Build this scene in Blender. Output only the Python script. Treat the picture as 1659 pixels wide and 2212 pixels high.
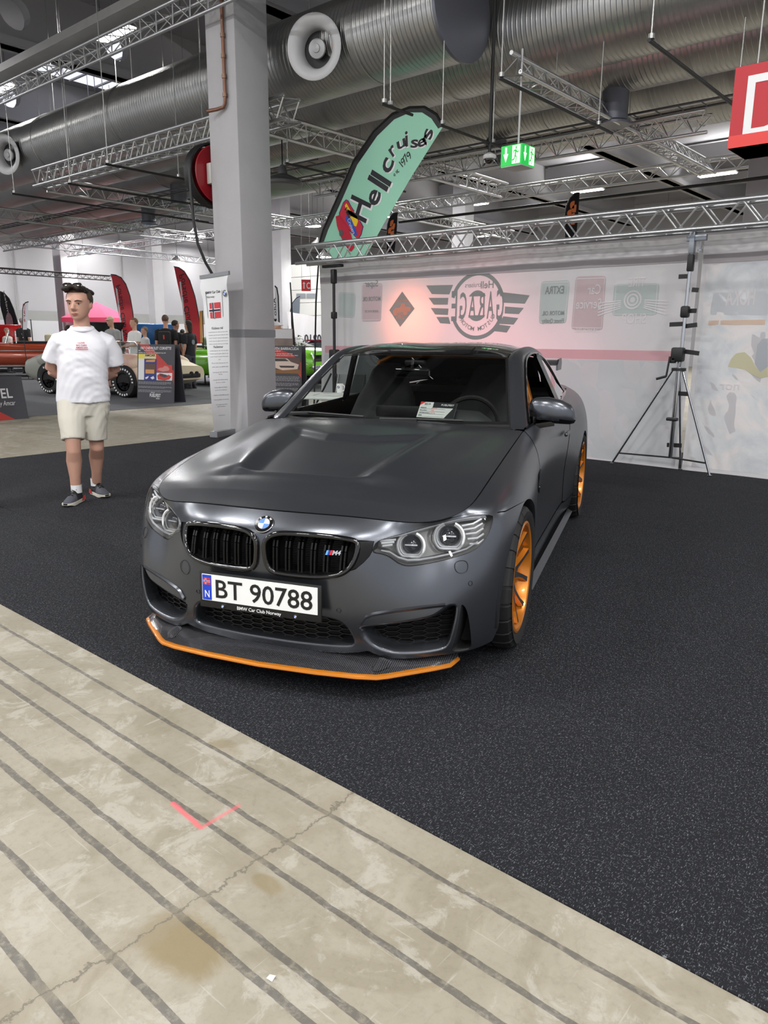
import bpy, bmesh, math, random
import numpy as np
from mathutils import Vector, Matrix
from mathutils.geometry import delaunay_2d_cdt
for _o in list(bpy.data.objects): bpy.data.objects.remove(_o)
SC = bpy.context.scene; COL = SC.collection; PI = math.pi; R_ = math.radians
random.seed(7)

# ------------------------------------------------------------------ camera
cam_d = bpy.data.cameras.new('camera'); cam = bpy.data.objects.new('camera', cam_d); COL.objects.link(cam)
cam_d.sensor_fit = 'VERTICAL'; cam_d.sensor_height = 24.0; cam_d.lens = 24.0*1614.118/2212
cam_d.clip_start = .05; cam_d.clip_end = 300
_p, _yw, _rl = R_(-13.01462), R_(-40.62976), R_(.39195)
_F = Vector((math.sin(_yw)*math.cos(_p), math.cos(_yw)*math.cos(_p), math.sin(_p)))
_r0 = Vector((math.cos(_yw), -math.sin(_yw), 0)); _u0 = _r0.cross(_F)
_Rr = _r0*math.cos(_rl)+_u0*math.sin(_rl); _Uu = -_r0*math.sin(_rl)+_u0*math.cos(_rl)
cam.matrix_world = Matrix(((_Rr.x,_Uu.x,-_F.x,2.52657),(_Rr.y,_Uu.y,-_F.y,-2.59853),(_Rr.z,_Uu.z,-_F.z,1.40842),(0,0,0,1)))
SC.camera = cam
# ------------------------------------------------------------------ world, exposure
wd = bpy.data.worlds.new('hall_surroundings'); SC.world = wd; wd.use_nodes = True
wd.node_tree.nodes['Background'].inputs[0].default_value = (.93,.95,1,1)
wd.node_tree.nodes['Background'].inputs[1].default_value = .75
vs = SC.view_settings; vs.view_transform = 'Standard'; vs.look = 'None'; vs.gamma = 1; vs.use_curve_mapping = False; vs.exposure = 0.34
SC.display_settings.display_device = 'sRGB'
SC.cycles.use_denoising = True; SC.cycles.max_bounces = 8; SC.cycles.transparent_max_bounces = 16
SC.cycles.sample_clamp_indirect = 6; SC.cycles.caustics_reflective = False; SC.cycles.caustics_refractive = False
# ------------------------------------------------------------------ light of the hall: rows of high bay fittings and added unseen lamps
def lamp(x, y, z, sx, sy, power, color=(1,.985,.96), rot=(0,0,0)):
    L = bpy.data.lights.new('hall_or_fill_lamp', 'AREA'); L.shape = 'RECTANGLE'; L.size = sx; L.size_y = sy; L.energy = power; L.color = color
    o = bpy.data.objects.new('hall_or_fill_lamp', L); o.location = (x,y,z); o.rotation_euler = rot; COL.objects.link(o); return o
LAMPS_AND_FILL = [(-13.45-5.7*i, 7.1, 7.6, 1.3, .35, 221) for i in range(6)] + [(-13.45+5.7*i, 14.9, 7.6, 1.3, .35, 238) for i in range(-5,5)] + [(1.4+5.7*i, y, 7.6, 1.5, .40, 255) for i in range(-3,3) for y in (-3.7, -10.5)] + [(4.6, 1.4, 7.6, 1.3, .35, 221), (10.3, 1.4, 7.6, 1.3, .35, 221)] + [(-13.45+5.7*i, 22.5+7.6*j, 7.6, 1.3, .35, 238) for i in range(-5,3) for j in range(0,2)] + [(-40.5, 8+6*i, 7.4, 1.3, .5, 93, (.90,.93,1), (0,R_(-25),0)) for i in range(5)] + [(-21.4-5.7*i, .5, 7.6, 1.5, .4, 255) for i in range(4)]  # includes unseen lamps added to light nose, banner, left duct and far wall
for a in LAMPS_AND_FILL:
    lamp(*a); lamp(a[0], a[1], a[2]+.12, a[3], a[4], a[5]*.5, rot=(PI,0,0))   # upward lights added to brighten the dark ceiling

# ------------------------------------------------------------------ materials
MATS = {}
def srgb(r, g=None, b=None):
    c = (r,g,b) if g is not None else (r,r,r)
    return tuple(((v/255)/12.92 if v/255 <= .04045 else ((v/255+.055)/1.055)**2.4) for v in c)+(1,)
def mat(name, col, rough=.5, metal=0, spec=None, emit=None, es=1, alpha=None, coat=0, noise=None, bump=None, trans=0, ior=None):
    # col in 0-255 sRGB; noise=(scale, amount) varies the colour, bump=(scale, strength)
    if name in MATS: return MATS[name]
    m = bpy.data.materials.new(name); m.use_nodes = True; MATS[name] = m
    nt = m.node_tree; b = nt.nodes['Principled BSDF']; c = srgb(*col) if isinstance(col, tuple) else srgb(col)
    b.inputs['Base Color'].default_value = c; b.inputs['Roughness'].default_value = rough; b.inputs['Metallic'].default_value = metal
    if spec is not None: b.inputs['Specular IOR Level'].default_value = spec
    if coat: b.inputs['Coat Weight'].default_value = coat; b.inputs['Coat Roughness'].default_value = .05
    if emit: b.inputs['Emission Color'].default_value = srgb(*emit); b.inputs['Emission Strength'].default_value = es
    if trans: b.inputs['Transmission Weight'].default_value = trans
    if ior: b.inputs['IOR'].default_value = ior
    if noise or bump:
        tc = nt.nodes.new('ShaderNodeTexCoord')
    if noise:
        n = nt.nodes.new('ShaderNodeTexNoise'); n.inputs['Scale'].default_value = noise[0]; n.inputs['Detail'].default_value = 6
        nt.links.new(tc.outputs['Object'], n.inputs['Vector'])
        mx = nt.nodes.new('ShaderNodeMix'); mx.data_type = 'RGBA'; k = noise[1]
        mx.inputs[6].default_value = tuple(min(1,v*(1-k)) for v in c[:3])+(1,); mx.inputs[7].default_value = tuple(min(1,v*(1+k)) for v in c[:3])+(1,)
        nt.links.new(n.outputs['Fac'], mx.inputs[0]); nt.links.new(mx.outputs[2], b.inputs['Base Color'])
    if bump:
        n = nt.nodes.new('ShaderNodeTexNoise'); n.inputs['Scale'].default_value = bump[0]; n.inputs['Detail'].default_value = 5
        nt.links.new(tc.outputs['Object'], n.inputs['Vector']); bp = nt.nodes.new('ShaderNodeBump'); bp.inputs['Strength'].default_value = bump[1]; bp.inputs['Distance'].default_value = .01
        nt.links.new(n.outputs['Fac'], bp.inputs['Height']); nt.links.new(bp.outputs['Normal'], b.inputs['Normal'])
    return m
def glass(name, tint=(255,255,255), refl=1.0, ior=1.45):
    # thin pane: clear with a fresnel reflection
    if name in MATS: return MATS[name]
    m = bpy.data.materials.new(name); m.use_nodes = True; MATS[name] = m; nt = m.node_tree; nt.nodes.clear()
    o = nt.nodes.new('ShaderNodeOutputMaterial'); mx = nt.nodes.new('ShaderNodeMixShader'); t = nt.nodes.new('ShaderNodeBsdfTransparent')
    t.inputs[0].default_value = srgb(*tint); g = nt.nodes.new('ShaderNodeBsdfGlossy'); g.inputs['Roughness'].default_value = .02
    g.inputs[0].default_value = (refl,refl,refl,1)
    f = nt.nodes.new('ShaderNodeFresnel'); f.inputs['IOR'].default_value = ior
    nt.links.new(f.outputs[0], mx.inputs[0]); nt.links.new(t.outputs[0], mx.inputs[1]); nt.links.new(g.outputs[0], mx.inputs[2]); nt.links.new(mx.outputs[0], o.inputs[0])
    return m
# ------------------------------------------------------------------ mesh builder
def _basis(d):
    d = Vector(d).normalized(); a = Vector((0,0,1)) if abs(d.z) < .9 else Vector((1,0,0))
    x = d.cross(a).normalized(); return x, d.cross(x).normalized(), d
class MB:
    def __init__(s): s.v = []; s.f = []; s.m = []; s.k = 0; s.n = None
    def add(s, V, F, M=None):
        o = len(s.v)
        if M is not None: V = [M @ Vector(p) for p in V]
        s.v += [tuple(p) for p in V]; s.f += [tuple(i+o for i in f) for f in F]; s.m += [s.k]*len(F); return s
    def mt(s, k): s.k = k; return s
    def box(s, c, size, M=None, bev=0):
        hx,hy,hz = [a/2 for a in size]; x,y,z = c
        if bev:
            bm = bmesh.new(); bmesh.ops.create_cube(bm, size=1)
            for v in bm.verts: v.co = Vector((v.co.x*size[0]+x, v.co.y*size[1]+y, v.co.z*size[2]+z))
            bmesh.ops.bevel(bm, geom=bm.edges[:], offset=min(bev, hx*.95, hy*.95, hz*.95), segments=2, profile=.5, affect='EDGES')
            bm.verts.index_update(); V = [v.co.copy() for v in bm.verts]; F = [tuple(v.index for v in f.verts) for f in bm.faces]; bm.free()
            return s.add(V, F, M)
        V = [(x+a*hx,y+b*hy,z+c_*hz) for c_ in (-1,1) for a,b in ((-1,-1),(1,-1),(1,1),(-1,1))]
        return s.add(V, [(3,2,1,0),(4,5,6,7),(0,1,5,4),(1,2,6,5),(2,3,7,6),(3,0,4,7)], M)
    def bar(s, p0, p1, w, h=None, up=(0,0,1)):
        p0,p1 = Vector(p0),Vector(p1); d = (p1-p0).normalized(); up = Vector(up)
        if abs(d.dot(up)) > .95: up = Vector((1,0,0))
        x = d.cross(up).normalized()*(w/2); y = x.cross(d).normalized()*((h or w)/2)
        V = [p+a*x+b*y for p in (p0,p1) for a,b in ((-1,-1),(1,-1),(1,1),(-1,1))]
        return s.add(V, [(3,2,1,0),(4,5,6,7),(0,1,5,4),(1,2,6,5),(2,3,7,6),(3,0,4,7)])
    def cyl(s, p0, p1, r0, r1=None, n=12, caps=True):
        p0,p1 = Vector(p0),Vector(p1); r1 = r0 if r1 is None else r1; x,y,d = _basis(p1-p0)
        V = [p+(x*math.cos(2*PI*i/n)+y*math.sin(2*PI*i/n))*r for p,r in ((p0,r0),(p1,r1)) for i in range(n)]
        F = [(i,(i+1)%n,n+(i+1)%n,n+i) for i in range(n)]
        if caps: F += [tuple(range(n-1,-1,-1)), tuple(range(n,2*n))]
        return s.add(V, F)
    def tube(s, path, r, n=8, closed=False, caps=True, flat=1):
        P = [Vector(p) for p in path]; m = len(P); V = []; x = None
        for i,p in enumerate(P):
            d = (P[(i+1)%m]-P[i-1]) if closed else (P[min(i+1,m-1)]-P[max(i-1,0)]); d.normalize()
            if x is None: x,_,_ = _basis(d)
            x = (x-d*x.dot(d)).normalized(); y = d.cross(x); rr = r[i] if isinstance(r,(list,tuple)) else r
            V += [p+x*math.cos(2*PI*k/n)*rr+y*math.sin(2*PI*k/n)*rr*flat for k in range(n)]
        F = [(i*n+k,i*n+(k+1)%n,((i+1)%m)*n+(k+1)%n,((i+1)%m)*n+k) for i in range(m if closed else m-1) for k in range(n)]
        if caps and not closed: F += [tuple(range(n-1,-1,-1)), tuple((m-1)*n+k for k in range(n))]
        return s.add(V, F)
    def lathe(s, prof, n=32, M=None, a0=0, a1=2*PI):
        # prof: list of (r, z) turned about z
        full = abs(a1-a0-2*PI) < 1e-6; c = n if full else n+1; V = []
        for i in range(c):
            a = a0+(a1-a0)*i/n
            V += [(r*math.cos(a), r*math.sin(a), z) for r,z in prof]
        m = len(prof); F = [(i*m+k,((i+1)%c)*m+k,((i+1)%c)*m+k+1,i*m+k+1) for i in range(n) for k in range(m-1)]
        return s.add(V, F, M)
    def sph(s, c, r, n=12, m=8, M=None):
        rx,ry,rz = r if isinstance(r,(tuple,list)) else (r,r,r)
        prof = [(math.sin(PI*k/m), -math.cos(PI*k/m)) for k in range(m+1)]
        return s.lathe(prof, n, (M or Matrix()) @ Matrix.Translation(c) @ Matrix.Diagonal((rx,ry,rz,1)))
    def prism(s, poly, d, M=None, z0=0):
        # polygon in xy pulled along z
        n = len(poly); V = [(x,y,z0) for x,y in poly]+[(x,y,z0+d) for x,y in poly]
        F = [tuple(range(n-1,-1,-1)), tuple(range(n,2*n))]+[(i,(i+1)%n,n+(i+1)%n,n+i) for i in range(n)]
        return s.add(V, F, M)
    def flat(s, poly, M=None, z=0): return s.add([(x,y,z) for x,y in poly], [tuple(range(len(poly)))], M)
    def grid(s, P, closed_u=False, closed_v=False, flip=False):
        # P[i][j] points
        nu, nv = len(P), len(P[0]); V = [p for r in P for p in r]; F = []
        for i in range(nu if closed_u else nu-1):
            for j in range(nv if closed_v else nv-1):
                q = (i*nv+j, ((i+1)%nu)*nv+j, ((i+1)%nu)*nv+(j+1)%nv, i*nv+(j+1)%nv); F.append(q[::-1] if flip else q)
        return s.add(V, F)
    def mir(s):
        # mirrored copy across x=0 added in place
        o = len(s.v); s.v += [(-x,y,z) for x,y,z in s.v]; s.m += s.m[:]; s.f += [tuple(i+o for i in f[::-1]) for f in s.f]
        if s.n is not None: s.n = np.concatenate([s.n, s.n*[-1,1,1]])
        return s
    def build(s, name, mats, parent=None, smooth=35, loc=None, rot=None, scale=None):
        me = bpy.data.meshes.new(name); me.from_pydata(s.v, [], s.f)
        for m in (mats if isinstance(mats,(list,tuple)) else [mats]): me.materials.append(m)
        if any(s.m): me.polygons.foreach_set('material_index', s.m)
        if smooth is not None:
            me.polygons.foreach_set('use_smooth', [True]*len(me.polygons))
            if s.n is None: me.set_sharp_from_angle(angle=R_(smooth))
        me.validate(); me.update()
        if s.n is not None: me.normals_split_custom_set_from_vertices([tuple(q) for q in s.n])
        o = bpy.data.objects.new(name, me); COL.objects.link(o)
        if parent: o.parent = parent
        if loc is not None: o.location = loc
        if rot is not None: o.rotation_euler = rot
        if scale is not None: o.scale = scale
        return o
def tag(o, label=None, cat=None, group=None, kind=None):
    if label: o['label'] = label
    if cat: o['category'] = cat
    if group: o['group'] = group
    if kind: o['kind'] = kind
    return o
def thing(name, label, cat, loc=(0,0,0), rz=0, group=None):
    o = bpy.data.objects.new(name, None); COL.objects.link(o); o.location = loc; o.rotation_euler = (0,0,rz); o.empty_display_size = .1
    return tag(o, label, cat, group)
def dup(root, loc, rz=None, label=None, group=None):
    r = root.copy(); COL.objects.link(r); r.location = loc
    if rz is not None: r.rotation_euler = (0,0,rz)
    if label: r['label'] = label
    if group: r['group'] = group
    for ch in root.children:
        c = ch.copy(); COL.objects.link(c); c.parent = r
        for g in ch.children:
            d = g.copy(); COL.objects.link(d); d.parent = c
    return r
# ------------------------------------------------------------------ lettering
_TX = {}
def text_mesh(txt, size=1, bold=0, shear=0, res=3):
    # flat lettering, centred on the origin, height of capitals about .7*size; returns verts2d, faces
    key = (txt, bold, shear, res)
    if key not in _TX:
        cu = bpy.data.curves.new('lettering', 'FONT'); cu.body = txt; cu.size = 1; cu.offset = bold; cu.shear = shear; cu.resolution_u = res
        ob = bpy.data.objects.new('lettering', cu); COL.objects.link(ob)
        me = bpy.data.meshes.new_from_object(ob.evaluated_get(bpy.context.evaluated_depsgraph_get()))
        V = np.array([v.co[:2] for v in me.vertices]).reshape(-1,2); F = [tuple(p.vertices) for p in me.polygons]
        bpy.data.objects.remove(ob); bpy.data.curves.remove(cu); bpy.data.meshes.remove(me)
        lo, hi = V.min(0), V.max(0); _TX[key] = (V-[(lo[0]+hi[0])/2, 0], F, hi[0]-lo[0], lo[1], hi[1])
    return _TX[key]
def text(mb, txt, M, h, width=None, bold=0, shear=0, z=0, depth=0, res=3, mirror=False, align='c'):
    # h: cap height in metres; baseline at M's origin
    V, F, w, lo, hi = text_mesh(txt, 1, bold, shear, res)
    sy = h/.70; sx = (width/w) if width else sy
    off = 0 if align == 'c' else (w*sx/2 if align == 'l' else -w*sx/2)
    P = [((-1 if mirror else 1)*(x*sx+off), y*sy, z) for x,y in V]
    if mirror: F = [f[::-1] for f in F]
    return mb.add(P, F, M)
def plane_m(o, xdir, ydir):
    # frame with its z out of the surface
    x = Vector(xdir).normalized(); y = Vector(ydir); y = (y-x*y.dot(x)).normalized(); z = x.cross(y); o = Vector(o)
    return Matrix(((x.x,y.x,z.x,o.x),(x.y,y.y,z.y,o.y),(x.z,y.z,z.z,o.z),(0,0,0,1)))
def ring2(r0, r1, n=40): return [(r0,0),(r1,0)], n
def disc(mb, M, r0, r1, z=0, n=40, a0=0, a1=2*PI): return mb.lathe([(r0,z),(r1,z)], n, M, a0, a1) if r0 > 0 else mb.flat([(r1*math.cos(a0+(a1-a0)*i/n), r1*math.sin(a0+(a1-a0)*i/n)) for i in range(n + (0 if abs(a1-a0-2*PI)<1e-6 else 1))]+([] if abs(a1-a0-2*PI)<1e-6 else [(0,0)]), M, z)
def in_poly(pts, poly):
    x, y = pts[:,0], pts[:,1]; c = np.zeros(len(pts), bool); n = len(poly)
    for i in range(n):
        (x0,y0),(x1,y1) = poly[i], poly[(i+1)%n]
        k = ((y0 > y) != (y1 > y)); t = np.where(k, (x1-x0)*(y-y0)/((y1-y0) if y1 != y0 else 1e-9)+x0, 0)
        c ^= k & (x < t)
    return c
def resample(loop, step):
    # closed loop with points no further apart than step
    out = []
    for i,(a,b) in enumerate(zip(loop, loop[1:]+loop[:1])):
        n = max(1, int(math.ceil(math.hypot(b[0]-a[0], b[1]-a[1])/step)))
        out += [(a[0]+(b[0]-a[0])*k/n, a[1]+(b[1]-a[1])*k/n) for k in range(n)]
    return out
def smooth_loop(loop, it=2, sub=True, keep=()):
    # Chaikin rounding of a closed loop
    for _ in range(it):
        out = []; n = len(loop)
        for i in range(n):
            a, b = loop[i], loop[(i+1)%n]
            out += [(a[0]*.75+b[0]*.25, a[1]*.75+b[1]*.25), (a[0]*.25+b[0]*.75, a[1]*.25+b[1]*.75)]
        loop = out
    return loop
def cdt(outline, holes=(), grid=()):
    # triangles of a 2D region with holes, extra inner points allowed
    V = []; E = []
    for L in [outline]+list(holes):
        o = len(V); V += list(L); E += [(o+i, o+(i+1)%len(L)) for i in range(len(L))]
    if len(grid):
        g = np.array(grid); k = in_poly(g, outline)
        for h in holes: k &= ~in_poly(g, h)
        L = np.array(V)
        g = g[k]
        if len(g):
            dm = np.array([np.min((L[:,0]-q[0])**2*1+(L[:,1]-q[1])**2) for q in g]); st = CDT_CLEAR
            g = g[dm > st*st]
        V = V+[tuple(q) for q in g]
    r = delaunay_2d_cdt([Vector(p) for p in V], E, [], 0, 1e-6)
    v = np.array([tuple(p) for p in r[0]]); F = [tuple(f) for f in r[2]]
    c = np.array([v[list(f)].mean(0) for f in F]); k = in_poly(c, outline)
    for h in holes: k &= ~in_poly(c, h)
    return v, [f for f,q in zip(F,k) if q]
CDT_CLEAR = .03

# ================================================================== THE HALL
CONC = mat('painted_concrete', (176,175,178), .8, noise=(3,.08), bump=(30,.15))
CEIL = mat('ceiling_concrete', (140,139,144), .9, noise=(1.5,.08))
BEAM = mat('beam_concrete', (160,159,162), .9, noise=(1.5,.06))
WALLM = mat('white_wall', (160,159,163), .8, noise=(.6,.05))
WALLD = mat('grey_wall_band', (142,143,142), .85, noise=(2,.08))
GALV = mat('galvanised_steel', (160,160,158), .35, .9, noise=(4,.12))
TRUSSM = mat('truss_aluminium', (196,197,199), .33, .9)
BLKM = mat('black_powder_coat', (20,20,21), .5)
def ngroup_floor():
    # worn beige concrete with dark adhesive lines left by old carpet tape, all parallel to the stand's edge
    m = bpy.data.materials.new('worn_concrete_floor'); m.use_nodes = True; nt = m.node_tree; b = nt.nodes['Principled BSDF']; L = nt.links.new
    N = lambda t, **k: [setattr(n := nt.nodes.new(t), a, v) for a, v in k.items()] and n or nt.nodes.new(t)
    def node(t, op=None, **ins):
        n = nt.nodes.new(t)
        if op: n.operation = op
        return n
    def val(n, i, v):
        if hasattr(v, 'links') or hasattr(v, 'is_output'): L(v, n.inputs[i])
        else: n.inputs[i].default_value = v
    def M(op, a, b_=None, c=None):
        n = nt.nodes.new('ShaderNodeMath'); n.operation = op; val(n, 0, a)
        if b_ is not None: val(n, 1, b_)
        if c is not None: val(n, 2, c)
        return n.outputs[0]
    def noise(vec, scale, det=6, rough=.6, dist=0):
        n = nt.nodes.new('ShaderNodeTexNoise'); n.inputs['Scale'].default_value = scale; n.inputs['Detail'].default_value = det; n.inputs['Roughness'].default_value = rough; n.inputs['Distortion'].default_value = dist; L(vec, n.inputs['Vector']); return n.outputs['Fac']
    def ramp(x, lo, hi): 
        n = nt.nodes.new('ShaderNodeMapRange'); n.interpolation_type = 'SMOOTHSTEP'; val(n, 0, x); n.inputs[1].default_value = lo; n.inputs[2].default_value = hi; return n.outputs[0]
    def mix(f, a, c):
        n = nt.nodes.new('ShaderNodeMix'); n.data_type = 'RGBA'; val(n, 0, f)
        for i, q in ((6,a),(7,c)):
            if hasattr(q, 'is_output'): L(q, n.inputs[i])
            else: n.inputs[i].default_value = q
        return n.outputs[2]
    tc = nt.nodes.new('ShaderNodeTexCoord'); P = tc.outputs['Object']; sx = nt.nodes.new('ShaderNodeSeparateXYZ'); L(P, sx.inputs[0]); X, Y = sx.outputs[0], sx.outputs[1]
    n1 = noise(P, 1.3, 8, .65); n2 = noise(P, 5.5, 10, .7, .6); n3 = noise(P, 38, 8, .7); n4 = noise(P, 2.6, 12, .62, 1.2)
    col = mix(ramp(n1, .3, .7), srgb(132,126,110), srgb(152,146,132))
    col = mix(M('MULTIPLY', ramp(n4, .5, .62), .55), col, srgb(122,115,97))
    col = mix(M('MULTIPLY', ramp(n2, .53, .6), .6), col, srgb(163,159,149))       # paler flaked film
    col = mix(M('MULTIPLY', ramp(n3, .45, .75), .35), col, srgb(106,100,87))
    # scratches: thin stretched noise, two directions
    for rz, sc in ((.4,(60,3,1)),(-1.0,(3,70,1))):
        mp = nt.nodes.new('ShaderNodeMapping'); mp.inputs['Rotation'].default_value = (0,0,rz); mp.inputs['Scale'].default_value = sc; L(P, mp.inputs[0])
        s_ = noise(mp.outputs[0], 1.0, 3, .5); col = mix(M('MULTIPLY', ramp(s_, .66, .72), .35), col, srgb(178,175,166))
    # brown stains
    for cx, cy, rx, ry, f in ((1.19,-1.77,.14,.09,.8),(1.185,-1.50,.06,.03,.6),(.55,-1.15,.12,.05,.4)):
        d = M('ADD', M('POWER', M('DIVIDE', M('SUBTRACT', X, cx), rx), 2), M('POWER', M('DIVIDE', M('SUBTRACT', Y, cy), ry), 2)); d = M('ADD', d, M('MULTIPLY', M('SUBTRACT', n2, .5), 2.2))
        col = mix(M('MULTIPLY', ramp(d, 1.1, .3), f), col, srgb(120,106,74))
    # adhesive lines
    wob = M('MULTIPLY', M('SUBTRACT', noise(P, 9, 4), .5), .012)
    mask = None
    for k, (y0, w) in enumerate(((-1.18,.017),(-1.35,.018),(-1.45,.019),(-1.635,.02),(-1.716,.021),(-1.896,.021),(-2.043,.022),(-2.20,.02),(-2.36,.02),(-2.55,.02))):
        d = M('ABSOLUTE', M('SUBTRACT', M('ADD', Y, wob), y0)); e = M('ADD', d, M('MULTIPLY', M('SUBTRACT', n2, .45), .010)); l = ramp(e, w*.56, w*.50)
        mp = nt.nodes.new('ShaderNodeMapping'); mp.inputs['Location'].default_value = (7.3*k,0,0); mp.inputs['Scale'].default_value = (1,6,1); L(P, mp.inputs[0])
        br = ramp(noise(mp.outputs[0], 3.2, 8, .75), .30, .42); l = M('MULTIPLY', l, br); mask = l if mask is None else M('MAXIMUM', mask, l)
    mask = M('MULTIPLY', mask, ramp(n3, .75, .45))
    near = ramp(X, -9, -7)
    col = mix(M('MULTIPLY', mask, .72), col, srgb(62,60,60))
    # ragged crack with a pale dusty band beside it
    cr = M('ABSOLUTE', M('SUBTRACT', M('ADD', X, M('MULTIPLY', M('SUBTRACT', noise(P, 6, 8, .7), .5), .16)), 1.09))
    col = mix(M('MULTIPLY', ramp(M('ADD', cr, M('MULTIPLY', n2, .03)), .075, .02), .45), col, srgb(132,124,107))
    col = mix(M('MULTIPLY', ramp(cr, .005, .0015), .8), col, srgb(96,90,80))
    v = nt.nodes.new('ShaderNodeTexVoronoi'); v.feature = 'DISTANCE_TO_EDGE'; v.inputs['Scale'].default_value = 1.6
    vm = nt.nodes.new('ShaderNodeMix'); vm.data_type = 'VECTOR'; 
    mv = nt.nodes.new('ShaderNodeVectorMath'); mv.operation = 'ADD'; nn = nt.nodes.new('ShaderNodeTexNoise'); nn.inputs['Scale'].default_value = 3; nn.inputs['Detail'].default_value = 6; L(P, nn.inputs['Vector']); sc2 = nt.nodes.new('ShaderNodeVectorMath'); sc2.operation = 'SCALE'; sc2.inputs[3].default_value = .45; L(nn.outputs['Color'], sc2.inputs[0]); L(P, mv.inputs[0]); L(sc2.outputs[0], mv.inputs[1]); L(mv.outputs[0], v.inputs['Vector'])
    col = mix(M('MULTIPLY', ramp(v.outputs['Distance'], .004, .0008), .22), col, srgb(120,112,98))
    # two pink chalk strokes making a corner
    def stroke(ax, ay, bx, by, w):
        dx, dy = bx-ax, by-ay; ll = dx*dx+dy*dy
        t = M('DIVIDE', M('ADD', M('MULTIPLY', M('SUBTRACT', X, ax), dx), M('MULTIPLY', M('SUBTRACT', Y, ay), dy)), ll); t = M('MINIMUM', M('MAXIMUM', t, 0), 1)
        ex = M('SUBTRACT', X, M('ADD', M('MULTIPLY', t, dx), ax)); ey = M('SUBTRACT', Y, M('ADD', M('MULTIPLY', t, dy), ay))
        d = M('SQRT', M('ADD', M('MULTIPLY', ex, ex), M('MULTIPLY', ey, ey))); return ramp(M('ADD', d, M('MULTIPLY', M('SUBTRACT', n3, .5), .012)), w, w*.35)
    k = M('MAXIMUM', stroke(.694,-1.461,.860,-1.475,.012), M('MULTIPLY', stroke(.860,-1.475,.858,-1.336,.011), .7))
    col = mix(M('MULTIPLY', k, .75), col, srgb(206,92,102))
    L(col, b.inputs['Base Color']); b.inputs['Roughness'].default_value = .55
    rr = nt.nodes.new('ShaderNodeMapRange'); L(n2, rr.inputs[0]); rr.inputs[3].default_value = .42; rr.inputs[4].default_value = .75; L(rr.outputs[0], b.inputs['Roughness'])
    bp = nt.nodes.new('ShaderNodeBump'); bp.inputs['Strength'].default_value = .25; bp.inputs['Distance'].default_value = .004; hh = M('ADD', n3, M('MULTIPLY', n2, .8)); L(hh, bp.inputs['Height']); L(bp.outputs[0], b.inputs['Normal'])
    return m
fl = MB(); fl.grid([[(x,y,0) for y in (-14,45)] for x in (-46,14)], flip=True); tag(fl.build('floor', ngroup_floor(), smooth=None), kind='structure')
# ---- carpets
def carpet_mat(name, base, fleck, amt):
    m = bpy.data.materials.new(name); m.use_nodes = True; nt = m.node_tree; b = nt.nodes['Principled BSDF']; L = nt.links.new
    tc = nt.nodes.new('ShaderNodeTexCoord'); cols = None
    prev = None
    for i, (rz, sc) in enumerate(((.5,(330,75,1)),(-.35,(75,330,1)),(1.2,(300,80,1)))):
        mp = nt.nodes.new('ShaderNodeMapping'); mp.inputs['Rotation'].default_value = (0,0,rz); mp.inputs['Scale'].default_value = sc; mp.inputs['Location'].default_value = (i*3.1,i*1.7,0); L(tc.outputs['Object'], mp.inputs[0])
        n = nt.nodes.new('ShaderNodeTexNoise'); n.inputs['Scale'].default_value = 1; n.inputs['Detail'].default_value = 2; L(mp.outputs[0], n.inputs['Vector'])
        r = nt.nodes.new('ShaderNodeMapRange'); r.inputs[1].default_value = .625; r.inputs[2].default_value = .72; L(n.outputs['Fac'], r.inputs[0])
        if prev is None: prev = r.outputs[0]
        else:
            mx = nt.nodes.new('ShaderNodeMath'); mx.operation = 'MAXIMUM'; L(prev, mx.inputs[0]); L(r.outputs[0], mx.inputs[1]); prev = mx.outputs[0]
    big = nt.nodes.new('ShaderNodeTexNoise'); big.inputs['Scale'].default_value = 2.2; big.inputs['Detail'].default_value = 5; L(tc.outputs['Object'], big.inputs['Vector'])
    bm = nt.nodes.new('ShaderNodeMix'); bm.data_type = 'RGBA'; L(big.outputs['Fac'], bm.inputs[0]); c = srgb(*base); bm.inputs[6].default_value = tuple(v*.75 for v in c[:3])+(1,); bm.inputs[7].default_value = tuple(v*1.3 for v in c[:3])+(1,)
    f = nt.nodes.new('ShaderNodeMath'); f.operation = 'MULTIPLY'; f.inputs[1].default_value = amt; L(prev, f.inputs[0])
    mx = nt.nodes.new('ShaderNodeMix'); mx.data_type = 'RGBA'; L(f.outputs[0], mx.inputs[0]); L(bm.outputs[2], mx.inputs[6]); mx.inputs[7].default_value = srgb(*fleck)
    L(mx.outputs[2], b.inputs['Base Color']); b.inputs['Roughness'].default_value = .95; b.inputs['Specular IOR Level'].default_value = .2
    bp = nt.nodes.new('ShaderNodeBump'); bp.inputs['Strength'].default_value = .6; bp.inputs['Distance'].default_value = .004; L(prev, bp.inputs['Height']); L(bp.outputs[0], b.inputs['Normal']); return m
CARPM = carpet_mat('black_flecked_carpet', (25,26,30), (128,131,138), .8)
cp = thing('carpet', 'black flecked needle felt carpet laid in strips under the grey coupe', 'carpet')
ys = [-1.05,-.035,1.0,2.0,3.0,4.0,5.0,7.2]
for a, b in zip(ys, ys[1:]):
    x0, x1 = -6.62, 9; m = MB(); g = .0012
    m.grid([[(x0,a+g,0),(x1,a+g,0)],[(x0,a+g,.004),(x1,a+g,.004)],[(x0,a+g+.003,.006),(x1,a+g+.003,.006)],[(x0,b-g-.003,.006),(x1,b-g-.003,.006)],[(x0,b-g,.004),(x1,b-g,.004)],[(x0,b-g,0),(x1,b-g,0)]], flip=True)
    m.build('carpet_strip', CARPM, cp, smooth=None)
GREYC = mat('grey_carpet', (82,84,88), .95, noise=(40,.25))
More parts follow.
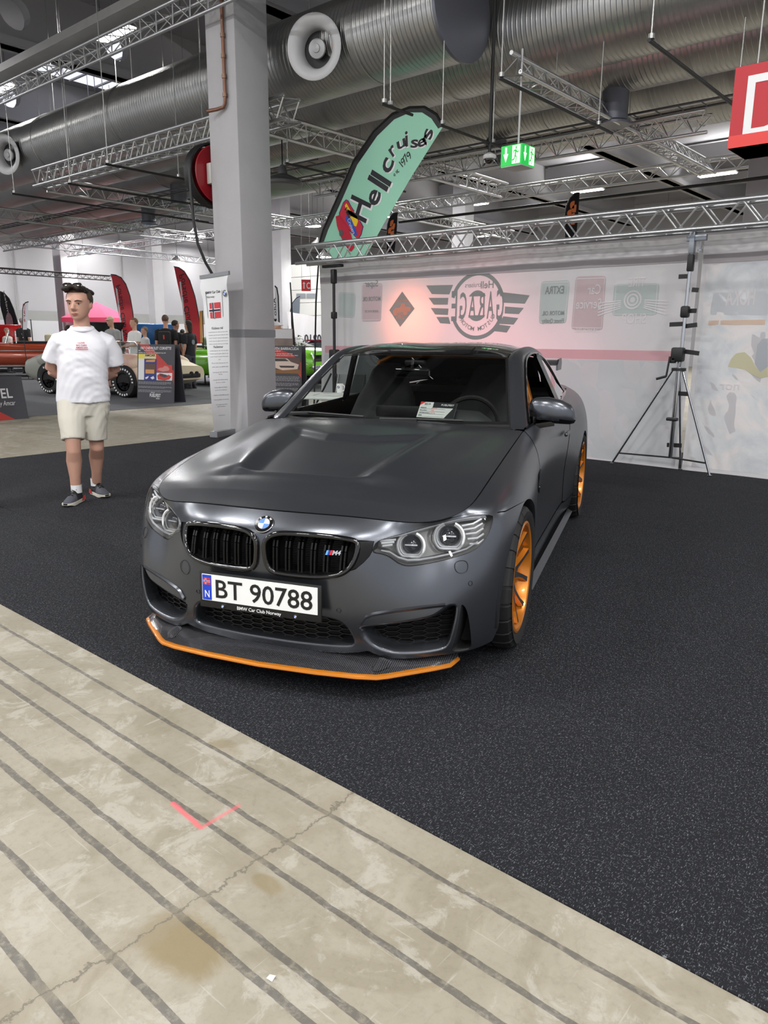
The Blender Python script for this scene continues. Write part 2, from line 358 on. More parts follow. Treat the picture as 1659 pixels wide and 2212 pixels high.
m = MB(); m.box((-24,11,.003), (25.6,32,.006)); tag(m.build('exhibition_carpet', GREYC, smooth=None), 'mid grey carpet under the row of show cars in the far left hall', 'carpet')
# ---- walls
m = MB(); m.box((-44.2,14,4.6), (.3,62,9.2)); wl_ = tag(m.build('wall_left', WALLM, smooth=None), kind='structure')
m = MB(); m.box((-44.0,14,2.63), (.12,62,.66)); tag(m.build('trim_1', WALLD, smooth=None), kind='structure')
m = MB(); m.box((-15,42.2,4.6), (60,.3,9.2)); tag(m.build('wall_back', WALLM, smooth=None), kind='structure')
for i in range(8):
    m = MB(); m.box((-43.96,-10+7*i,4.6), (.06,.05,9.2)); m.build('wall_joint', WALLD, wl_, smooth=None, loc=None)
# ---- ceiling slab, beams with round holes
m = MB(); m.box((-15,14,9.2), (62,62,.2)); tag(m.build('ceiling', CEIL, smooth=None), kind='structure')
def beam(x, y0, y1, z0, z1, w, name, holes=True):
    m = MB(); hs = []
    if holes:
        out = [(y0,z0),(y1,z0),(y1,z1),(y0,z1)]; y = y0+1.0
        while y < min(y1, 20):
            hs.append([(y+.34*math.cos(2*PI*k/18),(z0+z1)/2+.34*math.sin(2*PI*k/18)) for k in range(18)]); y += 2.45
        v, F = cdt(out, hs)
        for sx in (-w/2, w/2):
            V = [(x+sx,a,b) for a,b in v]; m.add(V, [f if sx > 0 else f[::-1] for f in F])
        for h in hs: m.grid([[(x-w/2,a,b) for a,b in h],[(x+w/2,a,b) for a,b in h]], closed_v=True)
        m.grid([[(x-w/2,y0,z0),(x+w/2,y0,z0)],[(x-w/2,y1,z0),(x+w/2,y1,z0)]])
    else: m.box((x,(y0+y1)/2,(z0+z1)/2), (w,y1-y0,z1-z0))
    # widened foot
    m.box((x,(y0+y1)/2,z0+.08), (w+.3,y1-y0,.16)); return m.build(name, BEAM, None, smooth=None)
for i, x in enumerate((-40,-34,-28,-22,-16,-10,-4,2,8)):
    tag(beam(x, -12, 40, 7.7, 9.1, .3, 'trim_%d' % (i+2), holes=x in (-22,-16,-10)), kind='structure')
# purlins across
for i, y in enumerate((2,12,18,24,30,36)):
    m = MB(); m.box((-15,y,8.75), (60,.22,.5)); tag(m.build('trim_%d' % (i+20), BEAM, smooth=None), kind='structure')
# roof lights
SKY = mat('roof_light_pane', (235,238,245), .6, emit=(225,230,245), es=.9)
for i, (x0,x1,y0,y1) in enumerate(((-27.2,-22.6,8.8,13.8),(-21.2,-16.6,8.6,13.4),(-33,-28.8,9,14),(-20,-16.8,31,36),(-27,-23,31,36))):
    w = thing('window_%d' % (i+1), None, None); w['kind'] = 'structure'
    m = MB(); m.box(((x0+x1)/2,(y0+y1)/2,9.07), (x1-x0,y1-y0,.04)); m.build('pane', SKY, w, smooth=None)
    for k in range(7):
        m = MB(); yy = y0+(y1-y0)*k/6; m.box(((x0+x1)/2,yy,9.03), (x1-x0,.06,.05)); m.build('glazing_bar', BEAM, w, smooth=None)
# ---- columns
def column(x0, x1, y0, y1, h, n):
    m = MB(); m.box(((x0+x1)/2,(y0+y1)/2,h/2), (x1-x0,y1-y0,h), None, .02); o = m.build('column', CONC, smooth=30); return tag(o, kind='structure')
c = column(-6.90,-6.265,4.52,5.10,9.1,0)
m = MB(); m.box((-6.5825,4.81,1.48), (.645,.59,.11)); m.build('painted_band', mat('band_grey',(128,130,134),.7), c, smooth=None)
for x, y, s in ((-34.4,21.3,.62),(-31.3,14.7,.72),(-24.3,21.4,.6),(-17.0,25.2,.66),(-1.55,12.95,.8)): column(x-s/2, x+s/2, y-s/2, y+s/2, 9.1, 0)
# copper pipe with a bend on the column
m = MB(); COPP = mat('copper_pipe', (128,92,76), .45, .6, noise=(14,.3))
m.tube([(-6.46,4.480,9.0),(-6.46,4.480,4.62),(-6.465,4.478,4.54),(-6.50,4.48,4.50),(-6.60,4.44,4.48),(-6.72,4.36,4.46)], .024, 10)
cpip = tag(m.build('copper_pipe', COPP, smooth=60), 'thin copper pipe running down the big grey column to a bend', 'pipe')
for z in (5.35,5.1,4.85,4.62,6.2): m = MB(); m.cyl((-6.46,4.480,z),(-6.46,4.480,z+.05),.033,n=10); m.build('pipe_clip', BRASS if 0 else mat('brass_fitting',(126,100,82),.4,.8), cpip)
# ---- big spiral ducts
def spiral():
    m = bpy.data.materials.new('spiral_duct_steel'); m.use_nodes = True; nt = m.node_tree; b = nt.nodes['Principled BSDF']; L = nt.links.new
    tc = nt.nodes.new('ShaderNodeTexCoord'); w = nt.nodes.new('ShaderNodeTexWave'); w.bands_direction = 'X'; w.inputs['Scale'].default_value = 4.4; w.inputs['Distortion'].default_value = .15
    L(tc.outputs['Object'], w.inputs[0]); r = nt.nodes.new('ShaderNodeMapRange'); r.inputs[1].default_value = .75; r.inputs[2].default_value = 1; L(w.outputs['Fac'], r.inputs[0])
    bp = nt.nodes.new('ShaderNodeBump'); bp.inputs['Strength'].default_value = .55; bp.inputs['Distance'].default_value = .010; L(r.outputs[0], bp.inputs['Height']); L(bp.outputs[0], b.inputs['Normal'])
    n = nt.nodes.new('ShaderNodeTexNoise'); n.inputs['Scale'].default_value = 1.6; n.inputs['Detail'].default_value = 6; L(tc.outputs['Object'], n.inputs['Vector']); mx = nt.nodes.new('ShaderNodeMix'); mx.data_type = 'RGBA'; L(n.outputs['Fac'], mx.inputs[0]); mx.inputs[6].default_value = srgb(150,150,150); mx.inputs[7].default_value = srgb(188,188,186); L(mx.outputs[2], b.inputs['Base Color'])
    b.inputs['Metallic'].default_value = .95; b.inputs['Roughness'].default_value = .36; return m
SPIR = spiral()
def duct(x0, x1, y, z, r, label, cap=False):
    m = MB(); n = 40; c = 40
    m.grid([[(x0+(x1-x0)*i/c, y+r*math.sin(2*PI*k/n), z+r*math.cos(2*PI*k/n)) for k in range(n)] for i in range(c+1)], closed_v=True, flip=x1 > x0)
    d = tag(m.build('ventilation_duct', SPIR, smooth=60), label, 'duct', 'big spiral ducts under the roof')
    x = x1-1.4
    while x > x0:
        q = MB(); q.lathe([(r+.001,-.03),(r+.012,-.025),(r+.012,.025),(r+.001,.03)], 40, Matrix.Translation((x,y,z)) @ Matrix.Rotation(PI/2,4,'Y')); q.build('duct_joint', GALV, d, smooth=40)
        q = MB(); q.cyl((x,y,z+r),(x,y,9.1),.01,n=6); q.build('hanger_rod', GALV, d, smooth=None); x -= 3.05
    if cap:
        q = MB(); Mx = Matrix.Translation((x1,y,z)) @ Matrix.Rotation(PI/2,4,'Y'); q.lathe([(0,.03),(r*.9,.03),(r+.03,.02),(r+.035,-.02),(r,-.04)], 44, Mx); q.build('end_cap', mat('cap_steel',(120,122,132),.5,.7), d, smooth=40)
    return d
D1 = duct(-40, -3.62, 6.0, 5.45, .58, 'nearest spiral duct, with round jet nozzles and a capped right end, behind the big column', True)
duct(-40, 9, 7.26, 5.45, .58, 'second spiral duct, passing behind the capped end of the nearest one')
duct(-40, 9, 8.48, 5.45, .58, 'third spiral duct from the front, with the cable ladder below it')
duct(-40, 3, 9.95, 5.5, .56, 'fourth spiral duct from the front, above the dark stub vent')
duct(-40, -1, 11.2, 5.5, .56, 'hindmost of the spiral ducts, over the far trusses')
def jet(x, z, yaw):
    # long throw nozzle: stub, white flared ring, inner cone
    t = MB(); ax = Vector((math.sin(yaw),-math.cos(yaw),-.12)).normalized(); p = Vector((x,5.55,z)); xx = ax.cross(Vector((0,0,1))).normalized(); yy = xx.cross(ax); xx = -xx
    M = Matrix(((xx.x,yy.x,ax.x,p.x),(xx.y,yy.y,ax.y,p.y),(xx.z,yy.z,ax.z,p.z),(0,0,0,1)))
    t.lathe([(.27,-.25),(.27,.14),(.285,.15),(.285,.17),(.27,.17)], 32, M); st = t.build('jet_nozzle', GALV, D1, smooth=40)
    q = MB(); q.lathe([(.395,.30),(.40,.315),(.385,.325),(.30,.315),(.255,.27),(.235,.20),(.23,.12)], 40, M); q.lathe([(.395,.30),(.33,.27),(.28,.17)], 40, M); q.build('flared_ring', mat('nozzle_white',(196,196,198),.4), st, smooth=50)
    q = MB(); q.lathe([(0,.255),(.05,.25),(.055,.235),(.12,.225),(.125,.20),(.04,.05)], 32, M); q.build('inner_cone', mat('cone_grey',(160,160,162),.4,.3), st, smooth=40)
    q = MB(); q.lathe([(0,.12),(.23,.12)], 32, M); q.build('dark_throat', BLKM, st)
    q = MB(); q.box((.27,.02,.22), (.05,.07,.07), M); q.build('actuator', mat('actuator_orange',(226,112,40),.5), st, smooth=None)
jet(-5.62, 5.27, .35); jet(-15.15, 5.27, .35)
# stub vents below the fourth and second duct
for x, y, z, g in ((-2.66,8.48,4.62,'behind the three chord truss, top right'),(-13.4,8.48,4.62,'left of the hose reel, behind the bright truss'),(-11.0,8.48,4.62,'nearest the hose reel'),(-5.6,9.95,4.70,'right of the mint feather flag'),(-17,9.95,4.70,'farthest left under the ducts')):
    m = MB(); m.lathe([(.19,.50),(.19,-.12),(.23,-.15),(.23,-.18),(.12,-.16),(0,-.14)], 26, Matrix.Translation((x,y,z))); tag(m.build('stub_vent', mat('stub_grey',(110,112,120),.4,.6), smooth=40), 'short round grey vent '+g, 'vent', 'stub vents under the ducts')
# ---- trusses
def truss(name, p0, p1, s, label, group, bays, kind='tri', rc=.025, rb=.009, parts=False, flip=False, mt=None):
    p0, p1 = Vector(p0), Vector(p1); d = (p1-p0).normalized(); up = Vector((0,0,1)); sd = d.cross(up).normalized(); Ln = (p1-p0).length; mt = mt or TRUSSM
    offs = {'tri': [sd*-s/2+up*s*.43, sd*s/2+up*s*.43, up*-s*.43], 'box': [sd*-s/2+up*s/2, sd*s/2+up*s/2, sd*-s/2-up*s/2, sd*s/2-up*s/2], 'flat': [up*s/2, up*-s/2], 'ladder': [sd*s/2, sd*-s/2]}[kind]
    if flip: offs = [sd*o.dot(sd)-up*o.dot(up) for o in offs]
    t = thing(name, label, 'truss', (0,0,0), 0, group)
    for o in offs: m = MB(); m.cyl(p0+o, p1+o, rc, n=10); m.build('chord', mt, t, smooth=50)
    prs = {'tri': [(0,1),(0,2),(1,2)], 'box': [(0,1),(2,3),(0,2),(1,3)], 'flat': [(0,1)], 'ladder': [(0,1)]}[kind]; L = MB()
    for a, b in prs:
        for i in range(bays):
            q0 = p0+d*(Ln*i/bays); q1 = p0+d*(Ln*(i+1)/bays); qm = (q0+q1)/2
            if kind == 'ladder': segs = [(q0+offs[a], q0+offs[b])]
            else: segs = [(q0+offs[a], qm+offs[b]), (qm+offs[b], q1+offs[a])]
            for u, v in segs:
                if parts: m = MB(); m.cyl(u, v, rb, n=7, caps=False); m.build('brace', mt, t, smooth=50)
                else: L.cyl(u, v, rb, n=5, caps=False)
    if not parts: tag(L.build('lattice', mt, t, smooth=50), kind='stuff')
    return t
TG = 'aluminium trusses hung under the roof'
def hang(t, pts):
    for p in pts: m = MB(); m.cyl(p, (p[0],p[1],9.1), .006, n=5); m.build('suspension_wire', GALV, t, smooth=None)
t = truss('ceiling_truss', (-20,4.3,5.74), (-3.9,4.3,5.74), .26, 'long truss at top left, with a steel tray above it', TG, 40); hang(t, [(-8,4.3,5.9),(-14,4.3,5.9)])
m = MB(); m.grid([[(x,4.3+a,z) for a,z in ((-.16,6.16),(-.16,6.04),(.16,6.04),(.16,6.16))] for x in (-20,-3.9)]); m.grid([[(x,4.3+a,z) for a,z in ((-.16,6.165),(-.155,6.045),(.155,6.045),(.16,6.165))] for x in (-20,-3.9)], flip=True); tag(m.build('cable_tray', GALV, smooth=None), 'galvanised cable tray above the long top left truss', 'cable tray')
t = truss('ceiling_truss', (-13.8,5.38,4.6), (-6.1,5.38,4.6), .30, 'bright truss below the nearest duct, ending left of the column', TG, 22, 'box', rc=.028, rb=.011); hang(t, [(-12.5,5.38,4.7),(-8.2,5.38,4.7)])
t = truss('ceiling_truss', (-14.0,5.6,4.55), (-14.0,12.5,4.55), .30, 'truss running back from the left end of the bright truss', TG, 18); hang(t, [(-14,9.2,4.7)])
t = truss('ceiling_truss', (-7.0,5.6,4.6), (-7.0,12.4,4.6), .30, 'truss running back right behind the column', TG, 18); hang(t, [(-7,7.8,4.7)])
t = truss('ceiling_truss', (-2.75,5.8,4.6), (-2.75,12.85,4.6), .27, 'slanting looking three chord truss above the green exit sign', TG, 22, flip=True, rc=.026); hang(t, [(-2.75,6.9,4.7),(-2.75,9.2,4.7)])
t = truss('ceiling_truss', (-9.6,9.2,4.45), (-1.57,9.2,4.45), .30, 'truss behind the exit sign, crossing below the fourth duct', TG, 22)
t = truss('ceiling_truss', (-16,12.75,4.6), (-2.0,12.75,4.6), .25, 'thin truss carrying strip lights behind the exit sign', TG, 34)
t = truss('ceiling_truss', (-18.75,6.4,4.55), (-18.75,13,4.55), .28, 'truss running back at the far left under the ducts', TG, 16)
t = truss('ceiling_truss', (-27,10.2,4.6), (-15,10.2,4.6), .30, 'long distant truss left of the column, above the white wall', TG, 34)
t = truss('ceiling_truss', (-30,14.2,4.9), (-9,14.2,4.9), .26, 'distant truss right over the red feather flags', TG, 48)
t = truss('ceiling_truss', (-24,9.2,4.5), (-24,20,4.5), .26, 'distant truss running back over the white wall', TG, 26)
t = truss('ceiling_truss', (-10.2,10.6,4.5), (-10.2,18,4.5), .26, 'truss running back right of the column behind the green flag', TG, 20)
t = truss('ceiling_truss', (-28.5,9.6,3.9), (-28.5,15.3,3.9), .22, 'dark truss hanging in front of the white wall at far left', TG, 20, mt=BLKM)
# black pipes under the ducts
for i, (x, y0, y1, z, lab) in enumerate(((-2.07,4.5,7.2,4.0,'left of the three chord truss, above the exit sign'),(-.52,4.5,7.45,4.0,'nearest the red hanging sign'),(-3.55,5.5,7.1,4.0,'behind the dome camera'),(-3.55,4.39,4.95,4.0,'short end over the tip of the mint flag'),(-8.8,3.97,5.7,4.0,'just left of the hose reel'),(-10.7,4.34,7.5,4.0,'two metres left of the hose reel'),(-6.95,6.0,9,4.1,'between the big column and the mint flag'),(-13.0,4.4,9,4.1,'at the left end of the bright truss'))):
    m = MB(); m.cyl((x,y0,z),(x,y1,z),.018,n=8); 
    o = tag(m.build('sprinkler_pipe', BLKM, smooth=50), 'thin black sprinkler pipe '+lab, 'pipe', 'black pipes below the ducts')
    for y in (y0+.05, y1-.4): m = MB(); m.cyl((x,y,z),(x,y,4.95 if y > 5.5 else 9.1),.007,n=5); m.cyl((x,y,z+.02),(x,y,z+.06),.03,n=8); m.build('pipe_hanger', GALV, o, smooth=None)
t = truss('cable_ladder', (-16,9.25,4.72), (4,9.25,4.72), .30, 'dark cable ladder running below the third duct', 'cable ladders', 60, 'ladder', rc=.016, rb=.01, mt=mat('ladder_steel',(96,97,100),.4,.7))
t['category'] = 'cable ladder'
t = truss('cable_ladder', (-22,7.9,4.6), (-8,7.9,4.6), .30, 'cable ladder left of the column below the second duct', 'cable ladders', 44, 'ladder', rc=.016, rb=.01, mt=MATS['ladder_steel']); t['category'] = 'cable ladder'
# black curved bracket pipe across the right of the hall
m = MB(); m.cyl((-9.5,11.9,4.12),(0.6,11.9,4.12),.03,n=8); tag(m.build('supply_pipe', BLKM, smooth=50), 'long black supply pipe crossing behind the exit sign', 'pipe')
# ---- lamps
LAMP = mat('lamp_diffuser', (250,250,250), .5, emit=(255,252,245), es=26)
def strip_light(x, y, z, w, d, label, group, cord=True, body=.05):
    t = thing('strip_light', label, 'lamp', (x,y,z), 0, group)
    m = MB(); m.box((0,0,body/2+.01), (w,d,body), None, .008); m.build('housing', GALV, t, smooth=None)
    m = MB(); m.box((0,0,0), (w*.94,d*.86,.02)); m.build('diffuser', LAMP, t, smooth=None)
    if cord:
        for sx in (-w*.4, w*.4): m = MB(); m.cyl((sx,0,body),(sx,0,9.1-z),.005,n=5); m.build('cord', BLKM, t, smooth=None)
    return t
for x, y, lab in ((-13.45,7.1,'the one nearest the big column'),(-19.2,7.1,'second from the big column'),(-24.9,7.1,'third from the big column'),(-30.6,7.1,'farthest from the big column')): strip_light(x, y, 7.7, 1.3, .36, 'bright twin tube light above the nearest duct, '+lab, 'tube lights above the ducts')
for x, y, z, lab in ((-8.37,30.4,7.9,'rightmost, beside the right column'),(-13.9,30.3,7.9,'above the right orange and black flag'),(-19.8,30.1,7.9,'just right of the far grey column'),(-18.4,38,7.9,'low over the right half of the truss'),(-25.6,40,7.9,'low behind the middle of the truss'),(-12.6,38,7.9,'low at the right end of the truss')): strip_light(x, y, z, 1.5, .4, 'far strip light under the roof, '+lab, 'far strip lights')
for u, lab in zip(((-16.3,19.5,5.8),(-20.6,19.8,5.85),(-24.7,24.1,5.85),(-30.5,15.2,4.95),(-26.9,14.9,4.98),(-21.3,14.6,5.0),(-29.8,19.6,5.0),(-22.7,22.5,5.0)), ('behind the mint flag','between the big column and the mint flag','low right of the big column','farthest left, over the pink canopy','over the left red flag','at the left edge of the big column','over the right red flag','right of the big column near the flag pole')):
    t = thing('bay_lamp', 'small round bay lamp glowing '+lab, 'lamp', u, 0, 'far bay lamps')
    m = MB(); m.lathe([(.06,.30),(.10,.22),(.30,.06),(.34,.0)], 20); m.build('shade', GALV, t, smooth=50)
    m = MB(); m.lathe([(0,-.01),(.33,-.005),(.33,.005)], 20); m.build('diffuser', LAMP, t); lamp(u[0], u[1], u[2]-.04, .6, .6, 70)
    m = MB(); m.cyl((0,0,.3),(0,0,9.1-u[2]),.008,n=5); m.build('cord', BLKM, t, smooth=None)
t = thing('dish_pendant', 'dark dish shaped unlit pendant right of the column below the ducts', 'pendant', (-8.35,7.2,4.12))  # unlit hanging dish, not a fan
m = MB(); m.lathe([(.03,.34),(.07,.30),(.09,.18),(.30,.10),(.36,.04),(.36,0),(.33,-.03),(.0,-.03)], 30); m.build('dish', mat('pendant_grey',(88,88,90),.5), t, smooth=40)
m = MB(); m.cyl((0,0,.3),(0,0,.80),.012,n=8); m.build('stem', BLKM, t)
t = thing('dome_camera', 'small dome camera on a black drop pole left of the exit sign', 'camera', (-3.55,6.63,3.80))
m = MB(); m.cyl((0,0,.07),(0,0,5.29),.022,n=10); m.build('drop_pole', BLKM, t, smooth=50)
m = MB(); m.lathe([(.03,.08),(.085,.05),(.09,.02),(.075,.0)], 24); m.build('housing', mat('camera_white',(206,206,206),.4), t, smooth=50)
m = MB(); m.sph((0,0,0), .068, 20, 12); m.build('dome', GB_ if 0 else mat('dome_black',(8,8,9),.05,coat=1), t, smooth=60)
# ---- emergency exit sign, a four sided lit box
EXG = mat('exit_green', (24,168,66), .4, emit=(24,168,66), es=.75); EXW = mat('exit_white', (240,252,232), .4, emit=(236,250,222), es=.9)
ex = thing('exit_sign', 'green lit exit box with running figure and down arrow', 'exit sign', (-2.72,6.0,3.50), R_(-2))
m = MB(); m.box((0,0,.10), (.30,.30,.235), None, .006); m.build('sign_box', EXG, ex, smooth=None)
m = MB(); m.box((0,0,-.02), (.29,.29,.012)); m.cyl((.0,0,.21),(.0,0,1.3),.012,n=8); m.build('box_frame', mat('sign_grey',(196,196,198),.5), ex, smooth=None)
def exit_face(M, w):
    s = w/.56; m = MB(); q = lambda P: [(x*s,y) for x, y in P]
    m.flat(q([(-.205,.02),(-.14,-.075),(-.075,.02),(-.115,.02),(-.115,.095),(-.165,.095),(-.165,.02)]), M)
    m.flat(q([(.03,-.10),(.24,-.10),(.24,.105),(.03,.105)]), M); m.mt(1)
    z = .002
    m.flat([((.135+.02*math.cos(a))*s,.075+.018*math.sin(a)) for a in np.linspace(0,2*PI,12,endpoint=False)], M, z)
    for a, b, w_ in (((.135,.055),(.115,.0),.036),((.115,.0),(.15,-.04),.024),((.15,-.04),(.13,-.095),.02),((.115,.0),(.09,-.05),.024),((.09,-.05),(.035,-.06),.02),((.13,.045),(.175,.02),.018),((.175,.02),(.21,.035),.016),((.125,.045),(.075,.045),.018),((.075,.045),(.06,.01),.016)):
        d = Vector((b[0]-a[0],b[1]-a[1])).normalized(); n = Vector((-d.y,d.x))*w_/2
        m.flat(q([(a[0]+n.x,a[1]+n.y),(a[0]-n.x,a[1]-n.y),(b[0]-n.x,b[1]-n.y),(b[0]+n.x,b[1]+n.y)]), M, z)
    m.build('pictogram', [EXW, EXG], ex, smooth=None)
exit_face(Matrix.Translation((0,-.152,.10)) @ Matrix.Rotation(PI/2,4,'X'), .30); exit_face(Matrix.Translation((.152,0,.10)) @ Matrix.Rotation(PI/2,4,'Z') @ Matrix.Rotation(PI/2,4,'X'), .30)
# ---- red hanging sign with a white D, top right
sg_ = thing('hanging_sign', 'red hanging box sign with a white letter D at the top right', 'sign', (1.05,3.55,2.80))
m = MB(); m.box((0,0,.20), (.86,.42,.52)); m.build('sign_box', mat('sign_red',(176,34,44),.5), sg_, smooth=None)
m = MB(); m.box((0,-.004,-.02), (.862,.42,.08)); m.build('sign_base', mat('sign_red_bright',(214,62,58),.5), sg_, smooth=None)
m = MB(); text(m, 'D', Matrix.Translation((-.17,-.213,-.0)) @ Matrix.Rotation(PI/2,4,'X'), .40, .34, bold=.0); m.build('letter', mat('sign_white',(222,222,224),.5), sg_, smooth=None)
for sx in (-.35,.35): m = MB(); m.cyl((sx,0,.46),(sx,0,6.2),.006,n=5); m.build('suspension_wire', GALV, sg_, smooth=None)

# ================================================================== THE GREY COUPE
# ---------------------------------------------------------------- car surface net
S_ = {
0: [(0,-.715,.145),(0,-.742,.24),(0,-.768,.36),(0,-.782,.46),(0,-.788,.56),(0,-.782,.64),(0,-.742,.688),(0,-.70,.724)],
1: [(.2,-.712,.145),(.2,-.74,.24),(.2,-.765,.36),(.2,-.778,.46),(.2,-.782,.56),(.2,-.772,.64),(.2,-.73,.688),(.2,-.685,.722)],
2: [(.39,-.698,.145),(.39,-.732,.235),(.39,-.75,.35),(.39,-.752,.45),(.39,-.742,.55),(.39,-.715,.635),(.39,-.68,.68),(.39,-.64,.712)],
3: [(.56,-.655,.145),(.56,-.672,.22),(.565,-.675,.33),(.565,-.658,.43),(.56,-.625,.53),(.56,-.60,.615),(.56,-.585,.66),(.575,-.575,.694)],
4: [(.70,-.585,.15),(.71,-.602,.22),(.715,-.605,.33),(.71,-.59,.43),(.70,-.56,.53),(.685,-.525,.61),(.68,-.50,.67),(.69,-.485,.706)],
5: [(.79,-.495,.15),(.805,-.505,.22),(.812,-.505,.33),(.812,-.495,.43),(.805,-.472,.53),(.79,-.445,.62),(.765,-.42,.69),(.738,-.41,.728)],
6: [(.86,-.365,.15),(.88,-.365,.22),(.892,-.365,.33),(.896,-.36,.43),(.893,-.35,.53),(.878,-.34,.64),(.838,-.335,.718),(.758,-.33,.750)],
7: [(.90,-.17,.15),(.915,-.17,.25),(.925,-.17,.36),(.93,-.17,.47),(.928,-.165,.57),(.917,-.16,.67),(.865,-.155,.757),(.770,-.15,.795)],
8: [(.90,.05,.15),(.92,.05,.25),(.932,.05,.36),(.938,.05,.47),(.938,.05,.58),(.926,.05,.69),(.872,.05,.787),(.775,.05,.833)],
9: [(.88,.35,.15),(.905,.35,.25),(.915,.35,.36),(.92,.35,.47),(.922,.35,.59),(.912,.35,.71),(.865,.35,.82),(.778,.35,.880)],
10: [(.87,.6,.16),(.88,.6,.26),(.882,.6,.37),(.882,.6,.48),(.888,.6,.60),(.89,.6,.73),(.855,.6,.85),(.780,.6,.915)],
11: [(.86,.85,.16),(.872,.85,.26),(.872,.85,.37),(.87,.85,.48),(.878,.85,.60),(.886,.85,.74),(.86,.85,.87),(.785,.85,.938)],
12: [(.855,1.4,.16),(.87,1.4,.26),(.868,1.4,.37),(.866,1.4,.48),(.874,1.4,.61),(.884,1.4,.76),(.868,1.4,.88),(.81,1.4,.948)],
13: [(.855,2.0,.16),(.872,2.0,.26),(.872,2.0,.37),(.87,2.0,.48),(.88,2.0,.62),(.89,2.0,.77),(.87,2.0,.90),(.80,2.0,.965)],
14: [(.88,2.4,.16),(.90,2.4,.26),(.907,2.4,.37),(.912,2.4,.48),(.92,2.4,.62),(.915,2.4,.78),(.87,2.4,.91),(.78,2.4,.982)],
15: [(.90,2.81,.16),(.922,2.81,.26),(.935,2.81,.37),(.94,2.81,.48),(.938,2.81,.63),(.92,2.81,.79),(.862,2.81,.925),(.755,2.81,1.0)],
16: [(.90,3.2,.17),(.915,3.2,.27),(.925,3.2,.38),(.928,3.2,.49),(.922,3.2,.63),(.903,3.2,.78),(.843,3.2,.93),(.72,3.2,1.012)],
17: [(.86,3.55,.18),(.88,3.55,.28),(.886,3.55,.39),(.886,3.55,.5),(.88,3.55,.64),(.86,3.54,.79),(.80,3.52,.94),(.68,3.48,1.018)],
18: [(.70,3.72,.2),(.73,3.75,.3),(.74,3.76,.41),(.74,3.77,.52),(.73,3.77,.65),(.71,3.76,.80),(.66,3.73,.95),(.57,3.66,1.025)],
19: [(.4,3.78,.2),(.4,3.82,.3),(.4,3.83,.41),(.4,3.835,.52),(.4,3.835,.65),(.4,3.83,.81),(.38,3.80,.965),(.35,3.73,1.035)],
20: [(0,3.80,.2),(0,3.84,.3),(0,3.85,.41),(0,3.855,.52),(0,3.855,.65),(0,3.85,.81),(0,3.82,.97),(0,3.75,1.04)],
}
class Net:
    # uniform bicubic B-spline surface through a table of points; negative u is the mirrored side
    def __init__(s, P, mir=True, relax=2):
        s.D = np.array(P, float); s.mir = mir; s.C = s.D.copy(); nu, nv = s.D.shape[:2]
        U, V = np.meshgrid(np.arange(nu), np.arange(nv), indexing='ij')
        for _ in range(relax):
            s.C = s.C + .9*(s.D - s.ev(U.ravel().astype(float), V.ravel().astype(float)).reshape(s.D.shape))
            if mir: s.C[0,:,0] = 0; s.C[-1,:,0] = 0
    def ext(s):
        C = s.C
        if s.mir:
            a, b = C[1:2]*[-1,1,1], C[-2:-1]*[-1,1,1]
        else:
            a, b = 2*C[:1]-C[1:2], 2*C[-1:]-C[-2:-1]
        C = np.concatenate([a, C, b], 0)
        return np.concatenate([2*C[:,:1]-C[:,1:2], C, 2*C[:,-1:]-C[:,-2:-1]], 1)
    @staticmethod
    def w(t):
        return np.stack([(1-t)**3, 3*t**3-6*t*t+4, -3*t**3+3*t*t+3*t+1, t**3], -1)/6
    def ev(s, u, v):
        u = np.asarray(u, float); v = np.asarray(v, float); sg = np.where(u < 0, -1., 1.) if s.mir else np.ones_like(u)
        a = np.abs(u) if s.mir else u
        E = s.ext(); nu, nv = s.D.shape[:2]
        i = np.clip(np.floor(a).astype(int), 0, nu-2); j = np.clip(np.floor(v).astype(int), 0, nv-2)
        wu, wv = s.w(a-i), s.w(v-j); out = np.zeros(u.shape+(3,))
        for k in range(4):
            for l in range(4):
                out += (wu[...,k]*wv[...,l])[...,None]*E[i+k, j+l]
        out[...,0] *= sg
        return out
    def nor(s, u, v):
        e = 1e-3; u = np.asarray(u, float); v = np.asarray(v, float)
        du = s.ev(u+e, v)-s.ev(u-e, v); dv = s.ev(u, v+e)-s.ev(u, v-e)
        n = np.cross(du, dv); n /= np.linalg.norm(n, axis=-1, keepdims=True)+1e-12
        return n
BELT = Net([S_[k] for k in sorted(S_)])

PAINT = mat('satin_grey_paint', (91,94,100), .27, .84)
GB = mat('gloss_black', (7,7,8), .08, 0, coat=.6)
MB_ = mat('matt_black_plastic', (17,17,18), .55)
RUB = mat('tyre_rubber', (18,18,19), .7)
BLK = mat('dark_interior', (13,13,14), .8)
CHR = mat('chrome', (215,217,220), .12, 1)
ORG = mat('orange_lacquer', (206,124,34), .32, .45, coat=.4)
ALU = mat('machined_grey_alloy', (120,121,124), .3, .9)
WHT = mat('white_print', (236,237,238), .5)
SEAT = mat('seat_cloth', (38,38,41), .85)
def carbon():
    m = mat('carbon_fibre', (28,28,30), .22, .2, coat=1); nt = m.node_tree; b = nt.nodes['Principled BSDF']
    tc = nt.nodes.new('ShaderNodeTexCoord'); mp = nt.nodes.new('ShaderNodeMapping'); mp.inputs['Scale'].default_value = (190,190,1); mp.inputs['Rotation'].default_value = (0,0,R_(45))
    ch = nt.nodes.new('ShaderNodeTexChecker'); ch.inputs['Scale'].default_value = 1; ch.inputs[1].default_value = srgb(26,26,28); ch.inputs[2].default_value = srgb(82,82,86)
    nt.links.new(tc.outputs['Object'], mp.inputs[0]); nt.links.new(mp.outputs[0], ch.inputs[0]); nt.links.new(ch.outputs[0], b.inputs['Base Color']); return m
CARB = carbon()
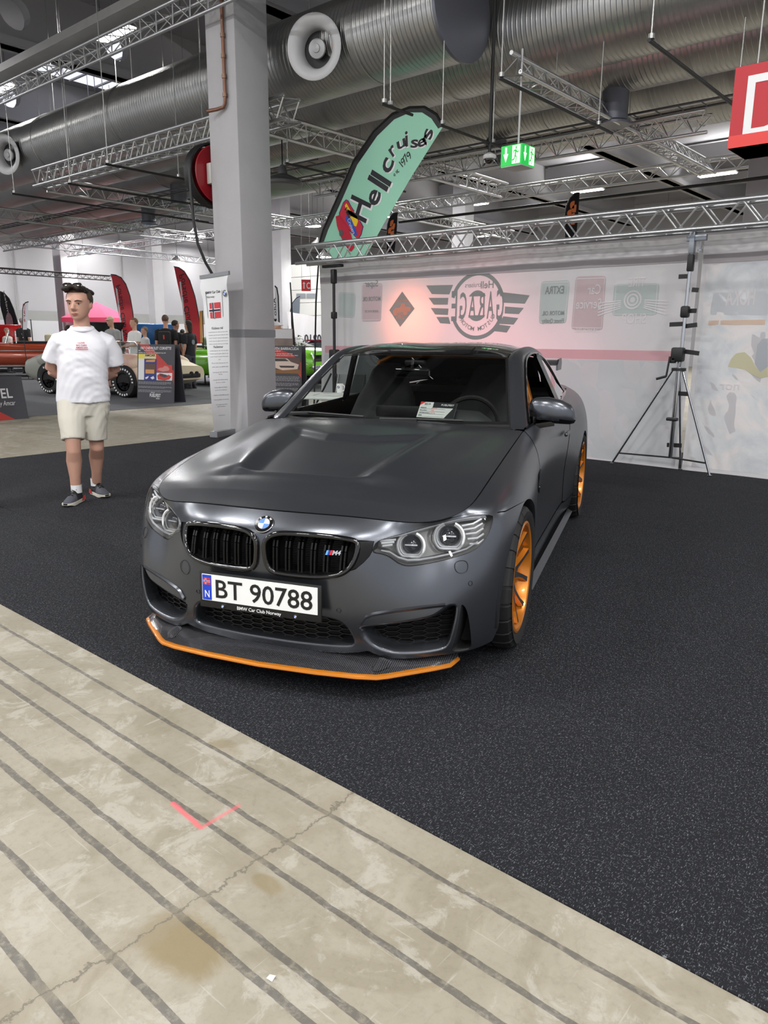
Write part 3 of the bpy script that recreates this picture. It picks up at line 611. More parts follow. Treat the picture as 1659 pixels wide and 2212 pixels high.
CAR = thing('car', 'dark satin grey coupe with orange wheels and orange edged front splitter on black carpet', 'car', (0,0,.006), R_(21.02))

def patch(net, outline, holes=(), du=.2, dv=.2, off=0, mirror=False, smooth=True, step=.08):
    # piece of a surface net bounded by an outline in its (u, v)
    global CDT_CLEAR
    outline = resample(outline, step); holes = [resample(h, step) for h in holes]
    a = np.array(outline); lo, hi = a.min(0), a.max(0)
    gu = np.arange(lo[0]+du/2, hi[0], du); gv = np.arange(lo[1]+dv/2, hi[1], dv)
    CDT_CLEAR = min(du, dv)*.45
    v, F = cdt(outline, holes, np.stack(np.meshgrid(gu, gv), -1).reshape(-1,2))
    P = net.ev(v[:,0], v[:,1]); N = net.nor(v[:,0], v[:,1]); 
    k = v[:,0] < 0
    N = N.copy(); P = P+N*off
    m = MB(); m.add(P, F); m.n = N
    # face winding to follow the normals
    p = np.array(P); out = []
    for f in F:
        nn = np.cross(p[f[1]]-p[f[0]], p[f[2]]-p[f[0]]); out.append(f if nn@N[f[0]] >= 0 else f[::-1])
    m.f = out
    if mirror: m.mir()
    return m
def lip(net, loop, prof, dirv, step=.08, m=None, mirror=False):
    # rolled edge of an opening: prof = [(how far towards the opening's middle, how deep)], depth along dirv
    loop = resample(loop, step); a = np.array(loop); c = net.ev(*a.T); n = net.nor(*a.T); dv = Vector(dirv).normalized()
    t = np.roll(c, -1, 0)-np.roll(c, 1, 0); t /= np.linalg.norm(t, axis=1, keepdims=True)+1e-9
    area = sum(loop[i][0]*loop[(i+1)%len(loop)][1]-loop[(i+1)%len(loop)][0]*loop[i][1] for i in range(len(loop)))
    inw = np.cross(n, t)*(1 if area > 0 else -1)
    rings = []
    for ins, dep in prof:
        rings.append(c+inw*ins+np.array(dv)*dep)
    m = m or MB(); P = [[tuple(q) for q in r] for r in rings]; m.grid(P, closed_v=True, flip=area < 0)
    if mirror: m.mir()
    return m
def sym(half):
    # closed outline from its +u half, top to bottom or any order, first and last on the centre line
    return half+[(-u, v) for u, v in half[::-1] if u > 1e-6]

# ---- outlines on the body surface, (station, level)
HEAD_L = [(2.3,4.46),(2.27,4.62),(2.33,5.03),(2.49,5.28),(2.772,5.62),(3.056,6.06),(3.404,6.42),(3.952,6.55),(4.713,6.36),(5.373,6.09),(5.87,5.77),(5.78,5.518),(5.574,5.139),(5.352,4.819),(5.071,4.537),(4.782,4.38),(4.26,4.242),(3.757,4.11),(3.296,3.99),(3.023,3.941),(2.838,4.021),(2.709,4.184),(2.599,4.33),(2.446,4.43)]
KID = [(.085,4.408),(.108,4.716),(.225,5.031),(.414,5.194),(.697,5.236),(1.045,5.23),(1.435,5.182),(1.77,5.09),(1.95,4.99),(1.995,4.794),(1.984,4.338),(1.917,3.953),(1.808,3.685),(1.655,3.506),(1.397,3.38),(1.128,3.308),(.765,3.283),(.454,3.292),(.233,3.334),(.135,3.554),(.1,3.908)]
KFILL = [(1.86,5.06),(1.985,5.02),(2.141,5.045),(2.31,5.06),(2.275,4.509),(2.24,4.328),(2.139,4.08),(1.987,3.796),(1.8,3.66),(1.93,3.97),(1.98,4.34),(1.985,4.79)]
SIDE = [(2.02,1.50),(2.353,1.665),(2.776,1.80),(3.211,1.94),(3.638,2.07),(3.842,2.24),(4.063,2.47),(4.40,2.437),(4.40,1.977),(4.322,1.418),(4.25,.85),(4.10,.46),(3.753,.33),(3.234,.26),(2.80,.26),(2.55,.38),(2.36,.55),(2.2,.78),(2.06,1.1)]
SLOT = [(4.51,2.42),(4.687,2.198),(4.825,1.701),(4.986,.872),(5.10,.12),(4.709,.08),(4.30,.24),(4.36,.80),(4.44,1.50),(4.485,2.05)]
CINT = sym([(0,.27),(.548,.27),(1.19,.33),(1.70,.42),(1.90,.54),(1.97,.80),(1.91,1.19),(1.80,1.50),(1.62,1.68),(1.299,1.72),(.68,1.77),(0,1.80)])
def arch(yc, r, u0, u1, n=40, a0=-20, a1=200):
    # wheel opening: circle in the side view traced on the surface
    out = []
    for k in range(n+1):
        a = R_(a0+(a1-a0)*k/n); Y, Z = yc-r*math.cos(a), .335+r*math.sin(a); u, v = (u0+u1)/2, 3.0
        for _ in range(30):
            e = 1e-3; p = BELT.ev(u, v); pu = (BELT.ev(u+e, v)-p)/e; pv = (BELT.ev(u, v+e)-p)/e
            J = np.array([[pu[1],pv[1]],[pu[2],pv[2]]]); d = np.linalg.solve(J, np.array([Y-p[1], Z-p[2]])); d = np.clip(d, -.5, .5)
            u, v = np.clip(u+d[0], u0, u1), np.clip(v+d[1], -.6, 7)
        out.append((float(u), float(v)))
    return out
ARF = arch(0, .362, 4.5, 10.5); ARR = arch(2.812, .368, 12.5, 17.5)
ARF = [q for q in ARF if q[1] > -.55]; ARR = [q for q in ARR if q[1] > -.55]
# index on the front arch where the bumper meets the wing
iS = min(range(len(ARF)), key=lambda i: abs(ARF[i][1]-5.05)+(0 if ARF[i][0] < 8 else 9)); uS, vS = ARF[iS]
# ---- front bumper skin
front_half = [(0,6.93),(1,6.93),(2,6.93),(2.7,6.92),(3.15,6.88),(3.5,6.74),(4.2,6.72),(4.9,6.50),(5.5,6.22),(5.95,5.84),(6.1,5.70),(6.35,5.53),(uS,vS)]+[q for q in ARF[:iS][::-1]]+[(ARF[0][0]-.1,-.02),(5.0,-.02),(4.3,.02),(3.9,.06),(3.231,-.02),(2.70,-.02),(2.476,.10),(2.197,.40),(1.98,.25),(1.6,.08),(1.0,-.02),(0,-.02)]
skin_out = sym(front_half)
mirh = lambda L: [(-u, v) for u, v in L]
HO = smooth_loop(HEAD_L, 1); KI = smooth_loop(KID, 1); SI = smooth_loop(SIDE, 1); SL = smooth_loop(SLOT, 1); CI = smooth_loop(CINT, 1)
KALL = [(.06,4.408),(.085,4.74),(.2,5.08),(.40,5.25),(.70,5.29),(1.045,5.28),(1.435,5.235),(1.77,5.15),(1.96,5.07),(2.141,5.07),(2.29,5.05),(2.275,4.509),(2.235,4.31),(2.139,4.06),(1.987,3.77),(1.80,3.62),(1.655,3.46),(1.397,3.33),(1.128,3.255),(.765,3.23),(.43,3.24),(.19,3.29),(.09,3.52),(.06,3.908)]
HEADH = [q for q in HO]
def hole_pair(L): return [L, mirh(L)]
bm_ = patch(BELT, skin_out, hole_pair(HEADH)+hole_pair(KALL)+hole_pair(SI)+hole_pair(SL)+[CI], .13, .13)
bumper = bm_.build('front_bumper', PAINT, CAR)
for L in (CI, SI, mirh(SI)): lip(BELT, L, [(0,0),(.004,.0015),(.009,.006),(.013,.014),(.018,.03),(.03,.09)], (0,1,.0)).build('intake_rim', PAINT, bumper, smooth=60)
for L in hole_pair(SL): lip(BELT, L, [(0,0),(.003,.004),(.006,.02),(.01,.12)], (0,1,0)).build('air_curtain_duct', MB_, bumper, smooth=60)
for L in hole_pair(HEADH): lip(BELT, L, [(0,0),(.001,.004),(.002,.012)], (0,1,-.1)).build('shadow_gap', MB_, bumper, smooth=60)
for L in hole_pair(KALL): lip(BELT, L, [(0,0),(.001,.004),(.002,.07)], (0,1,0)).build('shadow_gap', MB_, bumper, smooth=60)
# ---- honeycomb grilles set back in the openings
def honeycomb(loop, back, name, cw=.05, chh=.021):
    a = np.array(resample(loop, .1)); P = BELT.ev(*a.T); poly = [(p[0], p[2]) for p in P]; x0,z0 = np.min(poly,0); x1,z1 = np.max(poly,0)
    ysurf = lambda x, z: back(x)
    m = MB(); t = .0035
    def seg(p, q):
        c = ((p[0]+q[0])/2, (p[1]+q[1])/2)
        if not in_poly(np.array([c]), poly)[0]: return
        m.bar((p[0], ysurf(*p), p[1]), (q[0], ysurf(*q), q[1]), .012, t, up=(0,0,1) if abs(q[0]-p[0]) > abs(q[1]-p[1]) else (1,0,0))
    nx = int((x1-x0)/cw)+3; nz = int((z1-z0)/chh)+3
    for i in range(-1, nx):
        for j in range(-1, nz):
            cx = x0+i*cw; cz = z0+j*chh+(chh/2 if i % 2 else 0)
            h = cw*.30; k = cw*.5-h+cw*.5
            A = (cx-h, cz+chh/2); B = (cx+h, cz+chh/2); Cc = (cx+cw-h, cz); 
            seg(A, B); seg(B, (cx+cw-h, cz+chh)); seg(B, Cc)
    return m.build(name, mat('grille_plastic',(20,20,22),.4), bumper, smooth=None)
yb = lambda x: float(np.interp(abs(x), [0,.2,.39,.56,.7,.82], [-.69,-.685,-.655,-.58,-.51,-.42]))
honeycomb(CI, yb, 'honeycomb_grille'); honeycomb(SI, yb, 'honeycomb_grille'); honeycomb(mirh(SI), yb, 'honeycomb_grille')
m = MB()
xs = np.linspace(-.84, .84, 29)
m.grid([[(x, yb(x)+.03, z) for z in (.16,.50)] for x in xs], flip=True); m.grid([[(x, -.66, z) for z in (.48,.67)] for x in (-.40,.40)], flip=True); m.build('radiator_shroud', BLK, CAR)
# ---- kidneys
def kid_side(sg):
    L = KI if sg > 0 else mirh(KI)
    a = np.array(resample(L, .05)); n = BELT.nor(*a.T); P = BELT.ev(*a.T)+n*.004
    m = MB().tube([tuple(p) for p in P], .0115, 10, closed=True)
    fr = m.build('kidney_frame', GB, CAR, smooth=80)
    F = KFILL if sg > 0 else mirh(KFILL)
    patch(BELT, F, (), .1, .15, off=-.004).build('gloss_infill', mat('infill_black',(5,5,6),.25,spec=.3), fr)
    for k in range(6):
        uc = .30+.27*k
        if k == 5: uc = 1.72
        v0 = 3.42+.0*k+(.0 if k < 4 else .12+.12*(k-4)); v1 = 5.02-(.03*k if k > 3 else 0)
        m = MB()
        for du in (-.038,.038):
            pts = []
            for t in (0,.3,.6,.8,.92,1):
                v = v0+(v1-v0)*t; p = BELT.ev(np.array(uc+du), np.array(v)); dep = .022-.012*(1-t)+(.018*max(0,(t-.75)/.25)); pts.append((sg*p[0], p[1]+dep, p[2]))
            for i in range(len(pts)-1):
                a_, b_ = Vector(pts[i]), Vector(pts[i+1]); m.bar(a_, b_, .007, .024, up=(0,1,0))
        m.build('kidney_slat', mat('slat_black',(8,8,9),.4,spec=.25), fr, smooth=None)
    m = MB()
    for k in range(16):
        z = .505+k*.0075
        m.bar((sg*.06, -.69, z), (sg*.36, -.655, z), .003, .003)
    m.build('cooler_fins', mat('cooler_grey',(52,52,54),.5,.6), fr, smooth=None)
    return fr
kl = kid_side(1); kid_side(-1)
def frame_on(u, v, off=.001, net=None, up=(0,0,1)):
    net = net or BELT; p = net.ev(np.array(float(u)), np.array(float(v))); n = Vector(net.nor(np.array(float(u)), np.array(float(v)))); p = Vector(p)+n*off
    y = Vector(up); y = (y-n*y.dot(n)).normalized(); x = y.cross(n); return Matrix(((x.x,y.x,n.x,p.x),(x.y,y.y,n.y,p.y),(x.z,y.z,n.z,p.z),(0,0,0,1)))
# badge on the left kidney
Mb = frame_on(1.53, 4.40, .006); m = MB()
sh = lambda x0, x1: [(x0,-.009),(x1,-.009),(x1+.006,.009),(x0+.006,.009)]
m.mt(0).prism(sh(-.030,-.022), .004, Mb).mt(1).prism(sh(-.021,-.015), .004, Mb).mt(2).prism(sh(-.014,-.006), .004, Mb)
m.mt(3); text(m, 'M4', Mb @ Matrix.Translation((.014,-.0085,.003)), .017, .036, bold=.03, shear=.3)
m.build('model_badge', [mat('badge_light_blue',(92,160,222),.3), mat('badge_dark_blue',(30,52,140),.3), mat('badge_red',(214,36,44),.3), CHR], CAR, smooth=None)
# round emblem of the maker
def roundel(M, r, parent, name='emblem'):
    m = MB()
    m.mt(0).lathe([(0,0),(r,0),(r,.003),(r*.95,.005),(r*.93,.004)], 48, M); m.mt(1).lathe([(r*.93,.004),(r*.62,.0045)], 48, M)
    m.mt(0).lathe([(r*.62,.0045),(r*.62,.0055),(r*.58,.0055)], 48, M)
    for q in range(4):
        m.mt(2 if q % 2 == 0 else 3); disc(m, M, 0, r*.58, .0055, 12, q*PI/2, (q+1)*PI/2)
    m.mt(2)
    for ch, a in (('B',133),('M',90),('W',47)):
        a = R_(a); text(m, ch, M @ Matrix.Translation((math.cos(a)*r*.68, math.sin(a)*r*.68, .0052)) @ Matrix.Rotation(a-PI/2, 4, 'Z'), r*.2, bold=.015)
    return m.build(name, [CHR, GB, WHT, mat('emblem_blue',(32,104,214),.3)], parent, smooth=40)
roundel(frame_on(0, 5.72, .001), .041, CAR)
# ---- headlamps
LENS = glass('headlamp_lens', (246,247,248), 1.0, 1.35)
SILV = mat('lamp_reflector', (236,238,242), .18, .35); DKS = mat('lamp_housing', (150,149,147), .25, .25); DRL = mat('light_ring', (228,230,232), .25, 0, coat=.6); BULB = mat('projector_glass', (26,30,38), .04, 0, coat=1)
def headlamp(sg):
    L = HO if sg > 0 else mirh(HO)
    Lh = [(u*sg, v) for u, v in L]
    root = patch(BELT, L, (), .14, .14, off=.001).build('headlamp_lens', LENS, CAR)
    X = lambda u, v, dep: Vector(BELT.ev(np.array(float(u*sg)), np.array(float(v))))+Vector((0,1,0))*dep*.9+Vector((-sg,0,0))*dep*.35
    # bowl behind the lens
    a = resample(Lh, .12); cu, cv = 3.9, 5.1; rings = []
    for ins, dep in ((0,.004),(.01,.03),(.03,.06),(.06,.085)):
        rings.append([tuple(X(u+(cu-u)*ins*1.2, v+(cv-v)*ins*1.2, dep)) for u, v in a])
    m = MB(); m.grid(rings, closed_v=True, flip=sg < 0)
    ar = [(u+(cu-u)*.072, v+(cv-v)*.072) for u, v in a]; gu = np.stack(np.meshgrid(np.arange(2.2,6,.3), np.arange(3.9,6.5,.3)), -1).reshape(-1,2)
    global CDT_CLEAR
    CDT_CLEAR = .1; vv, F = cdt(ar, (), gu); m.add([tuple(X(u, v, .085)) for u, v in vv], F); m.build('lamp_housing', DKS, root, smooth=40)
    # chrome brow, lower blade
    def strip(pts, w, dep0, dep1, name, mt_):
        m = MB(); P = []
        for (u, v), k in zip(pts, w): P.append([tuple(X(u, v+k*.5, dep0)), tuple(X(u, v+k*.15, dep0*.6)), tuple(X(u, v-k*.5, dep1))])
        m.grid(P, flip=sg > 0); return m.build(name, mt_, root, smooth=50)
    strip([(2.5,5.18),(2.8,5.42),(3.1,5.76),(3.5,6.08),(4.0,6.24),(4.6,6.16),(5.2,5.96),(5.6,5.78)], [.12,.22,.34,.42,.46,.44,.40,.28], .012, .03, 'chrome_brow', SILV)
    strip([(2.45,4.53),(2.62,4.46),(2.8,4.24),(3.02,4.12),(3.3,4.14),(3.7,4.24),(4.2,4.36),(4.7,4.50),(5.1,4.74)], [.10,.14,.16,.18,.17,.14,.13,.12,.10], .016, .03, 'chrome_sill', SILV)
    for (u, v, r) in ((3.09,4.77,.054),(4.18,5.16,.060)):
        c = X(u, v, .038); ax = Vector((sg*.22,-1,.12)).normalized(); x = ax.cross(Vector((0,0,1))).normalized(); y = x.cross(ax)
        x = -x; Mx = Matrix(((x.x,y.x,ax.x,c.x),(x.y,y.y,ax.y,c.y),(x.z,y.z,ax.z,c.z),(0,0,0,1)))
        # ring flattened at the bottom and open at the top
        def hexr(rr):
            P = []
            for k in range(41):
                a_ = R_(128-256-52+ 308*k/40+ 26); a_ = R_(112)+ (R_(428)-R_(112))*k/40
                px, py = rr*math.cos(a_), rr*math.sin(a_); py = max(py, -rr*.80); P.append((px, py))
            return P
        m = MB(); hx = hexr(r)
        m.tube([tuple(Mx @ Vector((px,py,.022))) for px,py in hx], .0058, 6); 
        m.tube([tuple(Mx @ Vector((px*.86,py*.86,.012))) for px,py in hx], .004, 6)
        m.build('light_ring', DRL, root, smooth=60)
        m = MB(); m.lathe([(r*.84,.004),(r*.74,-.012),(r*.70,-.02)], 28, Mx); m.build('projector_bezel', SILV, root, smooth=50)
        m = MB(); m.lathe([(0,.012),(r*.3,.010),(r*.55,.002),(r*.70,-.018)], 24, Mx); m.build('projector', BULB, root, smooth=60)
        m = MB(); m.box((0,.002,.014), (r*.95,.006,.01), Mx, .002); m.build('shutter_bar', SILV, root)
    for k in range(5):
        t = k/4; u0, v0 = 4.62+.05*k, 5.62-.24*k; 
        m = MB(); m.tube([tuple(X(u0, v0, .035)), tuple(X(u0+.42-.03*k, v0-.03, .03)), tuple(X(u0+.78-.07*k, v0+.12, .02))], .005, 5); m.build('light_rib', DRL, root, smooth=60)
    for k in range(3):
        m = MB(); m.tube([tuple(X(2.40+.03*k, 5.02-.14*k, .02)), tuple(X(2.72-.03*k, 5.08-.15*k, .03))], .005, 5); m.build('light_rib', DRL, root, smooth=60)
    return root
headlamp(1); headlamp(-1)
# ---- small marks of the bumper: washer flaps, tow cover, parking sensors
GAP = mat('panel_gap', (22,23,25), .6)
def flap(u, v, w, h, rad, sg, name='washer_flap'):
    M = frame_on(u*sg, v, .0012); pts = []
    pl = [(-w/2+.004,-h/2),(w/2-.004,-h/2),(w/2,h/2),(-w/2,h/2)] if rad is None else [(rad*math.cos(2*PI*k/28), rad*math.sin(2*PI*k/28)) for k in range(28)]
    if rad is None: pl = smooth_loop(pl, 3)
    m = MB().tube([tuple(M @ Vector((x,y,0))) for x, y in pl], .0012, 4, closed=True)
    p = m.build(name, GAP, bumper, smooth=None)
for sg in (1,-1): flap(4.5,3.85,.062,.05,None,sg); flap(4.803,3.172,0,0,.009,sg,'parking_sensor'); flap(1.641,2.015,0,0,.009,sg,'parking_sensor')
flap(2.0,3.02,0,0,.031,-1,'tow_eye_cover')
# crease blade over the side intakes
for sg in (1,-1):
    B = [(2.10,1.70),(2.208,1.98),(2.352,2.11),(2.762,2.30),(3.427,2.47),(4.0,2.52)]; m = MB(); P = []
    for u, v in B:
        a_ = Vector(BELT.ev(np.array(u*sg), np.array(v))); n_ = Vector(BELT.nor(np.array(u*sg), np.array(v))); b_ = Vector(BELT.ev(np.array(u*sg), np.array(v-.16)))
        P.append([tuple(a_+n_*.0005), tuple(a_+n_*.010-Vector((0,0,.006))), tuple(b_+n_*.001)])
    m.grid(P, flip=sg < 0); m.build('intake_blade', PAINT, bumper, smooth=50)
# ---- number plate
PY, PZ, PT = -.812, .405, -.0936
plM = Matrix.Translation((0,PY,PZ)) @ Matrix.Rotation(PI/2+PT*0-.03, 4, 'X')
m = MB(); m.box((0,-.012,.002), (.55,.152,.012), plM, .004); pf = m.build('plate_holder', MB_, CAR)
m = MB(); m.mt(0).prism(smooth_loop([(-.26,-.055),(.26,-.055),(.26,.055),(-.26,.055)],0), .004, plM @ Matrix.Translation((0,0,.008)))
PM = plM @ Matrix.Translation((0,0,.0125)); m.mt(1).flat([(-.258,-.053),(-.215,-.053),(-.215,.053),(-.258,.053)], PM)
m.mt(2)
text(m, 'BT 90788', PM @ Matrix.Translation((.022,-.038,.0005)), .076, .435, bold=.012)
m.mt(0); text(m, 'N', PM @ Matrix.Translation((-.236,-.042,.0005)), .03, .022, bold=.01)
FM = PM @ Matrix.Translation((-.237,.026,.0005))
def flag(mb, M, w, h, k):
    # red with a white edged blue cross; k = material slots (red, white, blue)
    mb.mt(k[0]).flat([(-w/2,-h/2),(w/2,-h/2),(w/2,h/2),(-w/2,h/2)], M); cx = -w/2+w*8/22
    for s, q, z in ((k[1],4/22,.0004),(k[2],2/22,.0008)):
        mb.mt(s); b = w*q/2; c = h*q*22/16/2
        mb.flat([(cx-b,-h/2),(cx+b,-h/2),(cx+b,h/2),(cx-b,h/2)], M, z); mb.flat([(-w/2,-c),(w/2,-c),(w/2,c),(-w/2,c)], M, z)
flag(m, FM, .034, .028, (3,0,1))
m.build('number_plate', [mat('plate_white',(232,233,232),.4), mat('plate_blue',(24,62,190),.4), mat('plate_ink',(16,16,17),.5), mat('flag_red',(198,40,52),.5)], pf, smooth=None)
m = MB(); text(m, 'BMW Car Club Norway', plM @ Matrix.Translation((0,-.080,.0085)), .014, .20, bold=.01); m.build('club_lettering', WHT, pf, smooth=None)
for x in (-.165,.165): roundel(plM @ Matrix.Translation((x,-.074,.008)), .0085, pf, 'small_emblem')
# ---- carbon splitter with orange edge
SPX = [(0,-.845),(.25,-.832),(.42,-.812),(.495,-.792),(.53,-.768),(.60,-.706),(.68,-.635),(.735,-.58),(.75,-.50)]
full = [(-x,y) for x,y in SPX[::-1][:-1]]+SPX
m = MB(); P = []
for x, y in full:
    ax = abs(x); d = Vector((x*.35, -1, 0)).normalized()
    up = .0 + (.018 if ax > .60 else 0)
    P.append([(x,y+.006,.102),(x,y,.110),(x-d.x*.004,y-d.y*.004,.116),(x-d.x*.05,y+.05,.124+up*.5),(x*.97,y+.11,.142+up*.5),(x*.96,y+.30,.152)])
m.grid(P, flip=True); sp = m.build('splitter', CARB, CAR, smooth=45)
for sg in (1,-1):   # raised vanes on the splitter
    m = MB(); m.grid([[(sg*x, y, z) for y, z in q] for x, q in ((.455,((-.74,.128),(-.70,.134))),(.47,((-.765,.124),(-.69,.150))),(.49,((-.767,.124),(-.69,.151))),(.52,((-.72,.128),(-.68,.136))))], flip=sg > 0); m.build('splitter_vane', CARB, sp, smooth=40)
m = MB(); rr = []
for x, y in full: rr.append((x, y+.001, .108))
P = []
for i,(x,y,z) in enumerate(rr):
    a_ = Vector(rr[max(i-1,0)]); b_ = Vector(rr[min(i+1,len(rr)-1)]); t = (b_-a_).normalized(); o = Vector((t.y,-t.x,0)) if t.x > 0 else Vector((-t.y,t.x,0))
    P.append([tuple(Vector((x,y,z))+o*a1+Vector((0,0,b1))) for a1,b1 in ((-.010,-.008),(.004,-.008),(.008,-.003),(.006,.004),(-.002,.009),(-.012,.010))])
m.grid(P, closed_v=True, flip=True); m.build('splitter_edge', ORG, sp, smooth=40)
m = MB(); m.grid([[(x,y+.008,.100) for x,y in full],[(x*.9,y+.4,.10) for x,y in full]]); m.build('splitter_underside', MB_, sp)
# ---- wings, doors, quarters, sills (each split from the next by a panel gap)
g_ = .03
iT = iS
fen = [(6.0,5.77),(5.55,6.22),(4.95,6.52),(4.25,6.76),(4.05,6.95),(5,6.95),(6,6.95),(7,6.95),(8,6.95),(9,6.95),(10,6.95),(10.5,6.95),(10.42,6.6),(10.25,6.0),(10.2,5.3),(10.28,4.6),(10.33,3.5),(10.33,1.2),(9.6,1.0)]
ja = max(i for i,q in enumerate(ARF) if q[1] > .95)
fen += [(ARF[ja][0]+.02, 1.0)]+ARF[iS:ja+1][::-1]+[(6.4,5.56),(6.15,5.72)]
wing = patch(BELT, fen, (), .2, .2, mirror=True); 
wl = patch(BELT, fen, (), .2, .2).build('front_wing', PAINT, CAR)
wr = patch(BELT, mirh(fen), (), .2, .2).build('front_wing', PAINT, CAR)
def arch_lip(A, name):
    for sg in (1,-1):
        a = np.array(A); P = BELT.ev(a[:,0]*sg, a[:,1]); m = MB(); c = P.mean(0)
        R0 = [tuple(p) for p in P]; yc = 0 if A is ARF else 2.812
        R1 = [(p[0]-sg*.012, yc+(p[1]-yc)*.985, .335+(p[2]-.335)*.985) for p in P]; R2 = [(p[0]-sg*.10, q[1], q[2]) for p, q in zip(P, R1)]
        m.grid([R0,R1,R2], flip=sg > 0); m.build(name, PAINT, wl if (A is ARF and sg > 0) else (wr if A is ARF else CAR), smooth=60)
        # dark liner
        n = 24; m = MB(); m.grid([[(sg*x, yc+.39*math.cos(PI*k/n*1.2-.3), .335+.385*math.sin(PI*k/n*1.2-.3)) for k in range(n+1)] for x in (.885,.56)], flip=sg < 0); m.grid([[(sg*.56, yc+r*math.cos(PI*k/n*1.2-.3), .335+r*math.sin(PI*k/n*1.2-.3)) for k in range(n+1)] for r in (.39,.02)]); m.build('wheel_arch_liner', BLK, CAR)
arch_lip(ARF, 'arch_lip'); arch_lip(ARR, 'arch_lip')
door = [(10.47,6.62),(10.30,6.0),(10.25,5.3),(10.33,4.6),(10.38,3.5),(10.38,1.25),(12.97,1.25),(13.0,3.0),(13.05,4.5),(13.1,6.0),(13.1,6.95),(10.55,6.95)]
jb = max(i for i,q in enumerate(ARR) if q[1] > .0); ARRu = ARR[:jb+1]
ia = min(i for i,q in enumerate(ARR) if q[1] > 0 and q[0] < 15)
arr = [q for q in ARR if q[1] > -.02]
quar = [(13.15,6.95),(13.15,6.0),(13.10,4.5),(13.05,3.0),(13.02,1.25),(13.3,1.0)]+[(arr[0][0]-.15,1.0)]+[q for q in arr if q[1] > 1.0 or q[0] > 15]+[(arr[-1][0]+.1,0),(17.2,0),(17.2,6.95),(16,6.95),(15,6.95),(14,6.95)]
sill = [(10.33,1.15),(12.97,1.15),(13.3,.95),(arr[0][0]-.12,.95)]+[q for q in arr if q[0] < 15 and q[1] < .95][::-1]+[(arr[0][0]-.1,0),(11,0),(ARF[-1][0]+.02,0)]+[q for q in ARF if q[0] > 8 and q[1] < .92 and q[1] > 0][::-1]+[(9.6,.92)]
DOORS = []
for sg in (1,-1):
    f = (lambda L: L) if sg > 0 else mirh
    d = patch(BELT, f(door), (), .3, .3).build('door', PAINT, CAR); DOORS.append(d)
    M = frame_on(12.55*sg, 5.25, .012); mm = MB(); mm.box((0,0,.012), (.19,.026,.022), M, .01); mm.build('door_handle', PAINT, d)
    patch(BELT, f(quar), (), .25, .25).build('rear_quarter', PAINT, CAR)
    patch(BELT, f(sill), (), .3, .3).build('side_sill', PAINT, CAR)
    m = MB()   # skirt blade in the shade under the sill
    P = [[(sg*x, y, z) for x, z in ((.88,.155),(.915,.135),(.90,.122),(.70,.13))] for y in (.42,.6,1.4,2.0,2.38)]
    m.grid(P, flip=sg < 0); m.build('sill_blade', PAINT, CAR, smooth=50)
    # gill behind the front wheel
    M = frame_on(9.95*sg, 4.55, .001); mm = MB(); k = -sg
    mm.mt(0).prism([(k*-.10,-.05),(k*.02,-.045),(k*.09,.0),(k*.02,.05),(k*-.10,.06)][::(-1 if sg > 0 else 1)], .003, M)
    mm.mt(1).bar(M @ Vector((k*-.095,.055,.004)), M @ Vector((k*.09,.0,.010)), .008, .01).bar(M @ Vector((k*.02,-.045,.004)), M @ Vector((k*.09,.0,.010)), .006, .01)
    mm.build('wing_gill', [GB, PAINT], wl if sg > 0 else wr, smooth=None)
rear = sym([(0,6.95),(1e-3+0,6.95)]) 
tail = [(17.25,0),(17.25,6.95),(18,6.95),(19,6.95),(20,6.95),(20,0)]
for sg in (1,-1): patch(BELT, tail if sg > 0 else mirh(tail), (), .25, .4).build('rear_bumper', PAINT, CAR)
for sg in (1,-1):
    L = [(17.5,4.1),(17.5,5.0),(18.3,5.15),(19.1,4.9),(19.1,4.2),(18.2,4.05)]
    patch(BELT, L if sg > 0 else mirh(L), (), .2, .2, off=.004).build('tail_lamp', mat('tail_lamp_red',(120,12,16),.1,coat=1), CAR)
# dark inner shell so the gaps read black
sh_ = [(5.6,.3),(5.6,5.4),(6.4,6.3),(9,6.8),(17,6.8),(17,.3)]
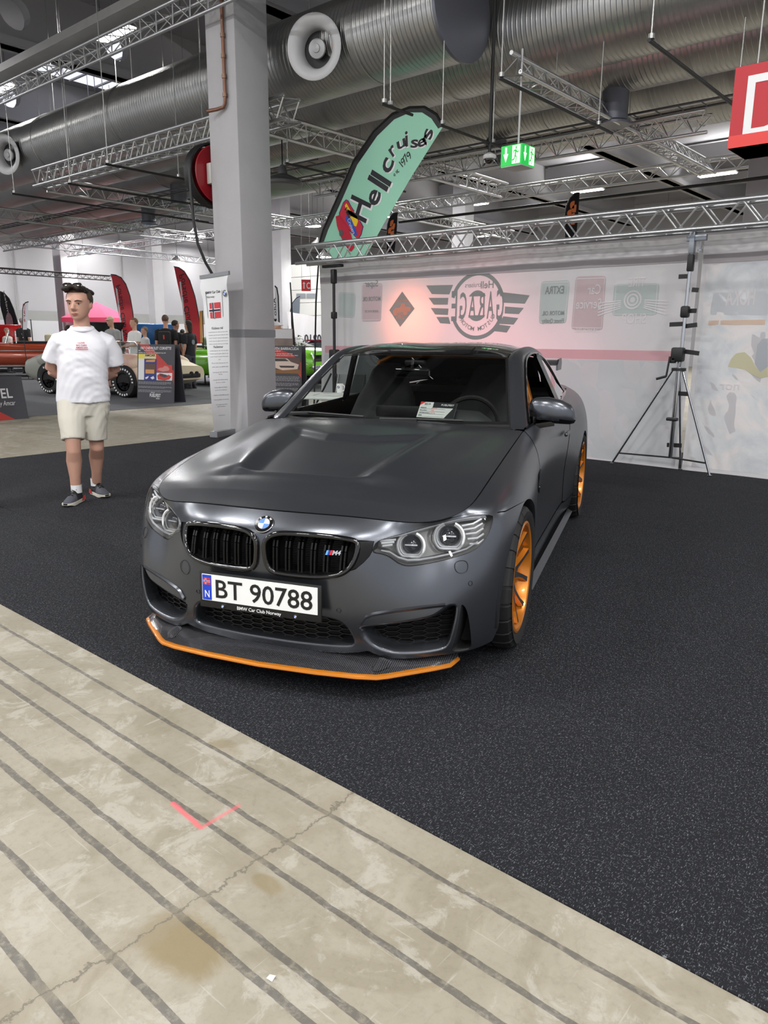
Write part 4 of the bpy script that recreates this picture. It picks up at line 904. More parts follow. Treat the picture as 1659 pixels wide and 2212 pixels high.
# ---- bonnet
def edge7(u): return BELT.ev(np.asarray(u, float), np.full(np.shape(u), 7.0))
def bonnet():
    nu, nv = 171, 171; a = np.linspace(-1,1,nu); b = np.linspace(.004,1,nv)
    us = 3.15+(10.45-3.15)*b**1.0
    side = edge7(us); side = side+np.array([0,0,0])
    fr_u = a*3.15; front = edge7(fr_u)
    cow = np.stack([.70*a*1.0+.072*a, .665+.16*np.abs(a)**2.2, .962-.030*np.abs(a)**2], -1)
    cow[:,0] = np.abs(side[-1,0])*a; e = side[-1]; cow[:,1] = .66+(e[1]-.66)*np.abs(a)**2.2; cow[:,2] = .962+(e[2]-.962)*a**2
    cs = front[0]; 
    A, B = np.meshgrid(a, b, indexing='ij')
    L = side*[-1,1,1]; Rr = side
    # run of the side edge against length so that rows stay even
    S = (1-B)[...,None]*front[:,None]+B[...,None]*cow[:,None]+((1-A)/2)[...,None]*L[None]+((1+A)/2)[...,None]*Rr[None]
    for ca, cb, p in ((0,0,front[0]),(1,0,front[-1]),(0,1,cow[0]),(1,1,cow[-1])):
        S = S-((A+1)/2 if ca else (1-A)/2)[...,None]*(B if cb else 1-B)[...,None]*p
    x, y, z = S[...,0], S[...,1], S[...,2]
    z = z+.030*(1-A**2)**1.0*np.sin(PI*np.clip(B,0,1))**.8*1.0+.012*(1-np.abs(A)**3)*np.clip(B*6,0,1)*(1-B)
    # sunk panel with a step at its front, flaring side walls and a raised shelf towards the screen
    ss = lambda t: np.clip(t,0,1)**2*(3-2*np.clip(t,0,1))
    ax = np.abs(x); w = .335+.13*np.clip((y+.40)/.92,-.2,1.2); yf = -.415+.18*ax**2
    on = ss((y-yf+.05)/.10)*(1-ss((y-.25)/.45))
    outer = np.exp(-np.clip((ax-w)/.11,0,9)**1.6)                    # swell that rises to the ridge from outside
    wall = ss((w-ax)/.12)                                           # 0 on the ridge, 1 on the panel
    ridge = outer*(1-wall)*.026*on
    rear = 1-ss((y-(.10+.55*np.clip(ax-.12,0,1)))/.075)              # panel ends at the shelf
    fstep = ss((y-yf)/.010)
    sunk = wall*fstep*rear*(1-.35*ss((y+.3)/.5))
    dome = wall*(1-rear)*.012*(1-ss((y-.35)/.30))
    lipz = (np.exp(-((y-yf+.012)/.022)**2)*.005+np.exp(-((y-yf+.03)/.09)**2)*.006)*ss((w+.03-ax)/.06)
    z = z+ridge-.017*sunk+dome+lipz
    z = z-.007*np.exp(-((ax-w-.19)/.07)**2)*ss((y+.35)/.3)*(1-ss((y-.3)/.4))
    return np.stack([x,y,z], -1)
HB_ = bonnet(); m = MB(); m.grid([[tuple(p) for p in r] for r in HB_]); 
# rolled edge
bn = m.build('bonnet', PAINT, CAR, smooth=25)
m = MB(); rim = [tuple(p) for p in HB_[:,0]]+[tuple(p) for p in HB_[-1,1:]]; left = [tuple(p) for p in HB_[0,1:]][::-1]
path = left+rim
m.grid([[(x*.999,y+.001,z-.001) for x,y,z in path],[(x*.985,y+.012,z-.03) for x,y,z in path]], flip=False); m.build('bonnet_flange', GAP, bn)
# ---- glasshouse
WS = Net([[(0,.66,.950),(0,.84,1.062),(0,1.02,1.166),(0,1.17,1.250),(0,1.29,1.312)],
          [(.25,.675,.950),(.235,.855,1.062),(.22,1.03,1.165),(.21,1.18,1.249),(.20,1.30,1.311)],
          [(.50,.735,.949),(.47,.91,1.06),(.44,1.075,1.163),(.415,1.225,1.246),(.395,1.335,1.307)],
          [(.69,.825,.945),(.65,.985,1.053),(.612,1.135,1.153),(.58,1.28,1.236),(.553,1.39,1.297)]], mir=False)
class Half:
    # mirrored use of a half surface whose first row lies on the centre line
    def __init__(s, P): 
        Q = [[(-x,y,z) for x,y,z in r] for r in P[:0:-1]]+P; s.n = Net(Q, mir=False); s.k = len(P)-1
    def ev(s, u, v): return s.n.ev(np.asarray(u, float)+s.k, v)
    def nor(s, u, v): return s.n.nor(np.asarray(u, float)+s.k, v)
WSH = Half([r.tolist() for r in WS.D])
GLS = glass('windscreen_glass', (222,227,224), 1.0, 1.42); GLT = glass('side_glass', (120,126,126), 1.0, 1.6)
fullr = lambda u, v0, v1, n=6: [(-u+2*u*k/n, v0) for k in range(n+1)]+[(u-2*u*k/n, v1) for k in range(n+1)]
patch(WSH, fullr(2.97,0,3.98), (), .3, .3).build('windscreen', GLS, CAR)
m = MB()    # black print round the glass
for (u0,u1,v0,v1) in ((-3,3,-.1,.12),(-3,3,3.9,4.03)):
    P = [[tuple(WSH.ev(np.array(u0+(u1-u0)*i/24), np.array(v))+WSH.nor(np.array(u0+(u1-u0)*i/24), np.array(v))*-.002) for v in (v0,v1)] for i in range(25)]; m.grid(P)
for s_ in (-1,1):
    P = [[tuple(WSH.ev(np.array(u*s_), np.array(v))-WSH.nor(np.array(u*s_), np.array(v))*.002) for u in (2.9,3.02)] for v in np.linspace(0,4,13)]; m.grid(P)
m.build('glass_border', MB_, CAR)
RF = Half([[(0,1.29,1.314),(0,1.42,1.352),(0,1.65,1.376),(0,1.95,1.382),(0,2.25,1.368),(0,2.5,1.342),(0,2.68,1.312)],
           [(.13,1.293,1.314),(.13,1.423,1.354),(.13,1.65,1.381),(.13,1.95,1.387),(.13,2.25,1.373),(.13,2.5,1.345),(.13,2.69,1.312)],
           [(.30,1.315,1.312),(.30,1.44,1.351),(.30,1.65,1.379),(.30,1.95,1.386),(.30,2.25,1.372),(.30,2.5,1.342),(.29,2.70,1.308)],
           [(.45,1.355,1.306),(.45,1.47,1.340),(.45,1.66,1.364),(.45,1.95,1.372),(.44,2.25,1.356),(.43,2.5,1.326),(.42,2.72,1.293)],
           [(.552,1.39,1.298),(.556,1.50,1.322),(.558,1.66,1.342),(.556,1.95,1.352),(.548,2.25,1.336),(.538,2.5,1.306),(.525,2.73,1.272)]])
patch(RF, fullr(3.98,0,6), (), .35, .4).build('roof_panel', mat('carbon_roof',(16,17,18),.07,.1,coat=1), CAR)
RW = Half([[(0,2.685,1.312),(0,2.9,1.245),(0,3.15,1.15),(0,3.38,1.062)],[(.25,2.695,1.308),(.25,2.9,1.243),(.25,3.15,1.147),(.25,3.38,1.06)],[(.52,2.735,1.270),(.515,2.93,1.205),(.505,3.15,1.118),(.49,3.36,1.048)]])
patch(RW, fullr(1.97,0.02,2.98), (), .3, .3).build('rear_window', glass('rear_glass',(150,165,160),1,1.5), CAR)
TR = Half([[(0,3.37,1.064),(0,3.55,1.052),(0,3.72,1.046),(0,3.755,1.036)],[(.3,3.37,1.062),(.3,3.54,1.050),(.3,3.70,1.044),(.3,3.74,1.034)],[(.52,3.34,1.048),(.54,3.5,1.036),(.55,3.62,1.03),(.555,3.66,1.024)],[(.66,3.30,1.018),(.66,3.42,1.017),(.62,3.56,1.02),(.57,3.655,1.022)]])
patch(TR, fullr(2.98,0,3), (), .3, .3).build('boot_lid', PAINT, CAR)
# pillars and roof rail: strip between screen edge, crown and side-window edge
PIL = [ # (inner, crown, outer) per station
 ((.705,.755,.915),(.755,.775,.925),(.790,.80,.915)),
 ((.690,.82,.944),(.745,.84,.955),(.785,.86,.945)),
 ((.652,.985,1.053),(.700,1.01,1.070),(.742,1.02,1.045)),
 ((.614,1.135,1.153),(.664,1.16,1.172),(.704,1.18,1.146)),
 ((.582,1.28,1.237),(.632,1.31,1.258),(.672,1.34,1.228)),
 ((.556,1.40,1.300),(.606,1.44,1.322),(.650,1.48,1.285)),
 ((.558,1.62,1.338),(.604,1.66,1.348),(.642,1.68,1.312)),
 ((.556,1.95,1.352),(.602,1.95,1.356),(.640,1.95,1.315)),
 ((.548,2.25,1.336),(.598,2.25,1.338),(.642,2.22,1.290)),
 ((.538,2.50,1.306),(.596,2.50,1.300),(.656,2.45,1.232)),
 ((.525,2.74,1.270),(.604,2.70,1.240),(.680,2.64,1.150)),
 ((.518,2.93,1.208),(.622,2.86,1.160),(.712,2.79,1.060)),
 ((.507,3.15,1.120),(.640,3.05,1.075),(.740,2.90,.995)),
 ((.49,3.36,1.046),(.650,3.25,1.03),(.748,3.05,1.0)),
]
PN = Net([[a_, tuple((np.array(a_)*.55+np.array(b_)*.5-np.array((0,0,-.004)))/1.05) if 0 else tuple(np.array(a_)*.5+np.array(b_)*.5+np.array((.004,0,.008))), b_, tuple(np.array(c_)*.5+np.array(b_)*.5+np.array((.008,0,.006))), c_] for a_,b_,c_ in PIL], mir=False, relax=1)
m = patch(PN, [(0,0),(13,0),(13,4),(0,4)], (), .4, .5)
n0 = len(m.v)
for sg in (1,-1):
    q = MB(); q.v = [(x*sg,y,z) for x,y,z in m.v]; q.f = [f if sg > 0 else f[::-1] for f in m.f]; q.m = [0]*len(q.f); q.n = m.n*[sg,1,1]
    pl = q.build('roof_pillar', PAINT, CAR)
    # window seal
    e = [tuple(np.array(p)*[sg,1,1]) for p in PN.ev(np.linspace(1,12.3,40), np.full(40,4.0))]
    bel = [tuple(np.array(p)*[sg,1,1]) for p in BELT.ev(np.linspace(15.2,10.7,30), np.full(30,6.97))]
    MB().tube(e, .011, 6).build('window_seal', GB, pl, smooth=60)
    MB().tube(bel, .010, 6).build('belt_moulding', GB, pl, smooth=60)
    # B pillar
    MB().bar((sg*.80,2.02,.96),(sg*.655,1.86,1.30),.07,.03,up=(1,0,0)).build('door_pillar', GB, pl, smooth=None)
    # rear side window
    qs = [(.795,2.06,.965),(.785,2.4,.985),(.755,2.82,1.0),(.712,2.78,1.06),(.684,2.63,1.145),(.66,2.44,1.225),(.648,2.22,1.28),(.645,1.92,1.305)]
    mm = MB(); c = (.725,2.33,1.12); mm.add([(sg*c[0],c[1],c[2])]+[(sg*(x-.004),y,z) for x,y,z in qs], [(0,1+i,1+(i+1)%8) if sg < 0 else (0,1+(i+1)%8,1+i) for i in range(8)]); mm.build('quarter_window', GLT, pl, smooth=80)
    # strip of body from quarter glass to boot
    mm = MB(); P = []
    for k in range(9):
        t = k/8; a1 = PN.ev(np.array(12+t), np.array(4.)); b1 = BELT.ev(np.array(15.2+t*.9), np.array(6.95)); P.append([tuple(np.array(a1)*[sg,1,1]), tuple(np.array(b1)*[sg,1,1])])
    mm.grid(P, flip=sg < 0); mm.build('shoulder', PAINT, pl, smooth=60)
    mm = MB(); P = []
    tr = TR.ev(np.full(9,3.*sg), np.linspace(0,3,9)); 
    for k in range(9): P.append([tuple(tr[k]), tuple(BELT.ev(np.array(sg*(16.0+k/8*2.0)), np.array(6.95)))])
    mm.grid(P, flip=sg < 0); mm.build('rear_shoulder', PAINT, CAR, smooth=60)
mm = MB(); tr = TR.ev(np.linspace(-3,3,31), np.full(31,3.)); bb = [BELT.ev(np.array(np.sign(k)*(20-abs(k)*2) if k else 20.), np.array(6.95)) for k in np.linspace(-1,1,31)]
mm.grid([[tuple(a_) for a_ in tr],[tuple(b_) for b_ in bb]]); mm.build('boot_edge', PAINT, CAR)
# cowl under the screen, wipers
m = MB(); m.grid([[(x,.62+.17*abs(x/.7)**2.2+dy,z) for x in np.linspace(-.72,.72,21)] for dy,z in ((-.03,.925),(.03,.935),(.10,.955))], flip=True); m.build('cowl_panel', MB_, CAR)
for p in ([(-.655,.80,.962),(-.50,.735,.975),(-.12,.655,.972)], [(-.02,.645,.966),(.2,.655,.970),(.45,.70,.968)]):
    m = MB(); m.tube(p, .007, 6); m.bar(Vector(p[0])+Vector((0,-.012,-.006)), Vector(p[1])+Vector((0,-.012,-.004)), .018, .012); m.build('wiper', MB_, CAR)
# ---- door mirrors
def mirror(sg):
    secs = []; n = 20
    # sections along x: (x, yc, zc, ry, rz)
    for x, yc, zc, ry, rz in ((.752,1.07,.995,.004,.05),(.760,1.07,.996,.035,.070),(.79,1.075,1.000,.058,.082),(.86,1.08,.999,.068,.086),(.93,1.09,.990,.068,.080),(.985,1.105,.978,.058,.066),(1.008,1.115,.968,.038,.042),(1.016,1.12,.962,.004,.006)):
        ring = []
        for k in range(n):
            a = 2*PI*k/n; cy, cz = math.cos(a), math.sin(a); e = .75
            ring.append((sg*x, yc-ry*math.copysign(abs(cy)**e, cy), zc+rz*math.copysign(abs(cz)**e, cz)*(1 if cz > 0 else .72)))
        secs.append(ring)
    m = MB(); nb = []
    m.grid(secs, closed_v=True, flip=sg < 0)
    m.m = [1 if (sum(m.v[i][2] for i in f)/4 < .962) else (2 if sum(m.v[i][1] for i in f)/4 > 1.135 else 0) for f in m.f]
    o = m.build('door_mirror', [PAINT, GB, CHR], CAR, smooth=70)
    m = MB(); m.bar((sg*.785,1.0,.925),(sg*.88,1.075,.937),.07,.028); m.bar((sg*.785,.99,.94),(sg*.775,1.08,.985),.03,.09); m.build('mirror_arm', GB, o)
mirror(1); mirror(-1)
# ---- rear wing
m = MB(); P = [[(x,3.62+.24*t, 1.185+.03*math.sin(PI*min(t*1.2,1))-.0*t+.02*t+dz*(math.sin(PI*t)*.7+.3)) for t,dz in [(k/8,.008) for k in range(9)]+[(k/8,-.010) for k in range(8,-1,-1)]] for x in np.linspace(-.58,.58,13)]
m.grid(P, closed_v=True); rw = m.build('rear_wing', CARB, CAR, smooth=50)
for sg in (1,-1):
    m = MB(); m.prism([(3.60,1.14),(3.88,1.14),(3.90,1.20),(3.86,1.245),(3.68,1.235),(3.60,1.19)], .014, Matrix(((0,0,1,.583 if sg > 0 else -.597),(1,0,0,0),(0,1,0,0),(0,0,0,1)))); m.build('end_plate', PAINT, rw, smooth=None)
    m = MB(); m.prism([(3.60,1.03),(3.75,1.03),(3.80,1.20),(3.70,1.20)], .012, Matrix(((0,0,1,sg*.34-.006),(1,0,0,0),(0,1,0,0),(0,0,0,1)))); m.build('wing_strut', MB_, rw, smooth=None)
# ---- wheels
def wheel(name, x, y, r, rim_r, wid, sg):
    M = Matrix.Translation((sg*x, y, r)) @ Matrix.Rotation(sg*PI/2, 4, 'Y')      # z of the wheel points outwards
    o = wid
    m = MB(); m.mt(0).lathe([(rim_r-.004,.0),(rim_r+.006,-.002),(rim_r+.008,.006),(rim_r-.002,.009),(rim_r-.012,.004),(rim_r-.022,-.02),(rim_r-.028,-.07),(rim_r-.03,-wid+.04),(rim_r,-wid+.02)], 56, M)
    rim = m.build(name, [ORG], CAR, smooth=40)
    # tyre with sidewall and block grooves
    N = 104; V = []; prof = [(rim_r,-.004),(rim_r+.02,.010),(rim_r+.055,.016),(r-.028,.012),(r-.010,.000),(r-.002,-.022),(r,-.055),(r,-.078),(r-.007,-.080),(r-.007,-.088),(r,-.090),(r,-wid*.5),(r-.007,-wid*.5-.002),(r-.007,-wid*.5-.01),(r,-wid*.5-.012),(r,-wid+.06),(r-.004,-wid+.03),(r-.03,-wid),(rim_r,-wid+.02)]
    for i in range(N):
        a = 2*PI*(i//4+(0,.80,.83,.97)[i%4])/(N//4); g = .006 if i % 4 in (2,3) else 0
        for k,(q,z) in enumerate(prof): 
            q2 = q-(g if 3 <= k <= 16 else 0); V.append((q2*math.cos(a), q2*math.sin(a), z))
    m = MB(); n = len(prof); m.add(V, [(i*n+k,((i+1)%N)*n+k,((i+1)%N)*n+k+1,i*n+k+1) for i in range(N) for k in range(n-1)], M); m.build('tyre', RUB, rim, smooth=30)
    hub_z = -.038; fz = .0
    for k in range(5):
        m = MB()
        for s in (-1,1):
            a0 = 2*PI*k/5+.3; ah = a0+s*R_(9); ar = a0+s*R_(19)
            pts = []
            for t in (0,.35,.7,1):
                a = ah+(ar-ah)*t; q = .052+(rim_r-.03-.052)*t; w = (.017,.011,.009,.012)[int(round(t*3)) if t not in (.35,.7) else (1 if t == .35 else 2)]
                z = hub_z+(fz-hub_z)*(t**1.3); c = Vector((q*math.cos(a), q*math.sin(a), z)); tg = Vector((-math.sin(a), math.cos(a), 0)); pts.append((c, tg, w))
            ringv = []
            for c, tg, w in pts: ringv.append([c-tg*w, c+tg*w, c+tg*w*1.2-Vector((0,0,.026)), c-tg*w*1.2-Vector((0,0,.026))])
            for i in range(3):
                A, B = ringv[i], ringv[i+1]
                m.mt(1).add([M @ p for p in (A[0],A[1],B[1],B[0])], [(0,1,2,3)])
                for p, q in ((1,2),(2,3),(3,0)): m.mt(0).add([M @ z for z in (A[p],A[q],B[q],B[p])], [(0,1,2,3)])
            # small fork at the rim
        m.mt(1).prism([(.10*math.cos(2*PI*k/5+.3)+.012*math.cos(t),.10*math.sin(2*PI*k/5+.3)+.012*math.sin(t)) for t in (0,2,4)], .002, M @ Matrix.Translation((0,0,-.034)))
        m.build('spoke', [ORG, ALU], rim, smooth=None)
    m = MB(); m.mt(1).lathe([(.034,hub_z+.002),(.062,hub_z),(.066,hub_z-.03)], 30, M).mt(0).lathe([(0,hub_z-.004),(.030,hub_z-.004),(.034,hub_z+.002)], 24, M); m.build('hub', [ORG, ALU], rim, smooth=30)
    m = MB(); m.lathe([(.06,-.11),(.19,-.11),(.19,-.14),(.06,-.14)], 40, M); m.build('brake_disc', mat('brake_disc',(70,68,66),.4,.8), rim, smooth=30)
    m = MB(); m.lathe([(.12,-.09),(.205,-.09),(.205,-.16),(.12,-.16),(.12,-.09)], 12, M, R_(150), R_(215)); m.build('brake_caliper', mat('caliper_gold',(150,120,60),.4), rim, smooth=30)
wheel('front_wheel', .915, 0, .334, .2525, .265, 1); wheel('front_wheel', .915, 0, .334, .2525, .265, -1)
wheel('rear_wheel', .922, 2.812, .340, .265, .285, 1); wheel('rear_wheel', .922, 2.812, .340, .265, .285, -1)
# ---- underbody and cabin
m = MB(); m.box((0,1.75,.17), (1.2,3.5,.06)); m.box((0,-.30,.46), (.92,.4,.34)); m.box((0,.35,.46),(1.06,.7,.55)); m.box((0,3.3,.5), (1.05,.7,.5)); m.build('underbody', BLK, CAR, smooth=None)
m = MB(); P = [[(x, y, z-.01*abs(x)) for y,z in ((.70,.90),(.78,.935),(.98,.945),(1.12,.93),(1.17,.88),(1.16,.62))] for x in np.linspace(-.70,.70,15)]
m.grid(P); dash = m.build('dashboard', mat('dash_plastic',(30,31,33),.7), CAR, smooth=50)
m = MB(); m.lathe([(0,.03),(.12,.025),(.19,0),(.2,-.03)], 24, Matrix.Translation((.36,.98,.945)) @ Matrix.Diagonal((1,.7,1.9,1))); m.build('instrument_hood', mat('hood_leather',(48,50,52),.6), dash, smooth=60)
m = MB(); m.box((-.03,1.02,.975),(.30,.02,.07),None,.008); m.build('screen_display', MB_, dash)
m = MB(); Ms = Matrix.Translation((.36,1.22,.88)) @ Matrix.Rotation(R_(68), 4, 'X'); m.tube([tuple(Ms @ Vector((.185*math.cos(a),.185*math.sin(a),0))) for a in np.linspace(0,2*PI,32,endpoint=False)], .016, 8, closed=True)
m.cyl(Ms @ Vector((0,0,-.10)), Ms @ Vector((0,0,.01)), .05)
for a in (0,PI,-PI/2): m.bar(Ms @ Vector((0,0,0)), Ms @ Vector((.18*math.cos(a),.18*math.sin(a),0)), .03, .012)
m.build('steering_wheel', MB_, CAR)
for sx in (.37,-.37):
    m = MB(); P = []
    for z, w, y, d in ((.42,.24,1.50,.10),(.60,.27,1.60,.11),(.85,.26,1.72,.10),(1.0,.215,1.79,.085),(1.10,.16,1.83,.07),(1.19,.13,1.86,.055),(1.235,.08,1.87,.03)):
        P.append([(sx+w*math.cos(a)*(1 if abs(math.cos(a)) < .8 else 1), y+d*math.sin(a)-(.05*abs(math.cos(a))**3), z) for a in np.linspace(0,2*PI,20,endpoint=False)])
    m.grid(P, closed_v=True); m.add([P[-1][i] for i in range(20)], [tuple(range(20))])
    Q = [[(sx+w*math.cos(a), y, z+h*math.sin(a)) for a in np.linspace(0,2*PI,16,endpoint=False)] for y, w, z, h in ((1.14,.20,.50,.05),(1.2,.26,.48,.08),(1.5,.27,.44,.09),(1.62,.25,.44,.09))]
    m.grid(Q, closed_v=True, flip=True); m.build('seat', SEAT, CAR, smooth=60)
m = MB(); m.grid([[(x,2.42,z) for z in (.3,1.0)] for x in (-.78,.78)]); m.grid([[(x,y,1.0) for y in (2.42,3.36)] for x in (-.7,.7)]); m.build('parcel_shelf', BLK, CAR)
for sg in (1,-1):
    m = MB(); P = [[tuple(np.array(BELT.ev(np.array(u), np.array(v)))*[sg,1,1]-np.array((sg*.05,0,.0))) for v in (1,2,3,4,5,6,6.8)] for u in np.linspace(10.4,16.8,14)]; m.grid(P, flip=sg > 0); m.build('door_card', BLK, CAR)
    # roll cage
m = MB(); m.tube([(-.60,2.05,.3),(-.60,2.05,1.0),(-.53,2.05,1.24),(-.42,2.05,1.29),(.42,2.05,1.29),(.53,2.05,1.24),(.60,2.05,1.0),(.60,2.05,.3)], .02, 10)
m.tube([(-.55,2.06,.95),(.50,2.5,.55)], .018, 8); m.tube([(.55,2.06,.95),(-.5,2.5,.55)], .018, 8)
for sg in (1,-1): m.tube([(sg*.52,2.06,1.22),(sg*.45,2.9,.85)], .02, 8); None
m.build('roll_cage', ORG, CAR, smooth=60)
m = MB(); m.box((0,1.17,1.200), (.235,.035,.065), Matrix.Rotation(0,4,'X'), .018); m.cyl((0,1.17,1.22),(0,1.19,1.28),.01); m.build('rear_view_mirror', GB, CAR)
m = MB(); m.box((0,1.24,1.262), (.13,.05,.03), None, .01); m.build('sensor_pod', MB_, CAR)

# ================================================================== THE STAND
FX = lambda y: Matrix(((1,0,0,0),(0,0,-1,y),(0,1,0,0),(0,0,0,1)))       # sheet facing the front: local x right, y up
def fabric(name, col, glow=.35, rough=.8):
    if name in MATS: return MATS[name]
    m = bpy.data.materials.new(name); m.use_nodes = True; MATS[name] = m; nt = m.node_tree; b = nt.nodes['Principled BSDF']; out = nt.nodes['Material Output']
    b.inputs['Base Color'].default_value = srgb(*col); b.inputs['Roughness'].default_value = rough; b.inputs['Specular IOR Level'].default_value = .2
    t = nt.nodes.new('ShaderNodeBsdfTranslucent'); t.inputs[0].default_value = srgb(*col); mx = nt.nodes.new('ShaderNodeMixShader'); mx.inputs[0].default_value = glow
    nt.links.new(b.outputs[0], mx.inputs[1]); nt.links.new(t.outputs[0], mx.inputs[2]); nt.links.new(mx.outputs[0], out.inputs[0]); return m
CLOTH = fabric('banner_cloth', (214,212,215))
def wave(x, z): return .010*math.sin(x*2.1+z*1.3)+.006*math.sin(x*5.3-z*2.7)+.004*math.sin(x*9+z*6)
YB = 5.86
def cl(x, z, off=0): return (x, YB+wave(x, z)-off, z)
def print_on(mb, poly, off=.002, g=.12):
    # flat print that follows the cloth
    global CDT_CLEAR
    CDT_CLEAR = g*.4; a = np.array(poly); lo, hi = a.min(0), a.max(0)
    v, F = cdt(resample(list(poly), g), (), np.stack(np.meshgrid(np.arange(lo[0]+g/2,hi[0],g), np.arange(lo[1]+g/2,hi[1],g)), -1).reshape(-1,2))
    mb.add([cl(x, z, off) for x, z in v], F)
def text_on(mb, s, x, z, h, w, off=.004, mirror=True, rot=0, **k):
    t = MB(); text(t, s, Matrix.Translation((x,z,0)) @ Matrix.Rotation(rot,4,'Z'), h, w, mirror=mirror, **k); mb.add([cl(a, b, off) for a, b, _ in t.v], t.f)
def banner(name, label, x0, x1, z0, z1, nx=60):
    m = MB(); m.grid([[cl(x0+(x1-x0)*i/nx, z0+(z1-z0)*j/24) for j in range(25)] for i in range(nx+1)], flip=True); return tag(m.build(name, CLOTH, smooth=180), label, 'banner')
bk = banner('backdrop_banner', 'wide white cloth banner seen from behind, its mirrored garage emblem showing through, behind the coupe', -6.06, -.37, .008, 2.55)
INKS = [fabric('ink_grey',(146,150,150),.25), fabric('ink_pale_green',(190,200,198),.3), fabric('ink_pale_rose',(205,186,190),.3), fabric('ink_pink',(221,178,184),.35), fabric('ink_white',(222,218,220),.3), fabric('hem_shadow_grey',(176,171,174),.2), fabric('ink_orange',(232,160,140),.3)]  # the hem's grey has the truss tube's shadow in its colour
m = MB()
for P in ([(-4.001,2.131),(-3.554,2.121),(-3.609,2.001),(-3.9,2.014)], [(-3.954,1.966),(-3.624,1.956),(-3.633,1.868),(-3.868,1.874)], [(-3.914,1.832),(-3.619,1.817),(-3.628,1.734),(-3.84,1.744)], [(-3.82,1.711),(-3.616,1.708),(-3.583,1.616),(-3.754,1.627)],
          [(-2.785,2.002),(-2.38,1.95),(-2.444,1.852),(-2.758,1.872)], [(-2.725,1.825),(-2.457,1.802),(-2.523,1.727),(-2.727,1.739)], [(-2.746,1.705),(-2.528,1.68),(-2.591,1.6),(-2.797,1.61)], [(-2.808,1.602),(-2.631,1.583),(-2.688,1.502),(-2.882,1.52)]): print_on(m, P)
(exl,_),(exr,_),(_,ezt),(_,ezb) = [(-3.591,1.856),(-2.73,1.799),(-3.167,2.275),(-3.209,1.411)]
ecx, ecz, ea, eb = (exl+exr)/2, (ezt+ezb)/2, (exr-exl)/2, (ezt-ezb)/2
def earc(a0, a1, k0, k1, n=24): 
    A = [R_(a0+(a1-a0)*i/n) for i in range(n+1)]
    return [(ecx+ea*k0*math.cos(a), ecz+eb*k0*math.sin(a)) for a in A]+[(ecx+ea*k1*math.cos(a), ecz+eb*k1*math.sin(a)) for a in A[::-1]]
print_on(m, earc(16,164,1,.88)); print_on(m, earc(201,339,1,.88)); 
print_on(m, [(ecx+ea*.40*math.cos(a), ecz+eb*.45*math.sin(a)) for a in np.linspace(R_(38),R_(142),16)]); print_on(m, [(ecx+ea*.40*math.cos(a), ecz+eb*.45*math.sin(a)) for a in np.linspace(R_(218),R_(322),16)])
for ch, u, h in zip('GARAGE', (.80,.47,.15,-.16,-.48,-.80), (.46,.40,.36,.36,.40,.46)): text_on(m, ch, ecx+ea*u*1.06, ecz-h*.40, h*.84, ea*.255*(1 if ch != 'E' else .85), bold=.012)
text_on(m, 'Hell', ecx+ea*.36, ecz+eb*.50, .09, .20, bold=.01); text_on(m, 'cruisers', ecx-ea*.17, ecz+eb*.55, .06, .26)
for i, ch in enumerate('CUSTOM MOTORS'):
    a = R_(-90+ (6-i)*-10.5*-1); 
    if ch != ' ': text_on(m, ch, ecx+ea*.74*math.cos(a), ecz+eb*.74*math.sin(a), .055, None, rot=a+PI/2, bold=.01)
m.build('garage_emblem', INKS[0], bk, smooth=None)
m = MB(); m.mt(0); print_on(m, [(-4.418,2.066),(-4.183,1.828),(-4.443,1.58),(-4.654,1.815)])
m.mt(1)
for P in ([(-4.576,1.798),(-4.55,1.84),(-4.455,1.849),(-4.43,1.902),(-4.364,1.9),(-4.353,1.86),(-4.258,1.849),(-4.262,1.792),(-4.332,1.79),(-4.485,1.777)],): print_on(m, P, .004)
for c in [(-4.537,1.786),(-4.352,1.788)]: print_on(m, [(c[0]+.045*math.cos(a), c[1]+.05*math.sin(a)) for a in np.linspace(0,2*PI,14,endpoint=False)], .005)
for s_, u, h, w in (('Auto Repair',(628,368),.035,.22),('24h',(615,495),.09,.14)):
    (x,z), = [(-4.415,1.928)] if s_[0] == 'A' else [(-4.445,1.688)]; text_on(m, s_, x, z, h, w)
m.build('diamond_sign_print', [INKS[0], INKS[6]], bk, smooth=None)
def round_poly(P, r):
    out = []; n = len(P)
    for i in range(n):
        p0, p1, p2 = Vector(P[i-1]), Vector(P[i]), Vector(P[(i+1)%n]); a = p1+(p0-p1).normalized()*r; b = p1+(p2-p1).normalized()*r
        out += [tuple(a), tuple((a+b)/4+p1/2), tuple(b)]
    return out
def card(P, ink, name, texts, border=True):
    m = MB(); m.mt(0); print_on(m, round_poly(P, .045)); c = np.mean(P, 0); m.mt(1)
    if border:
        Q = [tuple(c+(np.array(p)-c)*.93) for p in P]; R2 = [tuple(c+(np.array(p)-c)*.895) for p in P]
        for i in range(4): print_on(m, [Q[i],Q[(i+1)%4],R2[(i+1)%4],R2[i]], .004)
    for s_, dx, dz, h, w, k in texts:
        m.mt(k); text_on(m, s_, c[0]+dx, c[1]+dz, h, w, .006, bold=.01)
    return m.build(name, [ink, INKS[4], INKS[0], INKS[3]], bk, smooth=None)
card([(-5.667,2.103),(-5.299,2.074),(-5.323,1.714),(-5.685,1.735)], INKS[1], 'poster_print', [])
card([(-5.168,2.214),(-4.784,2.192),(-4.804,1.661),(-5.188,1.659)], INKS[2], 'poster_print', [('Super',0,.22,.09,.24,2),('MOTOR OIL',0,.02,.06,.34,2),('SERVICE',0,-.14,.03,.26,2)])
